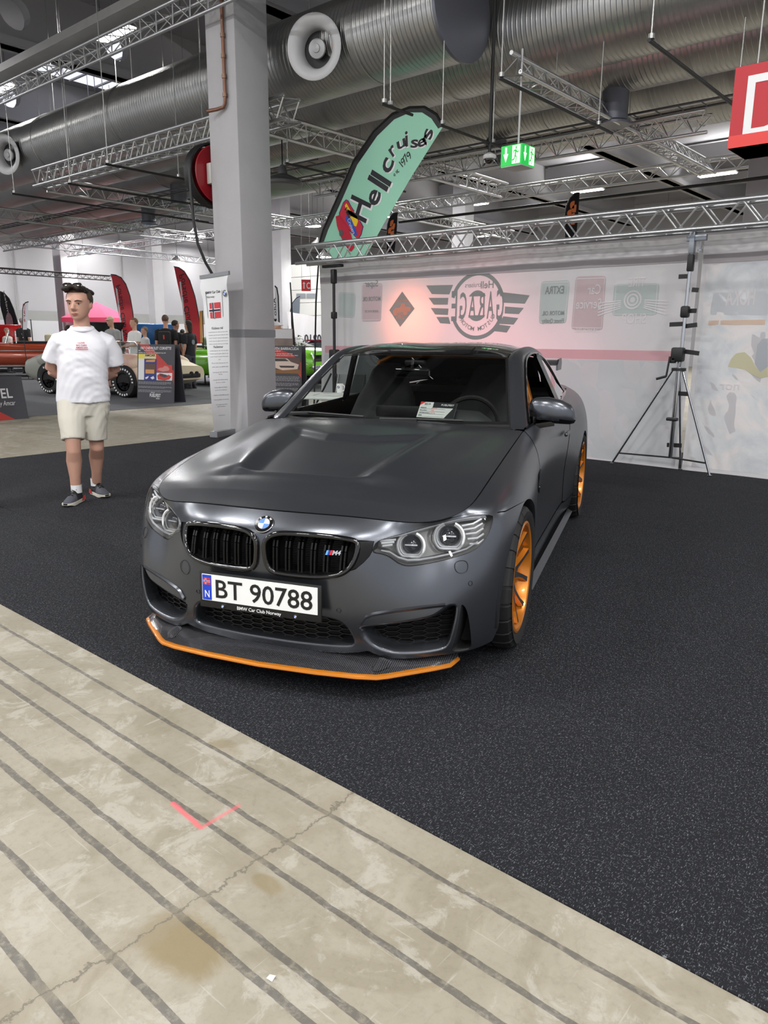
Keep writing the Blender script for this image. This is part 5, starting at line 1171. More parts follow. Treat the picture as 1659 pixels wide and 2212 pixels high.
card([(-2.225,2.11),(-1.842,2.109),(-1.85,1.608),(-2.233,1.604)], INKS[1], 'poster_print', [('EXTRA',0,.10,.09,.25,2),('MOTOR OIL',0,-.15,.05,.30,2),('Finest Quality',0,-.24,.05,.30,2)])
card([(-1.768,2.144),(-1.389,2.137),(-1.388,1.526),(-1.783,1.535)], INKS[2], 'poster_print', [('Car',.06,.10,.11,.16,1),('Service',0,-.06,.11,.32,1),('24 HOURS',0,-.33,.05,.28,1)])
card([(-1.29,2.039),(-0.766,2.032),(-0.763,1.688),(-1.289,1.688)], INKS[1], 'poster_print', [('TIRE',0,.14,.10,.2,1),('SHOP',0,-.26,.11,.28,1)])
m = MB(); c = (-1.06,1.86); m.mt(0)
for r0, r1 in ((.105,.085),(.07,.05),(.03,.0)): print_on(m, [(c[0]+r0*math.cos(a), c[1]+r0*math.sin(a)) for a in np.linspace(0,2*PI,20)]+[(c[0]+r1*math.cos(a), c[1]+r1*math.sin(a)) for a in np.linspace(2*PI,0,20)], .006, .05) if r1 else print_on(m, [(c[0]+r0*math.cos(a), c[1]+r0*math.sin(a)) for a in np.linspace(0,2*PI,12,endpoint=False)], .006, .05)
for s_ in (-1,1):
    for k in range(5): print_on(m, [(c[0]+s_*.14,c[1]-.02*k),(c[0]+s_*.40,c[1]-.02-.035*k),(c[0]+s_*.40,c[1]-.035-.035*k),(c[0]+s_*.13,c[1]-.012-.02*k)], .006)
m.build('tyre_shop_drawing', INKS[4], bk, smooth=None)
m = MB(); m.mt(0); print_on(m, [(-5.98,1.195),(-.42,1.195),(-.42,1.305),(-5.98,1.305)]); m.mt(1); print_on(m, [(-6.0,.03),(-.41,.03),(-.41,1.19),(-6.0,1.19)], .001, .25); m.build('print_bands', [INKS[3], fabric('lower_print',(203,206,209),.3)], bk, smooth=None)
m = MB(); m.grid([[(x, YB+wave(x,z)-.012, z) for z in (2.235,2.26,2.30,2.325)] for x in np.linspace(-6.05,-.38,40)], flip=True); m.build('hem_shadow_strip', INKS[5], bk, smooth=60)  # grey strip for the hem and the shadow painted along it
bk2 = banner('backdrop_banner', 'pale photo banner with mirrored capital letters, right of the chrome tripod stand', -.33, 6.6, .008, 2.52)
def photo_print():
    m = bpy.data.materials.new('pale_crowd_photo'); m.use_nodes = True; nt = m.node_tree; b = nt.nodes['Principled BSDF']; tc = nt.nodes.new('ShaderNodeTexCoord')
    n = nt.nodes.new('ShaderNodeTexNoise'); n.inputs['Scale'].default_value = 2.2; n.inputs['Detail'].default_value = 10; n.inputs['Roughness'].default_value = .65; n.inputs['Distortion'].default_value = .8; r = nt.nodes.new('ShaderNodeValToRGB')
    e = r.color_ramp.elements; e[0].position = .33; e[0].color = srgb(184,187,192); e[1].position = .72; e[1].color = srgb(216,216,218); k = e.new(.5); k.color = srgb(200,203,206); k = e.new(.58); k.color = srgb(212,207,206)
    nt.links.new(tc.outputs['Object'], n.inputs[0]); nt.links.new(n.outputs[0], r.inputs[0]); nt.links.new(r.outputs[0], b.inputs['Base Color']); b.inputs['Roughness'].default_value = .8; return m
m = MB(); print_on(m, [(-.28,.05),(6.5,.05),(6.5,2.2),(-.28,2.2)], .001, .2); m.build('photo_print', photo_print(), bk2, smooth=None)
m = MB(); m.mt(0); print_on(m, [(-0.184,1.908),(0.345,1.912),(0.37,1.689),(0.345,1.675),(-0.206,1.683)], .002); print_on(m, [(.02,1.55),(.5,1.55),(1.5,1.7),(1.5,2.05),(.02,2.05)], .0015) if 0 else None
m.mt(1); (hx,hz), = [(0.085,1.779)]; text_on(m, 'HOKA', hx, hz, .155, .285, bold=.03); (hx,hz), = [(0.076,0.914)]; text_on(m, 'nor', hx, hz, .09, .2, bold=.01)
m.mt(2); print_on(m, [(0.036,1.152),(0.058,1.228),(0.103,1.29),(0.188,1.306),(0.259,1.248),(0.312,1.159),(0.368,1.101),(0.429,1.162),(0.441,1.059),(0.36,1.044),(0.277,1.083),(0.208,1.126),(0.119,1.139)], .003)
m.mt(3); print_on(m, [(0.308,1.382),(0.351,1.441),(0.398,1.442),(0.429,1.162),(0.361,1.101),(0.301,1.189)], .0025)
m.mt(4); print_on(m, [(-0.208,1.625),(0.35,1.631),(0.356,1.58),(-0.211,1.58)], .003)
m.build('photo_detail', [fabric('photo_dark',(197,200,204),.2), INKS[4], fabric('photo_yellow',(212,208,178),.3), fabric('photo_grey',(180,184,190),.2), fabric('photo_orange',(224,200,182),.3)], bk2, smooth=None)
m = MB(); m.grid([[(x, YB+wave(x,z)-.012, z) for z in (2.21,2.235,2.27,2.295)] for x in np.linspace(-.32,6.5,40)], flip=True); m.build('hem_shadow_strip', INKS[5], bk2, smooth=60)  # same hem strip, truss shadow painted in as grey
# coloured lamps standing behind the cloth shine through it
def spot(x, y, z, col, p, r=.12):
    L = bpy.data.lights.new('stage_lamp', 'SPOT'); L.energy = p; L.color = col; L.shadow_soft_size = r; L.spot_size = R_(120); L.spot_blend = .9; o = bpy.data.objects.new('stage_lamp', L); o.location = (x,y,z); o.rotation_euler = (R_(-82),0,0); COL.objects.link(o)
spot(-4.3,6.45,1.75,(1,.22,.10),60); spot(-3.1,6.95,1.55,(1,.28,.30),70); spot(-1.9,6.8,1.15,(1,.32,.38),26)
# ---- box truss on stands
TR_ = truss('stand_truss', (-6.15,5.56,2.625), (6.4,5.56,2.625), .235, 'silver box truss carrying the backdrop, held up by a black stand and a chrome tripod', None, 32, 'box', rc=.025, rb=.010, parts=True)
m = MB(); m.cyl((-6.0,5.80,2.545),(6.4,5.80,2.545),.022,n=10); m.build('banner_pole', TRUSSM, TR_, smooth=50)
for x in np.arange(-5.6,6,1.1): m = MB(); m.tube([(x,5.80+.032*math.cos(a),2.545+.032*math.sin(a)) for a in np.linspace(0,2*PI,12,endpoint=False)], .005, 5, closed=True); m.build('cable_tie', BLKM, TR_, smooth=None)
STEEL = mat('chromed_tube', (186,188,192), .14, 1)
st = thing('truss_stand', 'chrome tripod stand with black winch holding the truss in front of the two banners', 'stand', (-.385,5.62,0))
lg = lambda nm, mt_, *segs: [None for _ in [0]] and None
m = MB(); m.cyl((0,0,.16),(0,0,1.14),.026,n=14); m.cyl((0,0,1.14),(.012,0,1.25),.024,n=14); m.build('lower_tube', STEEL, st, smooth=50)
m = MB(); m.cyl((.01,0,1.25),(.02,0,2.42),.019,n=12); m.build('upper_tube', STEEL, st, smooth=50)
for p in ((-.70,.07),(.43,.0),(.05,.20)):
    m = MB(); m.tube([(p[0]*.09,p[1]*.09,1.11),(p[0]*.97,p[1]*.97,.05),(p[0],p[1],.012)], .0125, 8); m.cyl((p[0],p[1],.006),(p[0],p[1],.02),.022,n=10); m.build('leg', STEEL, st, smooth=50)
    m = MB(); m.bar((0,0,.165),(p[0]*.87,p[1]*.87,.145),.03,.014); m.build('brace', BLKM, st, smooth=None)
m = MB(); m.cyl((0,0,1.10),(0,0,1.13),.075,n=18); m.build('collar', BLKM, st, smooth=40)
m = MB(); m.box((-.02,-.01,1.27), (.13,.10,.15), None, .02); m.box((-.06,-.03,1.21), (.06,.06,.06), None, .01); m.build('winch', BLKM, st)
m = MB(); m.tube([(-.085,-.06,1.25),(-.10,-.075,1.05),(-.105,-.075,1.035)], .011, 8); m.tube([(-.105,-.075,1.04),(-.20,-.09,1.01)], .013, 8); m.build('winch_crank', BLKM, st, smooth=50)
m = MB(); m.box((.01,0,1.71), (.085,.085,.12), None, .02); m.build('clamp', BLKM, st)
m = MB(); m.box((.02,0,2.20), (.06,.07,.17), None, .012); m.build('clamp', BLKM, st)
m = MB(); m.box((.02,0,2.42), (.055,.07,.26), None, .006); m.box((.06,0,2.44), (.20,.05,.06), None, .006); m.cyl((.11,-.02,2.40),(.11,-.02,2.33),.008,n=8); m.cyl((.11,-.02,2.325),(.11,-.02,2.31),.024,n=12); m.build('truss_bracket', mat('zinc_bracket',(150,156,164),.35,.8), st)
for z, x0, x1, tl in ((2.07,-.10,-.01,0),(1.93,.05,.12,.1),(1.72,.02,.12,0),(1.585,-.15,-.0,-.04),(1.57,.0,.14,-.12),(1.295,.03,.19,.12),(.86,.0,.12,0),(.30,-.06,.10,-.05)):
    m = MB(); m.box(((x0+x1)/2,.02,z), (abs(x1-x0),.004,.046), Matrix.Translation((0,.0,0)) @ Matrix.Translation(((x0+x1)/2,.02,z)) @ Matrix.Rotation(tl,4,'Y') @ Matrix.Translation((-(x0+x1)/2,-.02,-z))); m.build('strap_end', BLKM, st, smooth=None)
m = MB(); m.box((-.01,-.03,.585), (.12,.06,.035), None, .01); m.build('strap_wrap', BLKM, st)
st2 = thing('truss_stand', 'black lifting stand holding the left end of the truss behind the coupe roof', 'stand', (-5.51,5.60,0))
m = MB(); m.cyl((0,0,.14),(0,0,1.15),.032,n=14); m.cyl((0,0,1.15),(0,0,2.40),.022,n=12); m.build('tube', BLKM, st2, smooth=50)
for p in ((-.45,-.25),(.5,-.2),(.0,.22)): m = MB(); m.tube([(p[0]*.1,p[1]*.1,.9),(p[0],p[1],.02)], .015, 8); m.build('leg', BLKM, st2, smooth=50)
m = MB(); m.box((0,0,1.16), (.13,.12,.19), None, .02); m.build('winch', BLKM, st2)
m = MB(); m.box((0,0,1.75), (.075,.075,.10), None, .015); m.bar((.03,-.03,1.79),(.075,-.04,1.79),.012); m.bar((.075,-.04,1.79),(.075,-.04,1.75),.012); m.build('clamp', BLKM, st2)
m = MB(); m.box((0,0,2.30), (.075,.075,.20), None, .015); m.build('clamp', BLKM, st2)
m = MB(); m.box((0,-.02,2.445), (.38,.07,.04), None, .006); m.build('crossbar', BLKM, st2)
# ---- roll-up club banner at the column
rb = thing('roll_up_banner', 'tall white roll-up club banner with a small flag, leaning against the big column', 'banner', (-6.45,4.2,0))
TL, TRp, BL, BR = Vector((-6.79,4.19,2.25)), Vector((-6.165,4.19,2.28)), Vector((-6.41,4.01,.08)), Vector((-6.52,4.40,.08))
def rbp(s, t, off=0):
    a = BL.lerp(TL, t); b = BR.lerp(TRp, t); k = t**.8
    p = a.lerp(b, s); n = (b-a).cross(Vector((0,0,1))).normalized(); curl = .035*math.sin(PI*min(1,max(0,(t-.86)/.14)))*abs(2*s-1)**3
    return p+n*(off-.02*math.sin(PI*s)*(1-t)+curl)-Vector((-6.45,4.2,0))
RBM = mat('roll_up_white', (226,227,229), .55)
m = MB(); m.grid([[tuple(rbp(i/12, j/30)) for j in range(31)] for i in range(13)], flip=True); m.build('printed_sheet', RBM, rb, smooth=180)
m = MB(); m.bar(rbp(-.03,1.004), rbp(1.03,1.004), .03, .05); m.build('top_rail', mat('rail_grey',(148,150,154),.4,.6), rb, smooth=None)
m = MB(); m.bar(rbp(-.05,-.02), rbp(1.05,-.02), .13, .10); m.build('base_cassette', mat('cassette_grey',(166,168,172),.35,.7), rb, smooth=None)
INK = mat('print_ink', (34,34,40), .6); INKG = mat('print_grey', (110,110,116), .6)
def rb_text(mb, s_, t, h, w, s=.5, **k):
    q = MB(); text(q, s_, Matrix(), h, w, **k); wd_ = .56
    mb.add([tuple(rbp(s+x/wd_, t+y/2.2, .004)) for x, y, _ in q.v], q.f)
m = MB(); rb_text(m, 'BMW Car Club', .893, .034, .30, .42, bold=.015); rb_text(m, 'Norway', .866, .030, .16, .31)
for s in (.15,.76): q = [(s-.006,.74),(s+.006,.74),(s+.006,.905),(s-.006,.905)]; m.add([tuple(rbp(a,b,.004)) for a,b in q], [(0,1,2,3)])
rb_text(m, 'Klubbens mål', .665, .036, .26, .5)
rb_text(m, 'Medlemmer', .545, .034, .24, .5)
m.build('lettering', INK, rb, smooth=None)
m = MB(); rnd = random.Random(3)
for t0, n, h in ((.645,6,.0145),(.525,4,.0145)):
    for k in range(n):
        w = .46 if k < n-1 else .06; rb_text(m, ('medlemskap for alle som eier bilen','klubben og det gode miljø for alle','motor "Freude" entusiast informasjon','merke og ansvar gjør at alle som eier','bilene som står sterkt og varer lenge','BMW')[k] if k < n-1 or n == 4 else 'BMW', t0-.019*k, .013, w, .53)
for t0, s_, w in ((.445,'Bli en norsk interesse for din',.42),(.42,'eldre, kjære nye BMW (20)',.42),(.385,'Samling og treff i hele året',.40),(.372,'sesong',.1),(.335,'Kontakt din klubbavdeling',.4),(.318,'der du er i landet',.26),(.285,'Gode tilbud på deler',.36),(.268,'og mye mer for medlemmer',.34),(.235,'Klubbens medlemsblad og nett',.42),(.205,'Forum og rabatter hos partnere',.42),(.172,'Turer og kjøring på bane',.34),(.158,'BMW klubben',.24),(.10,'www.bmwccn.no',.2)): rb_text(m, s_, t0, .014, w, .54)
m.build('small_print', INKG, rb, smooth=None)
m = MB(); C0 = (.46,.785); 
def rbq(mb, x0, x1, y0, y1, off): mb.add([tuple(rbp(C0[0]+a/.56, C0[1]+b/2.2, off)) for a, b in ((x0,y0),(x1,y0),(x1,y1),(x0,y1))], [(0,1,2,3)])
fw, fh = .24, .215
m.mt(0); rbq(m,-fw/2,fw/2,-fh/2,fh/2,.006); cx = -fw/2+fw*8/22
m.mt(1); rbq(m,cx-.024,cx+.024,-fh/2,fh/2,.013); rbq(m,-fw/2,fw/2,-.024,.024,.0135)
m.mt(2); rbq(m,cx-.012,cx+.012,-fh/2,fh/2,.019); rbq(m,-fw/2,fw/2,-.012,.012,.0195); m.build('flag_print', [mat('banner_red',(206,58,66),.6), RBM, mat('banner_navy',(28,36,66),.6)], rb, smooth=None)
m = MB(); c = rbp(.88,.885,.004); xx = (rbp(.95,.885)-rbp(.8,.885)).normalized(); roundel(plane_m(c, xx, (0,0,1)), .045, rb, 'club_emblem')
# ---- hose reel on the column's far side
RED = mat('reel_red', (150,30,40), .35, coat=.3); HOSE = mat('rubber_hose', (22,22,24), .5)
hr = thing('hose_reel', 'red fire hose reel with black hose hanging beside the big column', 'hose reel', (-7.06,4.74,3.74))
Mx = Matrix.Rotation(PI/2,4,'Y')
m = MB(); m.lathe([(.05,.02),(.13,.03),(.14,.04),(.36,.035),(.39,.05),(.40,.04),(.39,.02),(.14,.01)], 48, Mx); m.build('reel_disc', RED, hr, smooth=40)
m = MB(); m.lathe([(.39,-.22),(.40,-.20),(.40,-.21)], 48, Mx); m.lathe([(.05,-.2),(.38,-.2),(.39,-.21)], 48, Mx); m.build('reel_disc', RED, hr, smooth=40)
for k in range(5):
    m = MB(); m.tube([(-.03-.035*k, .425*math.cos(a), .425*math.sin(a)) for a in np.linspace(0,2*PI,40,endpoint=False)], .021, 8, closed=True); m.build('hose_coil', HOSE, hr, smooth=60)
m = MB(); m.box((.11,-.17,-.02), (.10,.10,.28), None, .01); m.box((.13,.0,0), (.06,.3,.08)); m.build('wall_bracket', mat('bracket_white',(190,190,186),.5), hr)
m = MB(); m.tube([(-.05,-.30,.33),(-.02,-.42,.16),(.0,-.465,-.05),(.02,-.475,-.35),(.03,-.46,-.70),(.05,-.42,-1.0),(.09,-.33,-1.25),(.13,-.24,-1.42),(.14,-.20,-1.6)], .021, 10); m.build('hanging_hose', HOSE, hr, smooth=60)
# ---- feather flags
def feather(name, label, P, y, sleeve_pts, cloth, group=None, pole=None, axis='Y'):
    t = thing(name, label, 'flag', (0,0,0), 0, group); to = (lambda a, b, o=0: (a, y-o, b)) if axis == 'Y' else (lambda a, b, o=0: (y+o, a, b))
    m = MB(); v, F = cdt(list(P)); m.add([to(a,b) for a,b in v], F); m.add([to(a,b,.002) for a,b in v], [f[::-1] for f in F]); m.build('cloth', cloth, t, smooth=None)
    m = MB(); m.tube([to(a,b) for a,b in sleeve_pts], .018, 6); m.build('pole_sleeve', BLKM, t, smooth=60)
    if pole: m = MB(); m.tube(pole, .014, 8); m.cyl((pole[-1][0],pole[-1][1],.0),(pole[-1][0],pole[-1][1],.03),.25,n=20); m.build('pole', BLKM, t, smooth=60)
    return t, to
GRN = fabric('flag_mint', (180,236,212), .25)
GP = [(-6.562,2.934),(-6.453,3.101),(-6.192,3.456),(-5.794,4.006),(-5.376,4.359),(-5.023,4.529),(-4.726,4.563),(-4.479,4.525),(-4.275,4.403),(-4.144,4.236),(-4.668,3.684),(-5.186,3.094),(-5.8,2.343),(-6.252,2.646)]
GS = [(-6.562,2.913),(-6.474,3.103),(-6.212,3.471),(-5.814,4.028),(-5.403,4.382),(-5.041,4.557),(-4.727,4.586),(-4.463,4.546),(-4.252,4.417),(-4.137,4.253)]
gf, to = feather('feather_flag', 'big mint green feather flag with black lettering rising above the backdrop truss', GP, 6.35, GS, GRN, None, [(-6.55,6.35,2.92),(-6.66,6.35,2.0),(-6.75,6.35,.03)])
for k in range(2): pass
# black band inside the sleeve
m = MB(); a_ = GS; b_ = [(-6.456,2.926),(-6.36,3.094),(-6.111,3.427),(-5.728,3.971),(-5.331,4.308),(-5.005,4.478),(-4.717,4.519),(-4.502,4.483),(-4.338,4.379),(-4.215,4.23)]
m.grid([[to(*p, .004) for p in a_],[to(*p, .004) for p in b_]]); m.build('sleeve_band', BLKM, gf, smooth=None)
def flag_word(mb, chars, pts, sizes, ang, sc=1.0, off=.006, bold=.03, shear=.0, widths=None):
    for i, (ch, (x, z), h) in enumerate(zip(chars, pts, sizes)):
        q = MB(); text(q, ch, Matrix.Translation((x,z,0)) @ Matrix.Rotation(R_(ang[i] if isinstance(ang,(list,tuple)) else ang),4,'Z'), h, (widths[i] if widths else None), bold=bold, shear=shear); mb.add([(a, 6.35-off, b) for a, b, _ in q.v], q.f)
# word: base points and sizes traced along the flag
HP = [(-5.502,3.258),(-5.286,3.424),(-5.127,3.557),(-5.068,3.619),(-5.039,3.837),(-4.982,4.015),(-4.854,4.082),(-4.764,4.089),(-4.631,4.053),(-4.482,4.048),(-4.394,4.088),(-4.316,4.162)]
hs = (.43,.31,.43,.43,.28,.205,.16,.21,.15,.15,.15,.21); an = (66,62,60,60,62,40,14,4,-6,14,42,68)
for s_, mt_, off, bd in ((1,WHT,.005,.055),(0,INK,.008,.02)):
    m = MB(); flag_word(m, 'Hellcruisers', [(a+(.010 if s_ else 0), b-(.010 if s_ else 0)) for a, b in HP], [h*(1.0) for h in hs], an, off=off, bold=bd, widths=[.29,.215,.073,.073,.19,.11,.16,.05,.137,.153,.093,.127]); m.build('lettering' if not s_ else 'lettering_edge', mt_, gf, smooth=None)
m = MB(); EP = [(-4.974,3.727),(-4.935,3.756),(-4.903,3.766),(-4.826,3.832),(-4.781,3.865),(-4.735,3.908),(-4.678,3.934)]; flag_word(m, 'est1979', EP, (.06,.06,.075,.11,.11,.11,.11), 55, bold=.0, shear=.2); m.build('lettering', INK, gf, smooth=None)
m = MB()
for k, P in enumerate(([(-5.964,3.508),(-5.911,3.484),(-5.849,3.394),(-5.744,3.275),(-5.597,3.081),(-5.64,2.964),(-5.71,2.896),(-5.798,2.964),(-6.101,3.21),(-6.118,3.323),(-6.026,3.472)], [(-5.958,3.495),(-5.916,3.473),(-5.856,3.387),(-5.755,3.269),(-5.614,3.08),(-5.654,2.971),(-5.714,2.908),(-5.798,2.976),(-6.083,3.215),(-6.1,3.315),(-6.018,3.459)], [(-5.952,3.452),(-5.867,3.335),(-5.727,3.237),(-5.71,3.163),(-5.745,3.093),(-5.797,3.11),(-5.868,3.226),(-5.956,3.356),(-5.987,3.42)], [(-5.947,3.27),(-5.85,3.212),(-5.745,3.033),(-5.728,2.958),(-5.798,2.982),(-5.895,3.118),(-5.975,3.223)], [(-6.182,3.279),(-6.1,3.294),(-6.029,3.204),(-5.922,3.096),(-5.851,2.98),(-5.781,2.791),(-5.852,2.734),(-5.941,2.777),(-6.085,2.986),(-6.156,3.141)])):
    m.mt(k); v, F = cdt(P); m.add([(a, 6.35-.004-.002*k, b) for a, b in v], F)
m.mt(5)
for c in [(-6.063,3.024),(-6.009,2.896)]: m.add([(c[0]+.042*math.cos(a), 6.335, c[1]+.05*math.sin(a)) for a in np.linspace(0,2*PI,14,endpoint=False)], [tuple(range(14))[::-1]])
m.mt(6)
for s_, P, h, w in (('Hell',[(-5.942,3.294)],.07,.19),): q = MB(); text(q, s_, Matrix.Translation((P[0][0],P[0][1],0)) @ Matrix.Rotation(R_(-57),4,'Z'), h*.85, w*.85, bold=.02); m.add([(a, 6.335, b) for a, b, _ in q.v], q.f)
m.mt(7)
for s_, P, h, w in (('Cruisers',[(-5.868,3.092)],.07,.30),): q = MB(); text(q, s_, Matrix.Translation((P[0][0],P[0][1],0)) @ Matrix.Rotation(R_(-62),4,'Z'), h*.85, w*.85, bold=.0); m.add([(a, 6.334, b) for a, b, _ in q.v], q.f)
m.build('club_emblem', [mat('emblem_navy',(44,52,116),.6), mat('emblem_red',(206,42,66),.6), mat('emblem_yellow',(246,206,40),.6), mat('emblem_royal',(38,90,196),.6), mat('emblem_crimson',(196,30,58),.6), GB, INK, WHT], gf, smooth=None)
# two black flags with orange drawing behind the truss
def orange_flag(P, y, label, base):
    S = P[:6]; t, to = feather('feather_flag', label, P, y, S, fabric('flag_black',(30,30,32),.1), 'black flags behind the backdrop', [to_ for to_ in [(S[0][0],y,S[0][1]),(base,y,.03)]])
    a = np.array(P); c = a.mean(0); m = MB()
    for k in range(5):
        q = [(c[0]+(p[0]-c[0])*.34+.05*math.sin(k*2.2), c[1]+(p[1]-c[1])*.16+(.45-.22*k)*(a[:,1].max()-c[1])) for p in P]
        v, F = cdt(q); m.add([to(x,z,.006) for x,z in v], F)
    m.build('orange_drawing', mat('flag_orange',(206,108,52),.6), t, smooth=None)
orange_flag([(-4.484,3.214),(-4.53,3.623),(-4.506,3.821),(-4.44,3.949),(-4.353,4.019),(-4.262,4.016),(-4.261,3.756),(-4.277,3.199)], 10.7, 'right black feather flag with orange drawing above the truss', -4.6)
orange_flag([(-7.565,3.082),(-7.568,3.427),(-7.546,3.597),(-7.488,3.719),(-7.406,3.779),(-7.301,3.786),(-7.32,3.45),(-7.374,3.069)], 9.2, 'left black feather flag with orange drawing beside the mint flag', -7.6)
# ---- A-frame sign boards
BOARD = mat('board_grey', (66,65,72), .5); BRED = mat('board_red', (186,58,52), .5); PALE = mat('board_print', (222,222,224), .5); GREYP = mat('board_text_grey', (142,142,148), .5)
def board(name, label, A, B, hgt, lean, draw, depth=.42):
    # A, B: foot of the front face seen left and right
    A, B = Vector((*A,0)), Vector((*B,0)); w = (B-A).length; x = (B-A).normalized(); back = Vector((-x.y,x.x,0)); up = (back*lean+Vector((0,0,1))).normalized()
    t = thing(name, label, 'sign board', tuple((A+B)/2), math.atan2(x.y,x.x)); 
    M = Matrix(((1,0,0,0),(0,up.dot(back),-up.z,0),(0,up.z,up.dot(back),0),(0,0,0,1)))
    m = MB(); m.box((0,hgt/2,-.012), (w,hgt,.02), M); m.build('front_panel', BOARD, t, smooth=None)
    M2 = Matrix.Translation((0,depth,0)) @ Matrix(((1,0,0,0),(0,-up.dot(back),-up.z,0),(0,up.z,-up.dot(back),0),(0,0,0,1)))
    m = MB(); m.box((0,hgt/2,.0), (w,hgt,.02), M2); m.build('rear_panel', BOARD, t, smooth=None)
    draw(t, M @ Matrix.Translation((0,0,.002)), w, hgt); return t
def lines(m, M, x0, x1, y, n, dy, h, seed=1):
    r = random.Random(seed)
    for k in range(n):
        x = x0; e = x1-(r.random()*.35*(x1-x0) if k == n-1 else r.random()*.03)
        while x < e:
            w = .02+.05*r.random(); m.flat([(x,y-dy*k),(min(x+w,e),y-dy*k),(min(x+w,e),y-dy*k+h),(x,y-dy*k+h)], M, .001); x += w+.011
def logo(t, M, y, s=1):
    m = MB(); text(m, 'AMCAR', M @ Matrix.Translation((-.07*s,y+.085*s,.002)), .02*s, .11*s, bold=.02); text(m, 'FUELFEST', M @ Matrix.Translation((0,y,.002)), .07*s, .30*s, bold=.03); text(m, '2025', M @ Matrix.Translation((.07*s,y-.045*s,.002)), .025*s, .10*s, bold=.02); m.build('event_logo', PALE, t, smooth=None)
def draw_corvette(t, M, w, h):
    m = MB(); X = lambda u: (u-.5)*w; Y = lambda v: (1-v)*h
    m.flat([(X(.05),Y(.0)),(X(.30),Y(.0)),(X(1.0),Y(.45)),(X(1.0),Y(.68)),(X(.93),Y(.50)),(X(.5),Y(.33))], M, .001); m.build('red_flash', BRED, t, smooth=None)
    m = MB(); text(m, '1967 CHEVROLET CORVETTE', M @ Matrix.Translation((X(.5),Y(.085),.003)), .058, w*.84, bold=.02, shear=.12); text(m, 'EIER:', M @ Matrix.Translation((X(.03),Y(.115),.003)), .022, align='l', bold=.02); text(m, 'Tore Barbatsø, Nordby', M @ Matrix.Translation((X(.18),Y(.115),.003)), .022, w*.3, align='l', bold=.02); text(m, 'GENERELL: Best Car of the Show, MOTORSHOW Oslo 1979', M @ Matrix.Translation((X(.03),Y(.152),.003)), .022, w*.74, align='l', bold=.02)
    m.build('title', PALE, t, smooth=None)
    m = MB()
    def r(k, u0, u1, v0, v1, z=.003): m.mt(k).flat([(X(u0),Y(v1)),(X(u1),Y(v1)),(X(u1),Y(v0)),(X(u0),Y(v0))], M, z)
    r(0,.03,.19,.165,.245); r(4,.19,.51,.165,.245); r(1,.03,.19,.245,.61); r(2,.19,.53,.245,.62); r(3,.53,.95,.345,.47); r(1,.53,.95,.48,.61)
    r(5,.21,.50,.335,.50,.005); r(6,.23,.47,.43,.50,.007)
    m.mt(3).flat([(X(a),Y(b)) for a,b in ((.57,.60),(.55,.53),(.62,.49),(.72,.50),(.75,.55),(.86,.51),(.93,.54),(.88,.59),(.75,.61))][::-1], M, .006)
    m.mt(7).flat([(X(a),Y(b)) for a,b in ((.60,.53),(.65,.50),(.78,.51),(.85,.53),(.76,.56))][::-1], M, .007)
    m.mt(8).flat([(X(a),Y(b)) for a,b in ((.55,.43),(.6,.40),(.7,.39),(.75,.36),(.83,.37),(.88,.41),(.86,.44),(.7,.46))][::-1], M, .006)
    m.mt(1).flat([(X(a),Y(b)) for a,b in ((.22,.57),(.32,.54),(.30,.58),(.24,.6))][::-1], M, .006); m.flat([(X(a),Y(b)) for a,b in ((.36,.57),(.45,.54),(.48,.58),(.42,.6))][::-1], M, .006)
    m.mt(9); text(m, 'AMCAR', M @ Matrix.Translation((X(.35),Y(.205),.006)), .045, w*.28, bold=.03)
    m.mt(6).flat([(X(.23),Y(.30)),(X(.48),Y(.30)),(X(.50),Y(.255)),(X(.25),Y(.27))][::1], M, .006)
    m.build('photo_collage', [mat('p_yellow',(228,212,80),.5), PALE, mat('p_blue',(46,54,128),.5), mat('p_red',(196,60,52),.5), mat('p_cream',(222,206,150),.5), mat('p_brown',(96,70,54),.5), mat('p_gold',(206,150,96),.5), BOARD, mat('p_pink',(206,132,128),.5), INK], t, smooth=None)
    m = MB()
    for a, n, s_ in ((.645,4,2),(.725,3,5),(.785,4,7)): lines(m, M, X(.03), X(.95), Y(a), n, .016, .009, s_)
    tag(m.build('small_print', GREYP, t, smooth=None), kind='stuff'); logo(t, M, Y(.90), 1.0)
board('sign_board', 'grey A-frame board for a 1967 car, with photo collage, before the primer coloured car', (-12.72,6.62), (-11.76,6.93), 1.27, .11, draw_corvette)
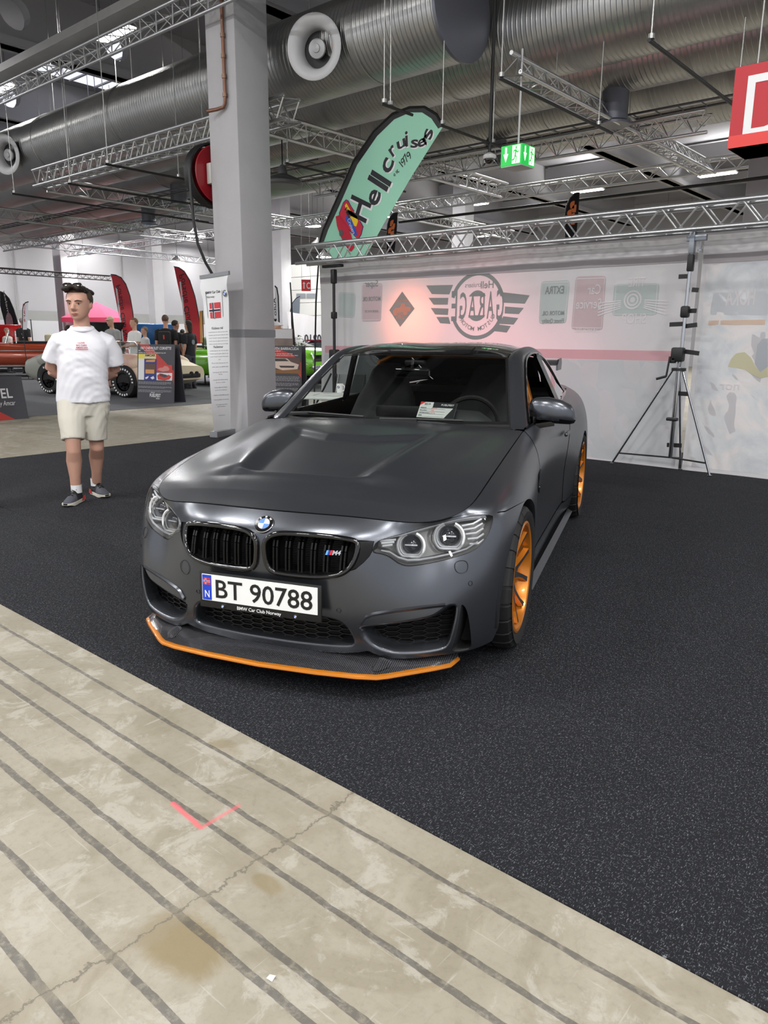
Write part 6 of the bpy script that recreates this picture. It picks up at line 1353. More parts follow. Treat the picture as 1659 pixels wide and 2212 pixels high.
def draw_barracuda(t, M, w, h):
    X = lambda u: (u-.5)*w; Y = lambda v: (1-v)*h; m = MB(); m.flat([(X(.0),Y(.0)),(X(.30),Y(.0)),(X(.8),Y(.12)),(X(1.0),Y(.25)),(X(1.0),Y(.48)),(X(.9),Y(.40)),(X(0),Y(.14))][::-1], M, .001); m.build('red_flash', BRED, t, smooth=None)
    m = MB(); text(m, '1970 PLYMOUTH BARRACUDA', M @ Matrix.Translation((X(.5),Y(.06),.003)), .05, w*.90, bold=.02, shear=.12); text(m, 'Stig Aagård', M @ Matrix.Translation((X(.42),Y(.085),.003)), .018, w*.26, bold=.02); text(m, 'Best Car of the Day, Amcar Show and Tell', M @ Matrix.Translation((X(.48),Y(.125),.003)), .018, w*.66, bold=.02); text(m, 'Winner of the show and finest in class 2023', M @ Matrix.Translation((X(.58),Y(.15),.003)), .018, w*.70, bold=.02); m.build('title', PALE, t, smooth=None)
    m = MB()
    def r(k, u0, u1, v0, v1, z): m.mt(k).flat([(X(u0),Y(v1)),(X(u1),Y(v1)),(X(u1),Y(v0)),(X(u0),Y(v0))], M, z)
    r(0,.02,.98,.17,.42,.003); r(3,.02,.98,.36,.42,.004)
    m.mt(1).flat([(X(a),Y(b)) for a,b in ((.10,.21),(.3,.18),(.7,.19),(.78,.24),(.95,.28),(.92,.35),(.6,.37),(.42,.33),(.2,.26))][::-1], M, .005)
    m.mt(2).flat([(X(a),Y(b)) for a,b in ((.36,.19),(.66,.195),(.74,.23),(.45,.235))][::-1], M, .006); m.flat([(X(a),Y(b)) for a,b in ((.52,.30),(.86,.30),(.84,.33),(.56,.33))][::-1], M, .006)
    m.build('car_photo', [mat('p_dusk',(92,68,64),.5), mat('p_white_car',(212,192,180),.5), mat('p_dark',(58,50,50),.5), mat('p_amber',(132,92,50),.5)], t, smooth=None)
    m = MB()
    for a, n, s_ in ((.47,6,12),(.57,4,15),(.65,4,17),(.73,5,18)): lines(m, M, X(.03), X(.97), Y(a), n, .017, .010, s_)
    tag(m.build('small_print', GREYP, t, smooth=None), kind='stuff'); logo(t, M, Y(.90), 1.0)
board('sign_board', 'grey A-frame info board for a 1970 car, partly hidden by the big column', (-9.25,7.15), (-8.42,7.62), 1.27, .06, draw_barracuda)
def draw_amcar(t, M, w, h):
    X = lambda u: (u-.5)*w; m = MB(); m.flat([(X(.0),.0),(X(.74),.0),(X(.0),.42)], M, .001); m.build('red_corner', BRED, t, smooth=None)
    m = MB(); text(m, 'FUEL', M @ Matrix.Translation((X(.53),.38,.002)), .165, .43, bold=.015); text(m, 'By Amcar', M @ Matrix.Translation((X(.63),.25,.002)), .085, .30, shear=.25); m.build('lettering', PALE, t, smooth=None)
board('sign_board', 'low dark grey sloping board with white fuel lettering and red corner', (-10.89,2.46), (-10.89,3.36), .75, .19, draw_amcar, .5)
# ---- folding table, cup and chair seen through the coupe's window
tb = thing('folding_table', 'white folding table with papers seen through the windscreen of the grey coupe', 'table', (-3.9,4.1,0), R_(25))
m = MB(); m.box((0,0,.72), (1.5,.72,.04), None, .012); m.build('table_top', mat('table_white',(214,218,214),.45), tb)
for sx in (-.6,.6):
    for sy in (-.28,.28): m = MB(); m.cyl((sx,sy,.006),(sx*.95,sy,.70),.014,n=8); m.build('leg', mat('table_leg',(120,122,124),.4,.6), tb, smooth=50)
for i, (x, y, r) in enumerate(((-.1,.1,.2),(.25,-.12,-.3),(-.42,-.08,.5))):
    m = MB(); m.box((0,0,0), (.21,.297,.004)); tag(m.build('paper_sheet', mat('paper_white',(226,228,226),.6), smooth=None, loc=(-3.9+x*.906-y*.423,4.1+x*.423+y*.906,.7425+.0001*i), rot=(0,0,r)), ('white paper sheet nearest the mug on the folding table','white paper sheet in the middle of the folding table','white paper sheet at the left end of the folding table')[i], 'paper', 'papers on the folding table')
mg = thing('mug', 'white mug with a round emblem standing on the folding table', 'mug', (-4.17,4.33,.740))
m = MB(); m.lathe([(0,.002),(.042,.002),(.046,.02),(.046,.115),(.042,.115),(.042,.02),(0,.015)], 24); m.build('cup', mat('mug_white',(232,232,230),.2,coat=.5), mg, smooth=40)
m = MB(); m.tube([(.044,0,.10),(.075,0,.095),(.085,0,.06),(.07,0,.03),(.044,0,.025)], .008, 8); m.build('handle', MATS['mug_white'], mg, smooth=60); roundel(plane_m((.016,-.0445,.075),(.94,.34,0),(0,0,1)), .016, mg, 'mug_emblem')
ch = thing('folding_chair', 'grey folding chair standing behind the folding table', 'chair', (-4.75,5.05,0), R_(200))
m = MB(); m.box((0,0,.44), (.42,.40,.03), None, .01); m.build('seat', mat('chair_grey',(120,124,124),.5), ch); m = MB(); m.grid([[(-.22+.44*i/8,-.20-.03*math.sin(PI*i/8),z) for z in (.62,.66,.86,.92)] for i in range(9)]); m.build('backrest', MATS['chair_grey'], ch, smooth=60)
for sx in (-.2,.2): m = MB(); m.cyl((sx,.2,.006),(sx,-.2,.92),.011,n=8); m.build('leg', MATS['table_leg'], ch, smooth=50); m = MB(); m.cyl((sx,-.22,.006),(sx,.1,.5),.011,n=8); m.build('leg', MATS['table_leg'], ch, smooth=50)
# ---- entry card behind the windscreen
cd = thing('entry_card', 'white and black entry card with a red corner behind the windscreen of the grey coupe', 'card', (0,0,0)); 
Rc = Matrix.Rotation(R_(21.02),4,'Z'); cM = Rc @ plane_m((.258,.845,1.012), (.98,.06,-.02), (0,.42,.30))
CW, CH_ = .215, .135
m = MB(); m.mt(0).box((0,0,0), (CW,CH_,.002), cM); m.mt(1).flat([(-.03,.020),(CW/2,.020),(CW/2,CH_/2),(-.03,CH_/2)], cM, .002); m.flat([(CW/2-.055,-CH_/2),(CW/2,-CH_/2),(CW/2,.03),(CW/2-.012,.03)], cM, .002)
m.mt(2).flat([(-CW/2,CH_/2-.03),(-CW/2+.03,CH_/2),(-CW/2,CH_/2)], cM, .002)
m.mt(1); text(m, 'S019', cM @ Matrix.Translation((-.065,.040,.002)), .017, .035, bold=.02)
for k, s_ in enumerate(('MERKE','MODELL','ÅRSMODELL','EIER')): m.mt(1); text(m, s_, cM @ Matrix.Translation((-CW/2+.008,.012-.022*k,.002)), .008, align='l', bold=.02); m.flat([(-CW/2+.005,.006-.022*k),(CW/2-.06,.006-.022*k),(CW/2-.06,.0075-.022*k),(-CW/2+.005,.0075-.022*k)], cM, .002)
for k, s_ in enumerate(('BMW','M4','2016')): m.mt(2); text(m, s_, cM @ Matrix.Translation((-.035,.011-.022*k,.002)), .010, align='l', shear=.3)
m.mt(0); text(m, 'FUELFEST', cM @ Matrix.Translation((.055,.038,.003)), .014, .075, bold=.03)
m.build('printed_card', [mat('card_white',(232,232,232),.5), INK, mat('card_red',(220,60,56),.5)], cd, smooth=None)
# scrap of paper on the concrete
m = MB(); m.add([(0,0,.002),(.016,.003,.001),(.014,.016,.006),(-.002,.012,.002)], [(0,1,2,3)]); tag(m.build('paper_scrap', WHT, smooth=None, loc=(1.415,-1.70,0)), 'tiny scrap of white paper lying on the worn concrete', 'paper')
# sign with an arrow, hanging far back
ac = thing('hanging_sign', 'small red sign with a white arrow and letter hanging far back beside the backdrop', 'sign', (-13.42,12.56,2.72), R_(45))
m = MB(); m.box((0,0,.15), (.26,.02,.31)); m.build('sign_plate', mat('sign_red_far',(206,48,54),.5), ac, smooth=None)
FM2 = Matrix.Translation((0,-.012,0)) @ Matrix.Rotation(PI/2,4,'X'); m = MB(); text(m, 'C', FM2 @ Matrix.Translation((.06,.06,.001)), .17, .10, bold=.02); m.flat([(-.075,.06),(-.045,.06),(-.045,.19),(-.02,.19),(-.06,.245),(-.10,.19),(-.075,.19)], FM2, .001); m.build('lettering', PALE, ac, smooth=None)
for sx in (-.12,.12): m = MB(); m.cyl((sx,0,.30),(sx*.6,0,6.38),.005,n=5); m.build('suspension_wire', GALV, ac, smooth=None)

# ================================================================== PEOPLE
def voxel(mb, size, it=4, name='body', f=.5):
    # union of overlapping closed pieces as one smooth continuous surface
    me = bpy.data.meshes.new('tmp'); me.from_pydata(mb.v, [], mb.f); o = bpy.data.objects.new('tmp', me); COL.objects.link(o)
    r = o.modifiers.new('r', 'REMESH'); r.mode = 'VOXEL'; r.voxel_size = size; s = o.modifiers.new('s', 'SMOOTH'); s.factor = f; s.iterations = it
    e = bpy.data.meshes.new_from_object(o.evaluated_get(bpy.context.evaluated_depsgraph_get())); bpy.data.objects.remove(o); bpy.data.meshes.remove(me)
    m = MB(); m.v = [tuple(v.co) for v in e.vertices]; m.f = [tuple(p.vertices) for p in e.polygons]; m.m = [0]*len(m.f); bpy.data.meshes.remove(e); return m
def limb(mb, pts, rad, n=12, flat=1): mb.tube(pts, list(rad), n, flat=flat)
def rings(mb, R, n=20, p=2.2):
    # R: (z, cx, cy, rx, ry)
    P = []
    for z, cx, cy, rx, ry in R:
        P.append([(cx+rx*math.copysign(abs(math.cos(a))**(2/p), math.cos(a)), cy+ry*math.copysign(abs(math.sin(a))**(2/p), math.sin(a)), z) for a in np.linspace(0,2*PI,n,endpoint=False)])
    o = len(mb.v); mb.grid(P, closed_v=True, flip=True); mb.add(P[0], [tuple(range(n))[::-1]]); mb.add(P[-1], [tuple(range(n))])
def xf(M, pts): return [tuple(M @ Vector(p)) for p in pts]
def head_shape(mb, M):
    h = MB()
    rings(h, [(0,0,-.052,.018,.016),(.008,0,-.050,.032,.030),(.03,0,-.032,.050,.058),(.06,0,-.014,.061,.080),(.095,0,-.005,.068,.091),(.13,0,0,.0725,.096),(.165,0,.004,.075,.099),(.20,0,.008,.070,.090),(.228,0,.010,.052,.066),(.245,0,.010,.020,.028)], 24)
    h.tube([(0,-.090,.140),(0,-.104,.115),(0,-.117,.090),(0,-.100,.078)], [.008,.011,.015,.010], 8)
    for s in (-1,1):
        h.sph((s*.074,.012,.112), (.012,.020,.032), 10, 8); h.sph((s*.012,-.101,.083), (.010,.010,.008), 8, 6)
        h.tube([(s*.012,-.093,.150),(s*.035,-.090,.152),(s*.055,-.074,.146)], .009, 6)
    h.tube([(-.022,-.088,.050),(0,-.096,.051),(.022,-.088,.050)], .0075, 6); h.sph((0,-.078,.018), (.022,.016,.015), 8, 6)
    mb.add([M @ Vector(p) for p in h.v], h.f)
def hand(mb, M, s=1):
    # palm and five curled fingers, along -z of M
    h = MB(); h.sph((0,0,-.045), (.016,.042,.055), 10, 8)
    for k, (y, l) in enumerate(((-.032,.062),(-.011,.074),(.011,.070),(.031,.055))): h.tube([(0,y,-.075),(s*.006,y*1.05,-.095-l*.3),(s*.026,y*1.05,-.10-l*.62),(s*.040,y,-.095-l*.72)], [.0098,.0092,.0085,.007], 7)
    h.tube([(0,-.036,-.03),(s*.012,-.058,-.058),(s*.026,-.056,-.088)], [.012,.0105,.009], 7); mb.add([M @ Vector(p) for p in h.v], h.f)
SKINS = {}
def skin(c): return mat('skin_%d_%d_%d' % c, c, .55, bump=(60,.03))
def person(label, loc, rz, h=1.80, skin_c=(196,150,126), hair_c=(44,34,28), top=(230,230,232), legs=(60,62,70), shorts=False, shoes=(40,40,44), arms='down', head_yaw=0, hair='short', vox=.016, cat='person', group=None, long_sleeve=False, bend=0, extra=None, lower=True):
    k = h/1.80; t_ = None
    J = dict(hip=.92, sh=1.45, neck=1.50, chin=1.535)
    b = MB(); P_ = lambda x, y, z: (x*k, y*k, z*k)
    def bp(x, y, z):   # bend the upper body forward about the hips
        if bend and z > .95: a = bend; zz = z-.95; return (x*k, (y-zz*math.sin(a))*k, (.95+zz*math.cos(a))*k)
        return (x*k, y*k, z*k)
    rings(b, [(z*k, 0, (-(z-.95)*math.sin(bend) if z > .95 else 0)*k, rx*k, ry*k) for z, rx, ry in ((.84,.13,.085),(.90,.165,.10),(1.0,.15,.098),(1.12,.145,.10),(1.26,.17,.112),(1.38,.185,.11),(1.44,.15,.085),(1.48,.07,.06))], 18)
    for s in (-1,1):
        limb(b, [P_(s*.09,0,.92),P_(s*.10,-.01,.70),P_(s*.095,-.015,.50),P_(s*.09,.012,.36),P_(s*.088,.02,.12),P_(s*.088,.0,.07)], [.088*k,.078*k,.056*k,.056*k,.038*k,.04*k])
        limb(b, [P_(s*.088,.045,.045),P_(s*.09,-.03,.05),P_(s*.098,-.13,.03)], [.036*k,.042*k,.032*k], flat=.8)
        sh, = [bp(s*.195,0,1.415)]
        el, wr = {'down': ((s*.235,.03,1.13),(s*.225,-.05,.88)), 'back': ((s*.25,.09,1.15),(s*.05,.17,1.0)), 'front': ((s*.24,-.05,1.14),(s*.12,-.26,1.10)), 'hip': ((s*.30,.06,1.17),(s*.17,-.04,.98))}[arms]
        el, wr = bp(*el), bp(*wr); limb(b, [bp(s*.15,0,1.42), sh, tuple(np.array(sh)*.5+np.array(el)*.5), el], [.06*k,.062*k,.050*k,.042*k]); limb(b, [el, tuple(np.array(el)*.6+np.array(wr)*.4), wr], [.042*k,.043*k,.029*k])
        d = (Vector(wr)-Vector(el)).normalized(); x_ = d.cross(Vector((0,1,0)) if abs(d.y) < .8 else Vector((1,0,0))).normalized(); y_ = d.cross(x_); Mh = Matrix(((x_.x,y_.x,-d.x,wr[0]),(x_.y,y_.y,-d.y,wr[1]),(x_.z,y_.z,-d.z,wr[2]),(0,0,0,1))) @ Matrix.Scale(k,4); hand(b, Mh, s)
    nb = bp(0,.01,1.46); hp = bp(0,-.005,1.555); limb(b, [nb, tuple(np.array(nb)*.5+np.array(hp)*.5), tuple(np.array(hp)+np.array((0,.01,.05))*k)], [.062*k,.056*k,.056*k])
    c_ = bp(0,-.005,1.555); Mh = Matrix.Translation((c_[0],c_[1],c_[2])) @ Matrix.Rotation(head_yaw,4,'Z') @ Matrix.Rotation(bend*.8,4,'X') @ Matrix.Scale(k,4); head_shape(b, Mh)
    o = voxel(b, vox, 4).build('person', skin(skin_c), None, smooth=180, loc=loc, rot=(0,0,rz)); tag(o, label, cat, group)
    # clothes
    m = MB(); rings(m, [(z*k, 0, (-(z-.95)*math.sin(bend) if z > .95 else 0)*k, rx*k, ry*k) for z, rx, ry in ((.88,.185,.125),(1.0,.178,.122),(1.15,.178,.125),(1.28,.192,.13),(1.39,.20,.125),(1.45,.165,.10),(1.485,.085,.075))], 20)
    for s in (-1,1):
        el = {'down': (s*.238,.03,1.13), 'back': (s*.255,.09,1.15), 'front': (s*.24,-.05,1.14), 'hip': (s*.30,.06,1.17)}[arms]; a0, a1 = np.array(bp(s*.15,0,1.415)), np.array(bp(*el)); f = 1.0 if long_sleeve else .80
        limb(m, [tuple(a0), bp(s*.195,0,1.41), tuple(np.array(bp(s*.195,0,1.41))*(1-f)+a1*f)], [.075*k,.082*k,.070*k])
        if long_sleeve:
            wr = bp(*{'down': (s*.225,-.05,.90), 'back': (s*.05,.17,1.0), 'front': (s*.12,-.25,1.10), 'hip': (s*.17,-.04,.98)}[arms]); limb(m, [tuple(a1), tuple((a1+np.array(wr))/2), wr], [.058*k,.052*k,.042*k])
    voxel(m, vox, 3).build('top', mat('top_%d_%d_%d' % top, top, .85, bump=(9,.5)), o, smooth=180)
    m = MB(); zb = .50 if shorts else .10
    rings(m, [(z*k,0,0,rx*k,ry*k) for z, rx, ry in ((.80,.15,.105),(.88,.185,.118),(.96,.17,.112),(.99,.165,.108))], 18)
    for s in (-1,1): limb(m, [P_(s*.09,0,.90),P_(s*.10,-.01,.70),P_(s*.098,-.012,.52)]+([] if shorts else [P_(s*.092,.012,.32),P_(s*.088,.015,zb)]), [.105*k,.098*k,.086*k]+([] if shorts else [.072*k,.066*k]))
    voxel(m, vox, 3).build('shorts' if shorts else 'trousers', mat('legs_%d_%d_%d' % legs, legs, .85, bump=(9,.4)), o, smooth=180)
    for s in (-1,1):
        m = MB(); rings(m, [(.004,s*.093*k,-.035*k,.046*k,.135*k),(.02,s*.093*k,-.035*k,.047*k,.137*k),(.055*k,s*.092*k,-.03*k,.043*k,.12*k),(.085*k,s*.09*k,.01*k,.04*k,.075*k),(.11*k,s*.089*k,.02*k,.038*k,.05*k)], 16); m.build('shoe', mat('shoe_%d_%d_%d' % shoes, shoes, .6), o, smooth=50)
    m = MB(); HR = mat('hair_%d_%d_%d' % hair_c, hair_c, .8, bump=(80,.6))
    if hair == 'cap':
        q = MB(); q.sph((0,.008,.17), (.083,.106,.085), 20, 10); q.v = [(x,y,max(z,.165)) for x,y,z in q.v]; q.sph((0,-.10,.175), (.062,.07,.010), 14, 6)
    else:
        q = MB(); s_ = MB(); s_.sph((0,.012,.158), (.083,.105,.100), 24, 16)
        lo = -.06 if hair == 'long' else .095
        keep = [f for f in s_.f if not any((s_.v[i][1] < -.035 and s_.v[i][2] < .196) or (s_.v[i][2] < (.10 if s_.v[i][1] > .02 else .135)) for i in f)]; q.v, q.f, q.m = s_.v, keep, [0]*len(keep)
        if hair == 'long': rings(q, [(-.07,0,.06,.06,.035),(.0,0,.055,.082,.05),(.08,0,.045,.086,.062),(.14,0,.03,.086,.075)], 16)
    m.add([Mh @ Vector(p) for p in q.v], q.f); m.build('cap' if hair == 'cap' else 'hair', HR, o, smooth=60)
    m = MB()
    for s in (-1,1): m.mt(0); m.add([Mh @ Vector(p) for p in xf(Matrix.Translation((s*.031,-.083,.123)), [(-.014,0,0),(0,-.004,-.006),(.014,.003,0),(0,-.004,.006)])], [(0,1,2,3)]); m.mt(1); m.add([Mh @ Vector(p) for p in [(s*.012,-.1025,.146),(s*.035,-.100,.152),(s*.055,-.082,.146),(s*.035,-.101,.145)]], [(0,1,2,3)])
    m.mt(2); m.add([Mh @ Vector(p) for p in [(-.02,-.0945,.049),(0,-.104,.048),(.02,-.0945,.049),(0,-.104,.054)]], [(0,1,2,3)])
    m.build('face_features', [mat('eye_dark',(40,32,30),.3), HR, mat('lip_tone',(150,90,84),.5)], o, smooth=None)
    if extra: extra(o, k, bp)
    return o
# ---- the man in the white T-shirt (own build, posed to the photo)
MAN = (-3.7125,.6155,.006); MRZ = R_(62.74)
SK = skin((186,143,124)); b = MB()
rings(b, [(.84,.035,0,.15,.10),(.92,.035,0,.185,.12),(1.02,.04,0,.18,.12),(1.14,.05,-.005,.185,.13),(1.27,.062,-.005,.18,.12),(1.35,.07,0,.165,.10),(1.40,.072,.005,.125,.082),(1.455,.074,.01,.080,.070)], 22)
limb(b, [(.074,.012,1.44),(.074,.006,1.50),(.072,.0,1.56),(.070,.0,1.60)], [.078,.068,.064,.062], 14)
HM = Matrix.Translation((.070,-.012,1.545)) @ Matrix.Rotation(R_(-26),4,'Z') @ Matrix.Rotation(R_(3),4,'X') @ Matrix.Diagonal((1.25,1.12,1.06,1)); head_shape(b, HM)
for s, hip, kn, an in ((-1,(-.055,0,.90),(-.075,-.13,.49),(-.085,-.10,.10)),(1,(.125,0,.90),(.115,.03,.49),(.092,.17,.11))):
    hip, kn, an = map(np.array, (hip, kn, an)); cf = kn*.62+an*.38
    limb(b, [tuple(hip), tuple(hip*.5+kn*.5), tuple(kn+np.array((0,.01,.05))), tuple(kn-np.array((0,0,.04))), tuple(cf+np.array((0,.02,.02))), tuple(kn*.3+an*.7), tuple(an)], [.10,.090,.066,.060,.066,.046,.042], 14)
for s, S, E_, W_ in ((-1,(-.12,.0,1.37),(-.205,.10,1.13),(-.02,.19,1.02)),(1,(.265,.02,1.36),(.318,.12,1.11),(.10,.20,1.0))):
    S, E_, W_ = map(np.array, (S,E_,W_)); limb(b, [tuple(S+np.array((-s*.05,0,.01))), tuple(S), tuple(S*.5+E_*.5), tuple(E_)], [.055,.058,.056,.050]); limb(b, [tuple(E_), tuple(E_*.65+W_*.35), tuple(W_)], [.050,.052,.034])
    d = Vector(W_-E_).normalized(); x_ = Vector((0,-1,0)); x_ = (x_-d*x_.dot(d)).normalized(); y_ = d.cross(x_); hand(b, Matrix(((x_.x,y_.x,-d.x,W_[0]),(x_.y,y_.y,-d.y,W_[1]),(x_.z,y_.z,-d.z,W_[2]),(0,0,0,1))), s)
man = voxel(b, .0075, 5).build('person', SK, None, smooth=180, loc=MAN, rot=(0,0,MRZ))
tag(man, 'man in white T-shirt and cream shorts walking with his hands behind his back', 'person')
def wrinkle(mb, amp, f, dirs):
    v = np.array(mb.v); n = np.zeros_like(v)
    F = [f_[:3] for f_ in mb.f]; F = np.array(F); nn = np.cross(v[F[:,1]]-v[F[:,0]], v[F[:,2]]-v[F[:,0]])
    for k in range(3): np.add.at(n, F[:,k], nn)
    n /= np.linalg.norm(n, axis=1, keepdims=True)+1e-9; d = np.zeros(len(v)); r = random.Random(5)
    for (a, b_, c) in dirs:
        ph = r.random()*6; w = v@np.array((a,b_,c)); d += np.sin(w*f+ph+2.2*np.sin(v[:,0]*9+v[:,2]*6+ph))**3*np.clip(np.sin(v[:,0]*7+v[:,2]*5+ph*2)+.4,0,1)
    mb.v = [tuple(q) for q in v+n*(amp*d)[:,None]]
m = MB(); rings(m, [(.858,.038,0,.222,.15),(.90,.038,0,.222,.15),(1.0,.042,-.01,.212,.152),(1.12,.048,-.012,.205,.152),(1.24,.058,-.01,.208,.152),(1.31,.068,-.005,.218,.142),(1.37,.073,.0,.205,.124),(1.42,.075,.006,.165,.105),(1.455,.074,.008,.120,.092),(1.49,.074,.01,.090,.08)], 28)
for s, P in ((-1,[(-.04,0,1.385),(-.105,.0,1.362),(-.155,.03,1.29),(-.190,.055,1.20)]),(1,[(.19,.01,1.385),(.255,.015,1.355),(.300,.045,1.27),(.318,.07,1.17)])): limb(m, P, [.080,.088,.086,.086], 16)
tm = voxel(m, .0085, 3); wrinkle(tm, .0045, 34, ((.5,.1,1),(-.6,.2,.9),(1,.3,.35))); TS = mat('white_jersey',(226,226,232),.85,bump=(14,.25)); ts = tm.build('t_shirt', TS, man, smooth=180)
m = MB(); m.tube([(.074+.088*math.cos(a), .004+.082*math.sin(a)-.012, 1.477+.022*math.sin(a)) for a in np.linspace(0,2*PI,32,endpoint=False)], [.012]*32, 8, closed=True); m.build('collar', TS, ts, smooth=60)
m = MB(); PMx = plane_m((.056,-.162,1.30), (1,.02,0), (0,.1,1))
for s_, y, w in (('I LOVE',.050,.052),('BIG CARS',.030,.082),('AMERICAN',.011,.092)): text(m, s_, PMx @ Matrix.Translation((0,y,0)), .013, w, bold=.03)
m.flat([(-.05,.0),(.05,.0),(.05,.005),(-.05,.005)], PMx); m.build('chest_print', mat('print_red',(178,52,60),.6), ts, smooth=None)
m = MB(); rings(m, [(.74,.035,0,.17,.115),(.83,.036,0,.208,.132),(.90,.036,0,.202,.128),(.95,.036,0,.19,.12)], 22)
for P in ([(-.055,0,.88),(-.068,-.06,.70),(-.070,-.105,.545)],[(.128,0,.88),(.118,.015,.70),(.112,.025,.525)]): limb(m, P, [.125,.112,.096], 18)
sm = voxel(m, .0085, 3); wrinkle(sm, .005, 30, ((.9,.1,1),(-.7,.1,1))); sh_o = sm.build('shorts', mat('cream_shorts',(206,202,190),.85,bump=(16,.2)), man, smooth=180)
m = MB(); m.tube([(.19,-.09,.83),(.205,-.075,.77),(.217,-.05,.70)], .003, 5); m.tube([(-.12,-.10,.83),(-.15,-.09,.77),(-.16,-.08,.71)], .003, 5); m.build('pocket_seam', mat('seam_cream',(160,156,146),.85), sh_o)
HAIR = mat('dark_brown_hair', (38,29,24), .75, bump=(70,.7)); HAIRS = mat('cropped_side_hair', (66,52,44), .85, bump=(90,.4))
q = MB(); q.sph((0,.014,.160), (.0835,.106,.100), 28, 18); keep = [f for f in q.f if not any((q.v[i][1] < -.04 and q.v[i][2] < .197) or (q.v[i][1] < -.02 and q.v[i][2] < .150) or q.v[i][2] < (.07 if q.v[i][1] > .03 else .118) for i in f)]; m = MB(); m.add([HM @ Vector(p) for p in q.v], keep); hr_ = m.build('hair', HAIRS, man, smooth=60)
m = MB(); q = MB(); rr = random.Random(11)
for i in range(90): a, y = rr.uniform(-.064,.064), rr.uniform(-.088,.075); q.sph((a, y, .212+.034*(1-(a/.075)**2)-.04*max(0,y/.1)**2+rr.uniform(-.004,.006)+(.006 if y < -.05 else 0)), (.016,.026,.018), 8, 6)
m.add([HM @ Vector(p) for p in q.v], q.f); hv = voxel(m, .005, 2); hv.build('hair_top', HAIR, hr_, smooth=180)
m = MB()
for s in (-1,1):
    c = (s*.031,-.080,.124); q = MB(); q.sph(c, (.0140,.0115,.0062), 12, 8); m.mt(0).add([HM @ Vector(p) for p in q.v], q.f); q = MB(); q.sph((c[0]+.002,c[1]-.0075,c[2]), (.0062,.0060,.0060), 10, 8); m.mt(1).add([HM @ Vector(p) for p in q.v], q.f)
    q = MB(); q.tube([(s*.013,-.104,.145),(s*.032,-.101,.151),(s*.054,-.084,.146)], [.0030,.0036,.0022], 6); m.mt(2).add([HM @ Vector(p) for p in q.v], q.f)
    q = MB(); q.tube([(s*.016,-.0925,.129),(s*.031,-.0945,.134),(s*.047,-.085,.129)], .0032, 5); m.mt(3).add([HM @ Vector(p) for p in q.v], q.f)
q = MB(); q.tube([(-.024,-.0905,.0505),(-.010,-.1015,.0515),(0,-.103,.0505),(.010,-.1015,.0515),(.024,-.0905,.0505)], [.002,.0045,.004,.0045,.002], 6); m.mt(4).add([HM @ Vector(p) for p in q.v], q.f)
q = MB(); q.tube([(-.018,-.0925,.042),(0,-.101,.0405),(.018,-.0925,.042)], [.003,.0055,.003], 6); m.mt(4).add([HM @ Vector(p) for p in q.v], q.f)
m.build('face_features', [mat('eye_white',(206,200,196),.3), mat('iris_dark',(46,38,34),.2), HAIR, mat('eyelid',(150,106,90),.6), mat('lips',(164,100,94),.5)], man, smooth=60)
GREY_UP = mat('shoe_grey_knit', (74,76,84), .8, bump=(60,.3)); SOLE = mat('shoe_sole_white', (214,210,196), .6); BLKUP = mat('shoe_black', (22,23,25), .7); HEEL = mat('shoe_heel_red', (178,56,60), .5)
for (x, y, yaw) in ((-.092,-.13,R_(-26)),(.096,.155,R_(22))):
    M = Matrix.Translation((x,y,0)) @ Matrix.Rotation(yaw,4,'Z')
    def foot(z0, z1, wd, ln0, ln1, nm, mt_, par):
        pass
    P = []
    for t, w, zt in ((-.185,.016,.036),(-.170,.034,.044),(-.135,.046,.062),(-.09,.048,.080),(-.045,.043,.098),(.0,.038,.112),(.04,.036,.108),(.075,.032,.100),(.095,.022,.088),(.103,.006,.06)):
        P.append([M @ Vector((w*math.cos(a)*(1 if abs(t) else 1), t, .024+max(0,math.sin(a))*(zt-.024)-(0 if math.sin(a) > 0 else .004))) for a in np.linspace(0,2*PI,16,endpoint=False)])
    m = MB(); m.grid(P, closed_v=True, flip=True); m.m = [1 if (M.inverted() @ Vector(m.v[f[0]])).y > -.055 else 0 for f in m.f]; sh = m.build('shoe', [GREY_UP, BLKUP], man, smooth=60)
    m = MB(); P = []
    for t, w in ((-.19,.018),(-.172,.040),(-.13,.051),(-.08,.051),(-.03,.043),(.03,.041),(.08,.040),(.105,.026),(.112,.006)): P.append([M @ Vector((sx*w, t, z)) for sx, z in ((-1,.002+(.012 if t < -.17 else 0)),(-1.02,.030),(1.02,.030),(1,.002+(.012 if t < -.17 else 0)))])
    m.grid(P, closed_v=True, flip=True); m.build('sole', SOLE, sh, smooth=40)
    for sx in (-1,1): m = MB(); m.add([M @ Vector(p) for p in [(sx*.0445,.02,.012),(sx*.0445,.098,.012),(sx*.038,.100,.052),(sx*.0425,.05,.05)]], [(0,1,2,3) if sx > 0 else (3,2,1,0)]); m.build('heel_patch', HEEL, sh, smooth=None)
    m = MB()
    for kk in range(4): m.tube([M @ Vector((-.022,-.085+.024*kk,.080+.012*kk)), M @ Vector((0,-.082+.024*kk,.092+.011*kk)), M @ Vector((.022,-.085+.024*kk,.080+.012*kk))], .0045, 6)
    m.build('laces', BLKUP, sh, smooth=60)
    m = MB(); zz = (.085,.10,.14,.155); m.grid([[M @ Vector((.045*math.cos(a), .028+.048*math.sin(a), z)) for a in np.linspace(0,2*PI,18,endpoint=False)] for z in zz], closed_v=True, flip=True); m.build('sock', mat('sock_white',(222,222,224),.9,bump=(80,.3)), man, smooth=60)
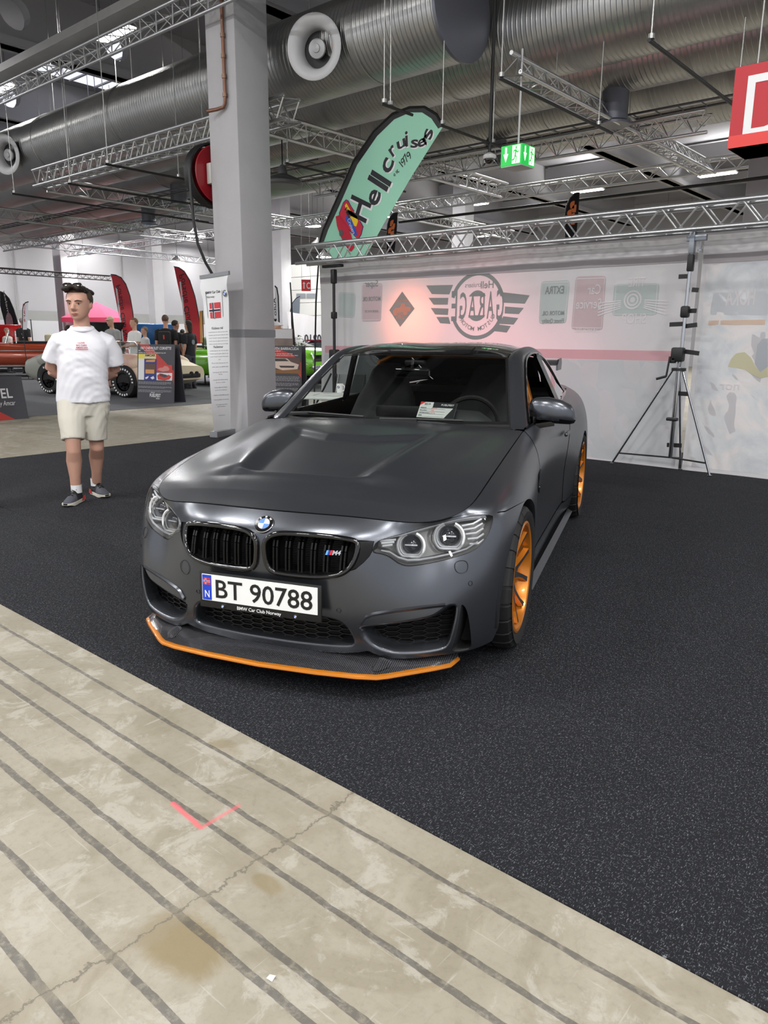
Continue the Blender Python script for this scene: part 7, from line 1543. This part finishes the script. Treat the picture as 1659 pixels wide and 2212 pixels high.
# sunglasses pushed up on the hair
MW = Matrix.Translation(MAN) @ Matrix.Rotation(MRZ,4,'Z') @ HM
sg2 = thing('sunglasses', 'shiny sunglasses pushed up on the hair of the man in the white T-shirt', 'sunglasses', (0,0,0))
GM = MW @ Matrix.Translation((0,-.080,.262)) @ Matrix.Rotation(R_(-38),4,'X')
for s in (-1,1):
    m = MB(); m.tube([GM @ Vector((s*.034+.030*math.cos(a), -.008*abs(math.cos(a)), .022*math.sin(a))) for a in np.linspace(0,2*PI,22,endpoint=False)], .0032, 6, closed=True); m.tube([GM @ Vector(p) for p in ((s*.064,0,.004),(s*.074,.03,-.004),(s*.076,.07,-.014))], .003, 6); m.build('frame', GB, sg2, smooth=60)
    m = MB(); m.add([GM @ Vector((s*.034,-.010,0))]+[GM @ Vector((s*.034+.028*math.cos(a), -.006*abs(math.cos(a)), .020*math.sin(a))) for a in np.linspace(0,2*PI,18,endpoint=False)], [(0,1+i,1+(i+1)%18) for i in range(18)]); m.build('lens', mat('mirror_lens',(60,56,50),.05,.7,coat=1), sg2, smooth=80)
m = MB(); m.tube([GM @ Vector((-.006,-.003,.006)), GM @ Vector((.006,-.003,.006))], .003, 6); m.build('bridge', GB, sg2)
# ---- people further back
face = lambda p, to=(2.5,-2.6): math.atan2(to[0]-p[0], -(to[1]-p[1]))
def back(o, k, bp):
    m = MB(); m.box((0,.17*k,1.20*k), (.30*k,.14*k,.42*k), None, .05); m.box((0,.25*k,1.10*k), (.20*k,.05*k,.2*k), None, .02); m.build('backpack', mat('pack_black',(24,24,26),.8), o); m = MB(); m.box((.0,.244*k,1.27*k), (.03*k,.01,.10*k)); m.build('pack_strap', mat('strap_red',(196,60,56),.6), o)
def print_back(o, k, bp):
    m = MB(); m.flat([(.07*math.cos(a),.07*math.sin(a)) for a in np.linspace(0,2*PI,18,endpoint=False)], plane_m((0,.135*k,1.24*k),(-1,0,0),(0,0,1))); m.build('round_back_print', mat('back_print',(120,126,136),.7), o, smooth=None)
D_ = lambda p, dz=0: (p[0],p[1],dz)
P1 = [(-16.527,8.988,1.895),(-16.081,9.691,1.906),(-15.957,9.877,1.909),(-15.73,10.207,1.914),(-16.832,8.471,1.886),(-16.391,9.209,1.774),(-15.82,10.078,1.787),(-15.416,10.644,1.794)]
q = P1[0]; person('man in a white T-shirt looking down to the left between the two red flags', D_(q), face(q)-1.1, 1.93, hair_c=(104,84,64), top=(222,222,220), arms='front')
q = [(-15.998,9.636,1.904)][0]; person('person in black seen from behind with a black backpack, beside the right red flag', D_(q), face(q)+2.9, 2.02, hair_c=(86,66,52), top=(24,24,26), arms='down', extra=back)
q = [(-16.516,10.3,1.925)][0]; person('dark haired person in a black T-shirt behind the backpack wearer', D_(q), face(q)+2.2, 1.90, top=(28,28,30), skin_c=(170,120,100))
q = [(-15.656,10.139,1.912)][0]; person('long haired person in a black T-shirt with a round print on the back', D_(q), face(q)-2.2, 1.88, hair='long', top=(22,24,30), extra=print_back)
q = [(-17.917,9.193,1.915)][0]; person('man in a beige cap bending behind the dark open bonnet', D_(q), face(q)-.9, 2.0, hair='cap', hair_c=(206,192,160), top=(150,150,150), arms='front', bend=.15)
q = [(-17.831,10.112,1.869)][0]; person('distant bald man in a pale shirt left of the blue car', D_(q), face(q)-1.3, 1.72, hair_c=(120,100,86), top=(206,206,206))
q = [(-20.525,13.295,1.962)][0]; person('distant person in a light blue top between the people in black', D_(q), face(q)+2.6, 1.70, top=(120,166,186))
q = [(-20.381,14.357,2.064)][0]; person('person in a sage green top behind the roll-up banner', D_(q), face(q), 1.78, top=(120,140,112), hair_c=(150,140,124))
q = [(-27.586,10.902,2.065)][0]; person('grey haired man in a black T-shirt sitting behind the orange convertible windscreen', D_(q), face(q)+2.4, 2.12, hair_c=(140,132,124), top=(26,26,28))
q = [(-28.278,10.568,2.065)][0]; person('bald man beside the red car at the far left edge', D_(q), face(q)+1, 1.74, hair_c=(150,110,96), top=(180,176,170))
q = [(-10.239,8.628,1.815)][0]; person('person in a white shirt and white cap at the right side of the big column', D_(q), face(q)+1.3, 1.76, hair='cap', hair_c=(226,226,226), top=(226,228,230), arms='front')
q = [(-15.298,6.472,1.822)][0]; person('dark haired person hidden behind the man in white', D_(q), face(q)+2.8, 1.68, top=(40,40,44))
q = [(-3.953,-0.029)][0]; qq = (q[0]-.12, q[1]-.16); person('person cut off by the left edge, blue and white shoe on the black carpet', (qq[0],qq[1],.006), face(q)+1.25, 1.78, top=(60,70,90), legs=(40,44,56), shoes=(40,56,120))
q = [(-10.277,2.616)][0]; person('person at the left edge in white shoes beside the low fuel board', (q[0]-.12,q[1]-.2,0), face(q)+.9, 1.74, top=(90,90,96), shorts=True, shoes=(214,214,214), skin_c=(206,164,146))

# ================================================================== OTHER SHOW CARS
def tyre(t, x, y, r, w, sg, rim=(150,152,156), name='wheel', letters=False, rr=.6, z0=0):
    M = Matrix.Translation((x,y,r+z0)) @ Matrix.Rotation(-sg*PI/2,4,'X')
    m = MB(); m.lathe([(r*rr,.0),(r*.72,.012),(r*.92,.006),(r,-.03),(r,-w+.03),(r*.9,-w),(r*.5,-w)], 36, M); wh = m.build(name, mat('show_tyre',(20,20,21),.7), t, smooth=40)
    m = MB(); m.lathe([(r*rr,.002),(r*rr-.02,.008),(r*rr-.035,-.03),(r*.30,-.05),(r*.22,-.02),(0,-.015)], 28, M)
    for k in range(8): a = PI*k/4; m.box((r*.40*math.cos(a),r*.40*math.sin(a),-.035), (.05,.05,.03), M)
    m.build('rim', mat('rim_%d' % rim[0], rim, .25, .9), wh, smooth=40)
    if letters:
        m = MB()
        for k in range(26):
            if k % 13 > 8: continue
            a = 2*PI*k/26; q = Matrix.Rotation(a,4,'Z') @ Matrix.Translation((r*.82,0,.013)); m.box((0,0,0), (.045,.035,.004), M @ q)
        m.build('white_lettering', PALE, wh, smooth=None)
    return wh
def shell(prof, n=40, sq=(1,1)):
    # prof: stations (s, zb, zt, w) along x; rounded box sections
    pr = np.array(prof); s = np.linspace(pr[0,0], pr[-1,0], n); C_ = [np.interp(s, pr[:,0], pr[:,k]) for k in (1,2,3)]
    ker = np.array([1,2,3,2,1])/9.; C_ = [np.convolve(np.pad(c, 2, mode='edge'), ker, 'valid') for c in C_]; P = []
    for i in range(n):
        zb, zt, w = C_[0][i], C_[1][i], C_[2][i]; h = zt-zb
        half = [(0,zb),(w*.8,zb),(w*.95,zb+.08*h),(w,zb+.30*h),(w*.99,zb+.55*h),(w*.95,zb+.76*h),(w*.88,zb+.90*h),(w*.72,zb+.975*h),(w*.4,zt),(0,zt+.012)]
        P.append([(s[i],-y,z) for y,z in half]+[(s[i],y,z) for y,z in half[-2:0:-1]])
    m = MB(); m.grid(P, closed_v=True, flip=True); m.add(P[0], [tuple(range(len(P[0])))]); m.add(P[-1], [tuple(range(len(P[0])))[::-1]]); return m
def archdisc(t, x, y, r, sg):
    m = MB(); m.lathe([(0,0),(r,0),(r+.012,-.01)], 24, Matrix.Translation((x,y,r*.93)) @ Matrix.Rotation(-sg*PI/2,4,'X'), *((-.2,PI+.2) if sg < 0 else (-PI-.2,.2))); m.build('wheel_arch', BLK, t, smooth=None)
# primer coloured sports car, nose towards the right
PRIM = mat('primer_patchwork', (176,140,126), .55); 
def primer():
    m = PRIM; nt = m.node_tree; b = nt.nodes['Principled BSDF']; tc = nt.nodes.new('ShaderNodeTexCoord'); sx = nt.nodes.new('ShaderNodeSeparateXYZ'); nt.links.new(tc.outputs['Object'], sx.inputs[0])
    n = nt.nodes.new('ShaderNodeTexNoise'); n.inputs['Scale'].default_value = 3; n.inputs['Detail'].default_value = 8; nt.links.new(tc.outputs['Object'], n.inputs[0])
    a = nt.nodes.new('ShaderNodeMath'); a.operation = 'MULTIPLY_ADD'; nt.links.new(n.outputs[0], a.inputs[0]); a.inputs[1].default_value = 1.2; nt.links.new(sx.outputs[0], a.inputs[2])
    r = nt.nodes.new('ShaderNodeValToRGB'); mr = nt.nodes.new('ShaderNodeMapRange'); mr.inputs[1].default_value = -2.2; mr.inputs[2].default_value = 3.0; nt.links.new(a.outputs[0], mr.inputs[0]); nt.links.new(mr.outputs[0], r.inputs[0])
    e = r.color_ramp.elements; e[0].position = 0; e[0].color = srgb(128,130,122); e[1].position = 1; e[1].color = srgb(226,214,182)
    for p, c in ((.44,(120,122,112)),(.50,(176,138,126)),(.80,(186,146,134)),(.90,(222,206,176))): k = e.new(p); k.color = srgb(*c)
    nt.links.new(r.outputs[0], b.inputs['Base Color'])
primer()
cv = thing('sports_car', 'roofless sports car in patchy pink and cream primer behind the left A-frame board', 'car', (-15.35,7.59,.006), R_(15))
bd = shell([(-2.25,.42,.86,.78),(-1.9,.28,.98,.90),(-1.3,.22,1.02,.94),(-.6,.2,.98,.90),(.1,.2,.97,.88),(.5,.2,1.0,.90),(1.1,.22,.98,.94),(1.5,.24,.95,.93),(1.95,.30,.84,.88),(2.25,.42,.72,.80)], 48).build('body', PRIM, cv, smooth=60)
for s in (-1,1):
    m = MB(); m.sph((1.25,s*.70,.78), (.62,.25,.24), 20, 12); m.sph((-1.25,s*.70,.80), (.62,.25,.25), 20, 12); m.build('wing_bulge', PRIM, cv, smooth=60)
    archdisc(cv, 1.25, s*.945, .40, -s*-1); archdisc(cv, -1.25, s*.945, .40, -s*-1)
    tyre(cv, 1.25, s*.955, .37, .27, -s*-1*1, (26,26,28), 'wheel', True); tyre(cv, -1.25, s*.955, .37, .27, -s*-1*1, (26,26,28), 'wheel', True)
m = MB(); m.tube([(.55,-.66,.98),(.18,-.62,1.28),(.14,0,1.31),(.18,.62,1.28),(.55,.66,.98)], .02, 8); m.build('screen_frame', CHR, cv, smooth=60)
m = MB(); m.grid([[(.52-.37*t,y*(1-.06*t),.98+.31*t) for t in (0,.5,1)] for y in np.linspace(-.64,.64,9)]); m.build('windscreen', glass('show_glass',(210,220,216),1,1.45), cv)
m = MB(); m.box((-.35,0,.90), (1.1,1.2,.18), None, .05); m.box((-.75,0,1.05), (.25,1.2,.30), None, .08); m.build('cockpit', BLK, cv)
m = MB(); m.box((2.26,0,.50), (.06,1.25,.10), None, .02); m.build('grille_opening', BLK, cv)
for y in (-.5,-.3,.3,.5): m = MB(); m.cyl((2.20,y,.55),(2.29,y,.55),.05,n=12); m.build('bumper_mount', BLK, cv, smooth=50)
# lime green coupe behind it
LIME = mat('lime_paint', (120,206,34), .25, .1, coat=1)
gc = thing('coupe', 'lime green muscle coupe facing left, half hidden by the roll-up banner and the column', 'car', tuple([(-15.993,12.509,1.834)][0][:2])+(.006,), R_(-163)); gc.scale = (1.16,1.16,1.16)
shell([(-2.4,.45,.90,.80),(-2.2,.3,.98,.92),(-1.4,.26,1.0,.95),(0,.25,.97,.95),(1.2,.26,.95,.95),(2.0,.3,.90,.93),(2.25,.36,.86,.90),(2.36,.42,.80,.86)], 40).build('body', LIME, gc, smooth=60)
m = shell([(-1.7,.95,1.0,.72),(-1.0,.93,1.30,.66),(-.3,.93,1.34,.62),(.2,.93,1.28,.64),(.85,.93,.97,.74)], 24); m.build('cabin_roof', mat('vinyl_black',(26,27,26),.5), gc, smooth=60)
for s in (-1,1):
    m = MB(); m.tube([(.88,s*.70,.96),(.2,s*.62,1.29)], .02, 6); m.build('screen_pillar', CHR, gc, smooth=60)
    m = MB(); m.grid([[(x,s*(.735-.09*(z-.98)/.28),z) for z in (.98,1.26)] for x in (-.9,-.4,.25 )]); m.build('side_glass', GLT, gc)
    archdisc(gc, 1.45, s*.955, .38, s); archdisc(gc, -1.35, s*.955, .38, s); tyre(gc, 1.45, s*.965, .345, .24, s); tyre(gc, -1.35, s*.965, .345, .24, s)
m = MB(); m.box((-2.36,0,.74), (.08,1.5,.22), None, .03); m.build('tail_panel', GB, gc); m = MB(); m.box((-2.44,0,.52), (.10,1.72,.10), None, .03); m.build('bumper', CHR, gc)
for s in (-1,1): m = MB(); m.tube([(-2.34,s*.78,.88),(-2.42,s*.80,.74),(-2.38,s*.78,.60)], .02, 6); m.build('corner_trim', CHR, gc)
m = MB(); m.box((1.2,0,.985), (.7,.8,.06), None, .02); m.build('bonnet_scoop', mat('scoop_black',(30,31,30),.6), gc)
m = MB(); m.sph((.55,-1.02,1.02), (.09,.06,.06), 12, 8); m.build('wing_mirror', CHR, gc)
# orange convertible at far left
ORC = mat('burnt_orange_paint', (156,62,34), .18, .3, coat=1)
oc = thing('convertible', 'burnt orange chrome trimmed convertible at the far left behind the man in white', 'car', tuple([(-25.627,10.377,1.866)][0][:2])+(.006,), R_(-113))
shell([(-3.2,.55,1.08,.80),(-2.9,.42,1.16,.95),(-1.6,.34,1.20,1.0),(0,.32,1.20,1.0),(1.4,.33,1.20,1.0),(2.6,.36,1.16,.98),(3.0,.45,1.08,.92)], 40).build('body', ORC, oc, smooth=60)
for s in (-1,1):
    m = MB(); m.bar((-2.9,s*1.0,.92),(2.8,s*1.005,.92),.02,.025); m.bar((-2.2,s*.99,.40),(2.2,s*.99,.40),.02,.06); m.build('side_trim', CHR, oc, smooth=None)
    archdisc(oc, 2.0, s*1.01, .40, s); archdisc(oc, -1.7, s*1.01, .40, s); tyre(oc, 2.0, s*1.0, .36, .24, s); tyre(oc, -1.7, s*1.0, .36, .24, s)
    m = MB(); m.tube([(.95,s*.85,1.18),(.80,s*.80,1.62)], .03, 8); m.tube([(.60,s*.84,1.18),(.60,s*.80,1.60)], .02, 8); m.build('screen_pillar', CHR, oc, smooth=60)
m = MB(); m.tube([(.80,-.80,1.62),(.76,0,1.64),(.80,.80,1.62)], .028, 8); m.build('screen_header', ORC, oc, smooth=60)
m = MB(); m.grid([[(.95-.15*t,y,1.18+.44*t) for t in (0,1)] for y in (-.8,0,.8)]); m.build('windscreen', MATS['show_glass'], oc)
m = MB(); m.box((-.2,0,1.20), (1.8,1.5,.10), None, .03); m.build('cockpit', BLK, oc)
for s in (-.4,.4): m = MB(); m.box((-.5,s,1.30), (.22,.6,.40), None, .07); m.build('seat', mat('seat_cream',(190,180,150),.6), oc)
m = MB(); m.tube([(.35+.05*math.sin(a),.4+.2*math.cos(a),1.32+.19*math.sin(a)) for a in np.linspace(0,2*PI,20,endpoint=False)], .014, 6, closed=True); m.build('steering_wheel', GB, oc)
# red car with the bonnet up, far left edge; dark car with open bonnet; blue car with open bonnet; burgundy coupe
def far_car(name, label, loc, rz, col, bonnet=True, hood=(.9,1.5), k=1.0, cabin=True):
    t = thing(name, label, 'car', loc, rz); pm = mat('far_paint_%d_%d_%d' % col, col, .25, .2, coat=1)
    shell([(-2.3*k,.45,.90,.80),(-2.0*k,.3,.98,.90),(-.8*k,.25,.97,.93),(.8*k,.25,.96,.93),(1.9*k,.3,.90,.90),(2.25*k,.42,.78,.82)], 30).build('body', pm, t, smooth=60)
    if cabin:
        shell([(-1.8*k,.93,.98,.70),(-1.0*k,.92,1.34,.62),(-.1*k,.92,1.36,.60),(.75*k,.92,.97,.72)], 20).build('cabin', GLT if 0 else mat('far_glass',(40,46,48),.1,coat=1), t, smooth=60)
        m = shell([(-1.1*k,1.32,1.36,.60),(-.5*k,1.33,1.39,.60),(.0,1.32,1.37,.58)], 10); m.build('roof', pm, t, smooth=60)
    for s in (-1,1):
        for x in (1.35*k,-1.3*k): archdisc(t, x, s*.925, .36, s); tyre(t, x, s*.935, .33, .22, s)
    m = MB(); m.box((2.24*k,0,.62), (.06,1.3,.18), None, .02); m.build('grille', GB, t); m = MB(); m.box((2.28*k,0,.45), (.08,1.6,.09), None, .02); m.build('bumper', CHR, t)
    for s in (-1,1): m = MB(); m.cyl((2.22*k,s*.62,.64),(2.29*k,s*.62,.64),.08,n=16); m.build('headlamp', SILV, t, smooth=50)
    if bonnet: m = MB(); m.box((0,0,0), (1.15,1.5,.04), Matrix.Translation((1.0*k,0,1.42)) @ Matrix.Rotation(R_(-52),4,'Y') , .015); m.build('open_bonnet', pm, t); m = MB(); m.box((1.4*k,0,1.0), (.7,.7,.2), None, .04); m.cyl((1.3,-.3,1.1),(1.6,-.3,1.1),.07,n=12); m.cyl((1.3,.3,1.1),(1.6,.3,1.1),.07,n=12); m.build('engine', CHR, t)
    return t
q = [(-30.611,11.469,1.924)][0]; far_car('coupe', 'bright red car with its bonnet raised at the far left edge', (q[0],q[1],.006), R_(-22), (190,36,36))
q = [(-21.611,10.786,1.844)][0]; far_car('coupe', 'dark car with its black bonnet open behind the man in white', (q[0],q[1],.006), R_(-28), (44,48,48))
q = [(-22.703,13.634,1.906)][0]; far_car('coupe', 'blue car with its bonnet open in the far hall', (q[0],q[1],.006), R_(-32), (70,130,190))
q = [(-16.023,15.62,1.893)][0]; far_car('coupe', 'burgundy car with white nose panel beside the left truss stand', (q[0],q[1],.006), R_(-75), (120,22,60), bonnet=False)
q = [(-10.45,9.875,1.742)][0]
# pink canopy, fences, distant feather flags, posters, plant
PINK = fabric('canopy_pink', (236,96,128), .3)
cn = thing('canopy', 'pink pop-up canopy roof behind the man in white', 'canopy', tuple([(-29.86,15.293,1.991)][0][:2])+(0,), R_(30))
m = MB(); V = [(-1.1,-1.1,2.25),(1.1,-1.1,2.25),(1.1,1.1,2.25),(-1.1,1.1,2.25),(0,0,2.95),(-1.1,-1.1,2.05),(1.1,-1.1,2.05),(1.1,1.1,2.05),(-1.1,1.1,2.05)]; m.add(V, [(0,1,4),(1,2,4),(2,3,4),(3,0,4),(5,6,1,0),(6,7,2,1),(7,8,3,2),(8,5,0,3)]); m.build('canopy_roof', PINK, cn, smooth=None)
for sx in (-1.06,1.06):
    for sy in (-1.06,1.06): m = MB(); m.cyl((sx,sy,.006),(sx,sy,2.26),.02,n=8); m.build('pole', STEEL, cn, smooth=50)
FEN = fabric('fence_white', (218,219,222), .2)
def fence(x, y0, y1, n, label):
    t = thing('fence', label, 'fence')
    for i in range(n):
        a, b_ = y0+(y1-y0)*i/n, y0+(y1-y0)*(i+1)/n; m = MB(); m.box((x,(a+b_)/2,1.20), (.04,b_-a-.03,2.1)); m.build('fence_panel', FEN, t, smooth=None); m = MB(); m.box((x,b_,1.15), (.06,.05,2.3)); m.build('fence_post', BLKM, t, smooth=None)
fence(-38, 8, 42, 17, 'long white panel fence along the far white wall')
REDF = fabric('flag_red', (255,96,100), .2)
def bow_flag(P, y, S, cloth, label, txt, tcol, tp, rot, th, tw, base, group=None, stripe=None, mir=True):
    t, to = feather('feather_flag', label, P, y, S, cloth, group, [(S[-1][0],y,S[-1][1]),(S[-1][0]+.08,y,.03)]); m = MB(); q = MB(); text(q, txt, Matrix.Translation((tp[0],tp[1],0)) @ Matrix.Rotation(R_(rot),4,'Z'), th, tw, bold=.01, mirror=mir); m.add([to(a,b,.006) for a,b,_ in q.v], q.f); m.build('lettering', tcol, t, smooth=None)
    if stripe: m = MB(); m.add([to(a,b,.006) for a,b in stripe], [tuple(range(len(stripe)))]); m.build('white_stripe', PALE, t, smooth=None)
    return t
bow_flag([(-20.675,3.392),(-20.396,3.364),(-20.076,3.264),(-19.829,3.056),(-19.633,2.683),(-19.535,2.185),(-19.508,1.541),(-19.521,1.224),(-20.184,1.218),(-20.28,1.761),(-20.411,2.243),(-20.552,2.855)], 10.8, [(-20.675,3.392),(-20.396,3.364),(-20.076,3.264),(-19.829,3.056),(-19.633,2.683),(-19.535,2.185),(-19.508,1.541),(-19.521,1.224)], REDF, 'left red bow flag with dark mirrored club lettering', 'Porsche Club Norge', INK, [(-20.018,2.049)][0], 98, .26, 2.05, -16.6, 'red club flags', [(-20.452,2.966),(-20.366,2.978),(-20.176,1.277),(-20.26,1.277)])
bow_flag([(-18.624,3.597),(-18.377,3.556),(-18.093,3.431),(-17.826,3.143),(-17.602,2.667),(-17.457,2.11),(-17.358,1.552),(-17.335,1.243),(-18.042,1.237),(-18.175,1.979),(-18.322,2.548),(-18.494,3.116)], 11.8, [(-18.624,3.597),(-18.377,3.556),(-18.093,3.431),(-17.826,3.143),(-17.602,2.667),(-17.457,2.11),(-17.358,1.552),(-17.335,1.243)], REDF, 'right red bow flag with dark mirrored club lettering, left of the roll-up banner', 'Porsche Club Norge', INK, [(-17.93,2.23)][0], 99, .27, 2.3, -15.4, 'red club flags', [(-18.368,3.124),(-18.292,3.135),(-18.077,1.409),(-18.176,1.408)])
bow_flag([(-32.83,3.37),(-32.383,3.276),(-31.98,3.03),(-31.632,2.574),(-31.394,2.045),(-31.305,1.654),(-32.409,1.255),(-32.618,1.556),(-32.754,2.158),(-32.984,2.76)], 12.4, [(-32.83,3.37),(-32.383,3.276),(-31.98,3.03),(-31.632,2.574),(-31.394,2.045),(-31.305,1.654)], fabric('flag_anthracite',(40,40,42),.1), 'dark bow flag with white mirrored lettering and a round badge at the far left', 'nameless', PALE, [(-32.359,2.707)][0], -78, .19, 1.35, -27.5)
m = MB(); c = [(-32.133,2.013)][0]; m.add([(c[0]+.36*math.cos(a),12.37,c[1]+.42*math.sin(a)) for a in np.linspace(0,2*PI,20,endpoint=False)], [tuple(range(20))[::-1]]); o = m.build('round_badge', mat('badge_stripes',(150,120,128),.6,noise=(8,.6)), [o for o in COL.objects if o.name.startswith('feather_flag') and 'nameless' not in o.name][-1], smooth=None)
bow_flag([(-23.236,2.297),(-23.142,2.413),(-22.988,2.498),(-22.783,2.522),(-22.939,1.968),(-23.078,1.642),(-23.384,1.643)], 9, [(-22.783,2.522),(-22.988,2.498),(-23.142,2.413),(-23.236,2.297),(-23.384,1.643)], fabric('flag_white',(218,218,222),.3), 'small white feather flag with red and blue print behind the orange convertible', 'Cars', mat('flag_print_red',(170,60,70),.6), [(-23.077,2.176)][0], 80, .16, .6, -19.5)
bow_flag([(-11.364,2.609),(-11.3,2.565),(-11.259,2.376),(-11.25,1.743),(-11.315,1.315),(-11.482,1.314)], 9.6, [(-11.364,2.609),(-11.3,2.565),(-11.259,2.376),(-11.25,1.743),(-11.315,1.315)], MATS['flag_white'], 'white feather flag with dark print at the right edge of the column', 'Auto Motor', INK, [(-11.328,1.85)][0], 92, .10, 1.0, -9.75)
bow_flag([(-11.49,2.733),(-11.467,2.409),(-11.434,1.865),(-11.369,1.26),(-11.436,1.26),(-11.487,1.756)], 10.2, [(-11.49,2.733),(-11.467,2.409),(-11.434,1.865),(-11.369,1.26)], fabric('flag_dark_edge',(50,46,46),.1), 'dark feather flag seen edge on beside the white sheet', ' x'.strip(), INK, [(-11.451,1.866)][0], 90, .01, .02, -9.25)
bow_flag([(-23.356,2.616),(-23.193,2.973),(-22.945,3.165),(-22.703,3.237),(-22.714,2.842),(-22.754,2.445),(-23.267,2.534)], 21, [(-22.703,3.237),(-22.945,3.165),(-23.193,2.973),(-23.356,2.616)], fabric('flag_slate',(126,134,144),.3), 'slate grey feather flag tip above the white sheet', 'x', MATS['flag_slate'], [(-22.954,2.847)][0], 0, .01, .02, -16.6)
sh2 = thing('sheet_banner', 'draped white sheet with mirrored black numerals, left of the backdrop', 'banner')
cs = [(-21.361,2.498),(-19.252,2.231),(-19.112,1.23),(-21.41,1.021)]; m = MB(); P = []
for i in range(25):
    s = i/24; P.append([(cs[0][0]*(1-s)+cs[1][0]*s, 19+.05*math.sin(18*s+5*t), (cs[0][1]*(1-s)+cs[1][1]*s)*(1-t)+(cs[3][1]*(1-s)+cs[2][1]*s-1.3)*t) for t in np.linspace(0,1,10)])
m.grid(P); m.build('sheet', fabric('sheet_white',(226,224,226),.3), sh2, smooth=180)
for s in (0,1): a = cs[0] if s == 0 else cs[1]; m = MB(); m.cyl((a[0],19.06,.006),(a[0],19.06,a[1]),.02,n=8); m.build('pole', BLKM, sh2, smooth=50)
q = MB(); c = [(-19.776,1.406)][0]; text(q, '0210', Matrix.Translation((c[0],c[1]-.16,0)), .33, .98, bold=.02, mirror=True); m = MB(); m.add([(a,18.92,b) for a,b,_ in q.v], q.f); m.build('numerals', INK, sh2, smooth=None)
pl = thing('potted_plant', 'leafy green plant in front of the white sheet', 'plant', tuple([(-11.597,10.408,1.761)][0][:2])+(0,)); m = MB(); m.lathe([(0,.006),(.16,.006),(.2,.35),(.18,.35),(.16,.3),(0,.3)], 20); m.build('pot', BLKM, pl, smooth=40)
m = MB(); m.cyl((0,0,.3),(.02,0,1.0),.02,n=8); m.build('stem', mat('stem_brown',(90,70,50),.8), pl); m = MB(); r = random.Random(4)
for i in range(260):
    a, z, d = r.uniform(0,2*PI), r.uniform(.7,1.5), r.uniform(.03,.30)*(1.4-abs(r.random()-.4)); c = Vector((d*math.cos(a),d*math.sin(a),z)); u = Vector((math.cos(a+r.uniform(-1,1)),math.sin(a+r.uniform(-1,1)),r.uniform(-.7,.5))).normalized()*r.uniform(.05,.09); v = u.cross(Vector((r.random(),r.random(),1))).normalized()*.022; m.add([c-u*.6,c+v,c+u,c-v], [(0,1,2,3)])
tag(m.build('foliage', mat('leaf_green',(96,116,74),.6), pl, smooth=None), kind='stuff')
fl2 = [(-11.206,7.422,1.798)][0]
t = thing('feather_flag', 'orange feather flag tip just left of the roll-up banner', 'flag'); P = [(-16.985,2.203),(-16.844,2.214),(-16.896,1.274),(-17.013,1.273)]; m = MB(); m.prism([(a,b) for a,b in P], .004, Matrix(((1,0,0,0),(0,0,-1,11.5),(0,1,0,0),(0,0,0,1)))); m.build('cloth', mat('flag_amber',(226,160,86),.7), t, smooth=None); m = MB(); m.cyl((P[2][0],11.51,.006),(P[1][0],11.51,P[1][1]),.015,n=8); m.build('pole', BLKM, t)
st3 = thing('poster_stand', 'narrow info stand with photos right of the column', 'stand', tuple([(-9.035,7.725,1.691)][0][:2])+(0,), R_(45)); m = MB(); m.box((0,0,.85), (.40,.04,1.5)); m.build('panel', mat('panel_photo',(150,134,124),.5,noise=(5,.5)), st3, smooth=None); m = MB(); m.box((0,0,.03), (.5,.3,.05)); m.build('foot', BLKM, st3, smooth=None); m = MB(); m.box((0,-.024,1.5), (.38,.006,.18)); m.build('header', PALE, st3, smooth=None)
# sectional gate with two windows in the far wall
gt = thing('door_1', None, None); gt['kind'] = 'structure'; c = [(-25.776,3.465)][0]
for i in range(8): m = MB(); m.box((c[0],24,.35+.62*i), (6.4,.06,.60), None, .01); m.build('gate_panel', mat('gate_cream',(190,190,186),.6), gt, smooth=None)
for P in ([(-26.122,3.607),(-25.454,3.585),(-25.459,3.365),(-26.129,3.384)], [(-25.388,3.583),(-24.704,3.561),(-24.708,3.344),(-25.393,3.363)]): m = MB(); m.add([(a,23.95,b) for a,b in P], [(3,2,1,0)]); m.build('gate_window', mat('gate_glass',(120,126,132),.2), gt, smooth=None)
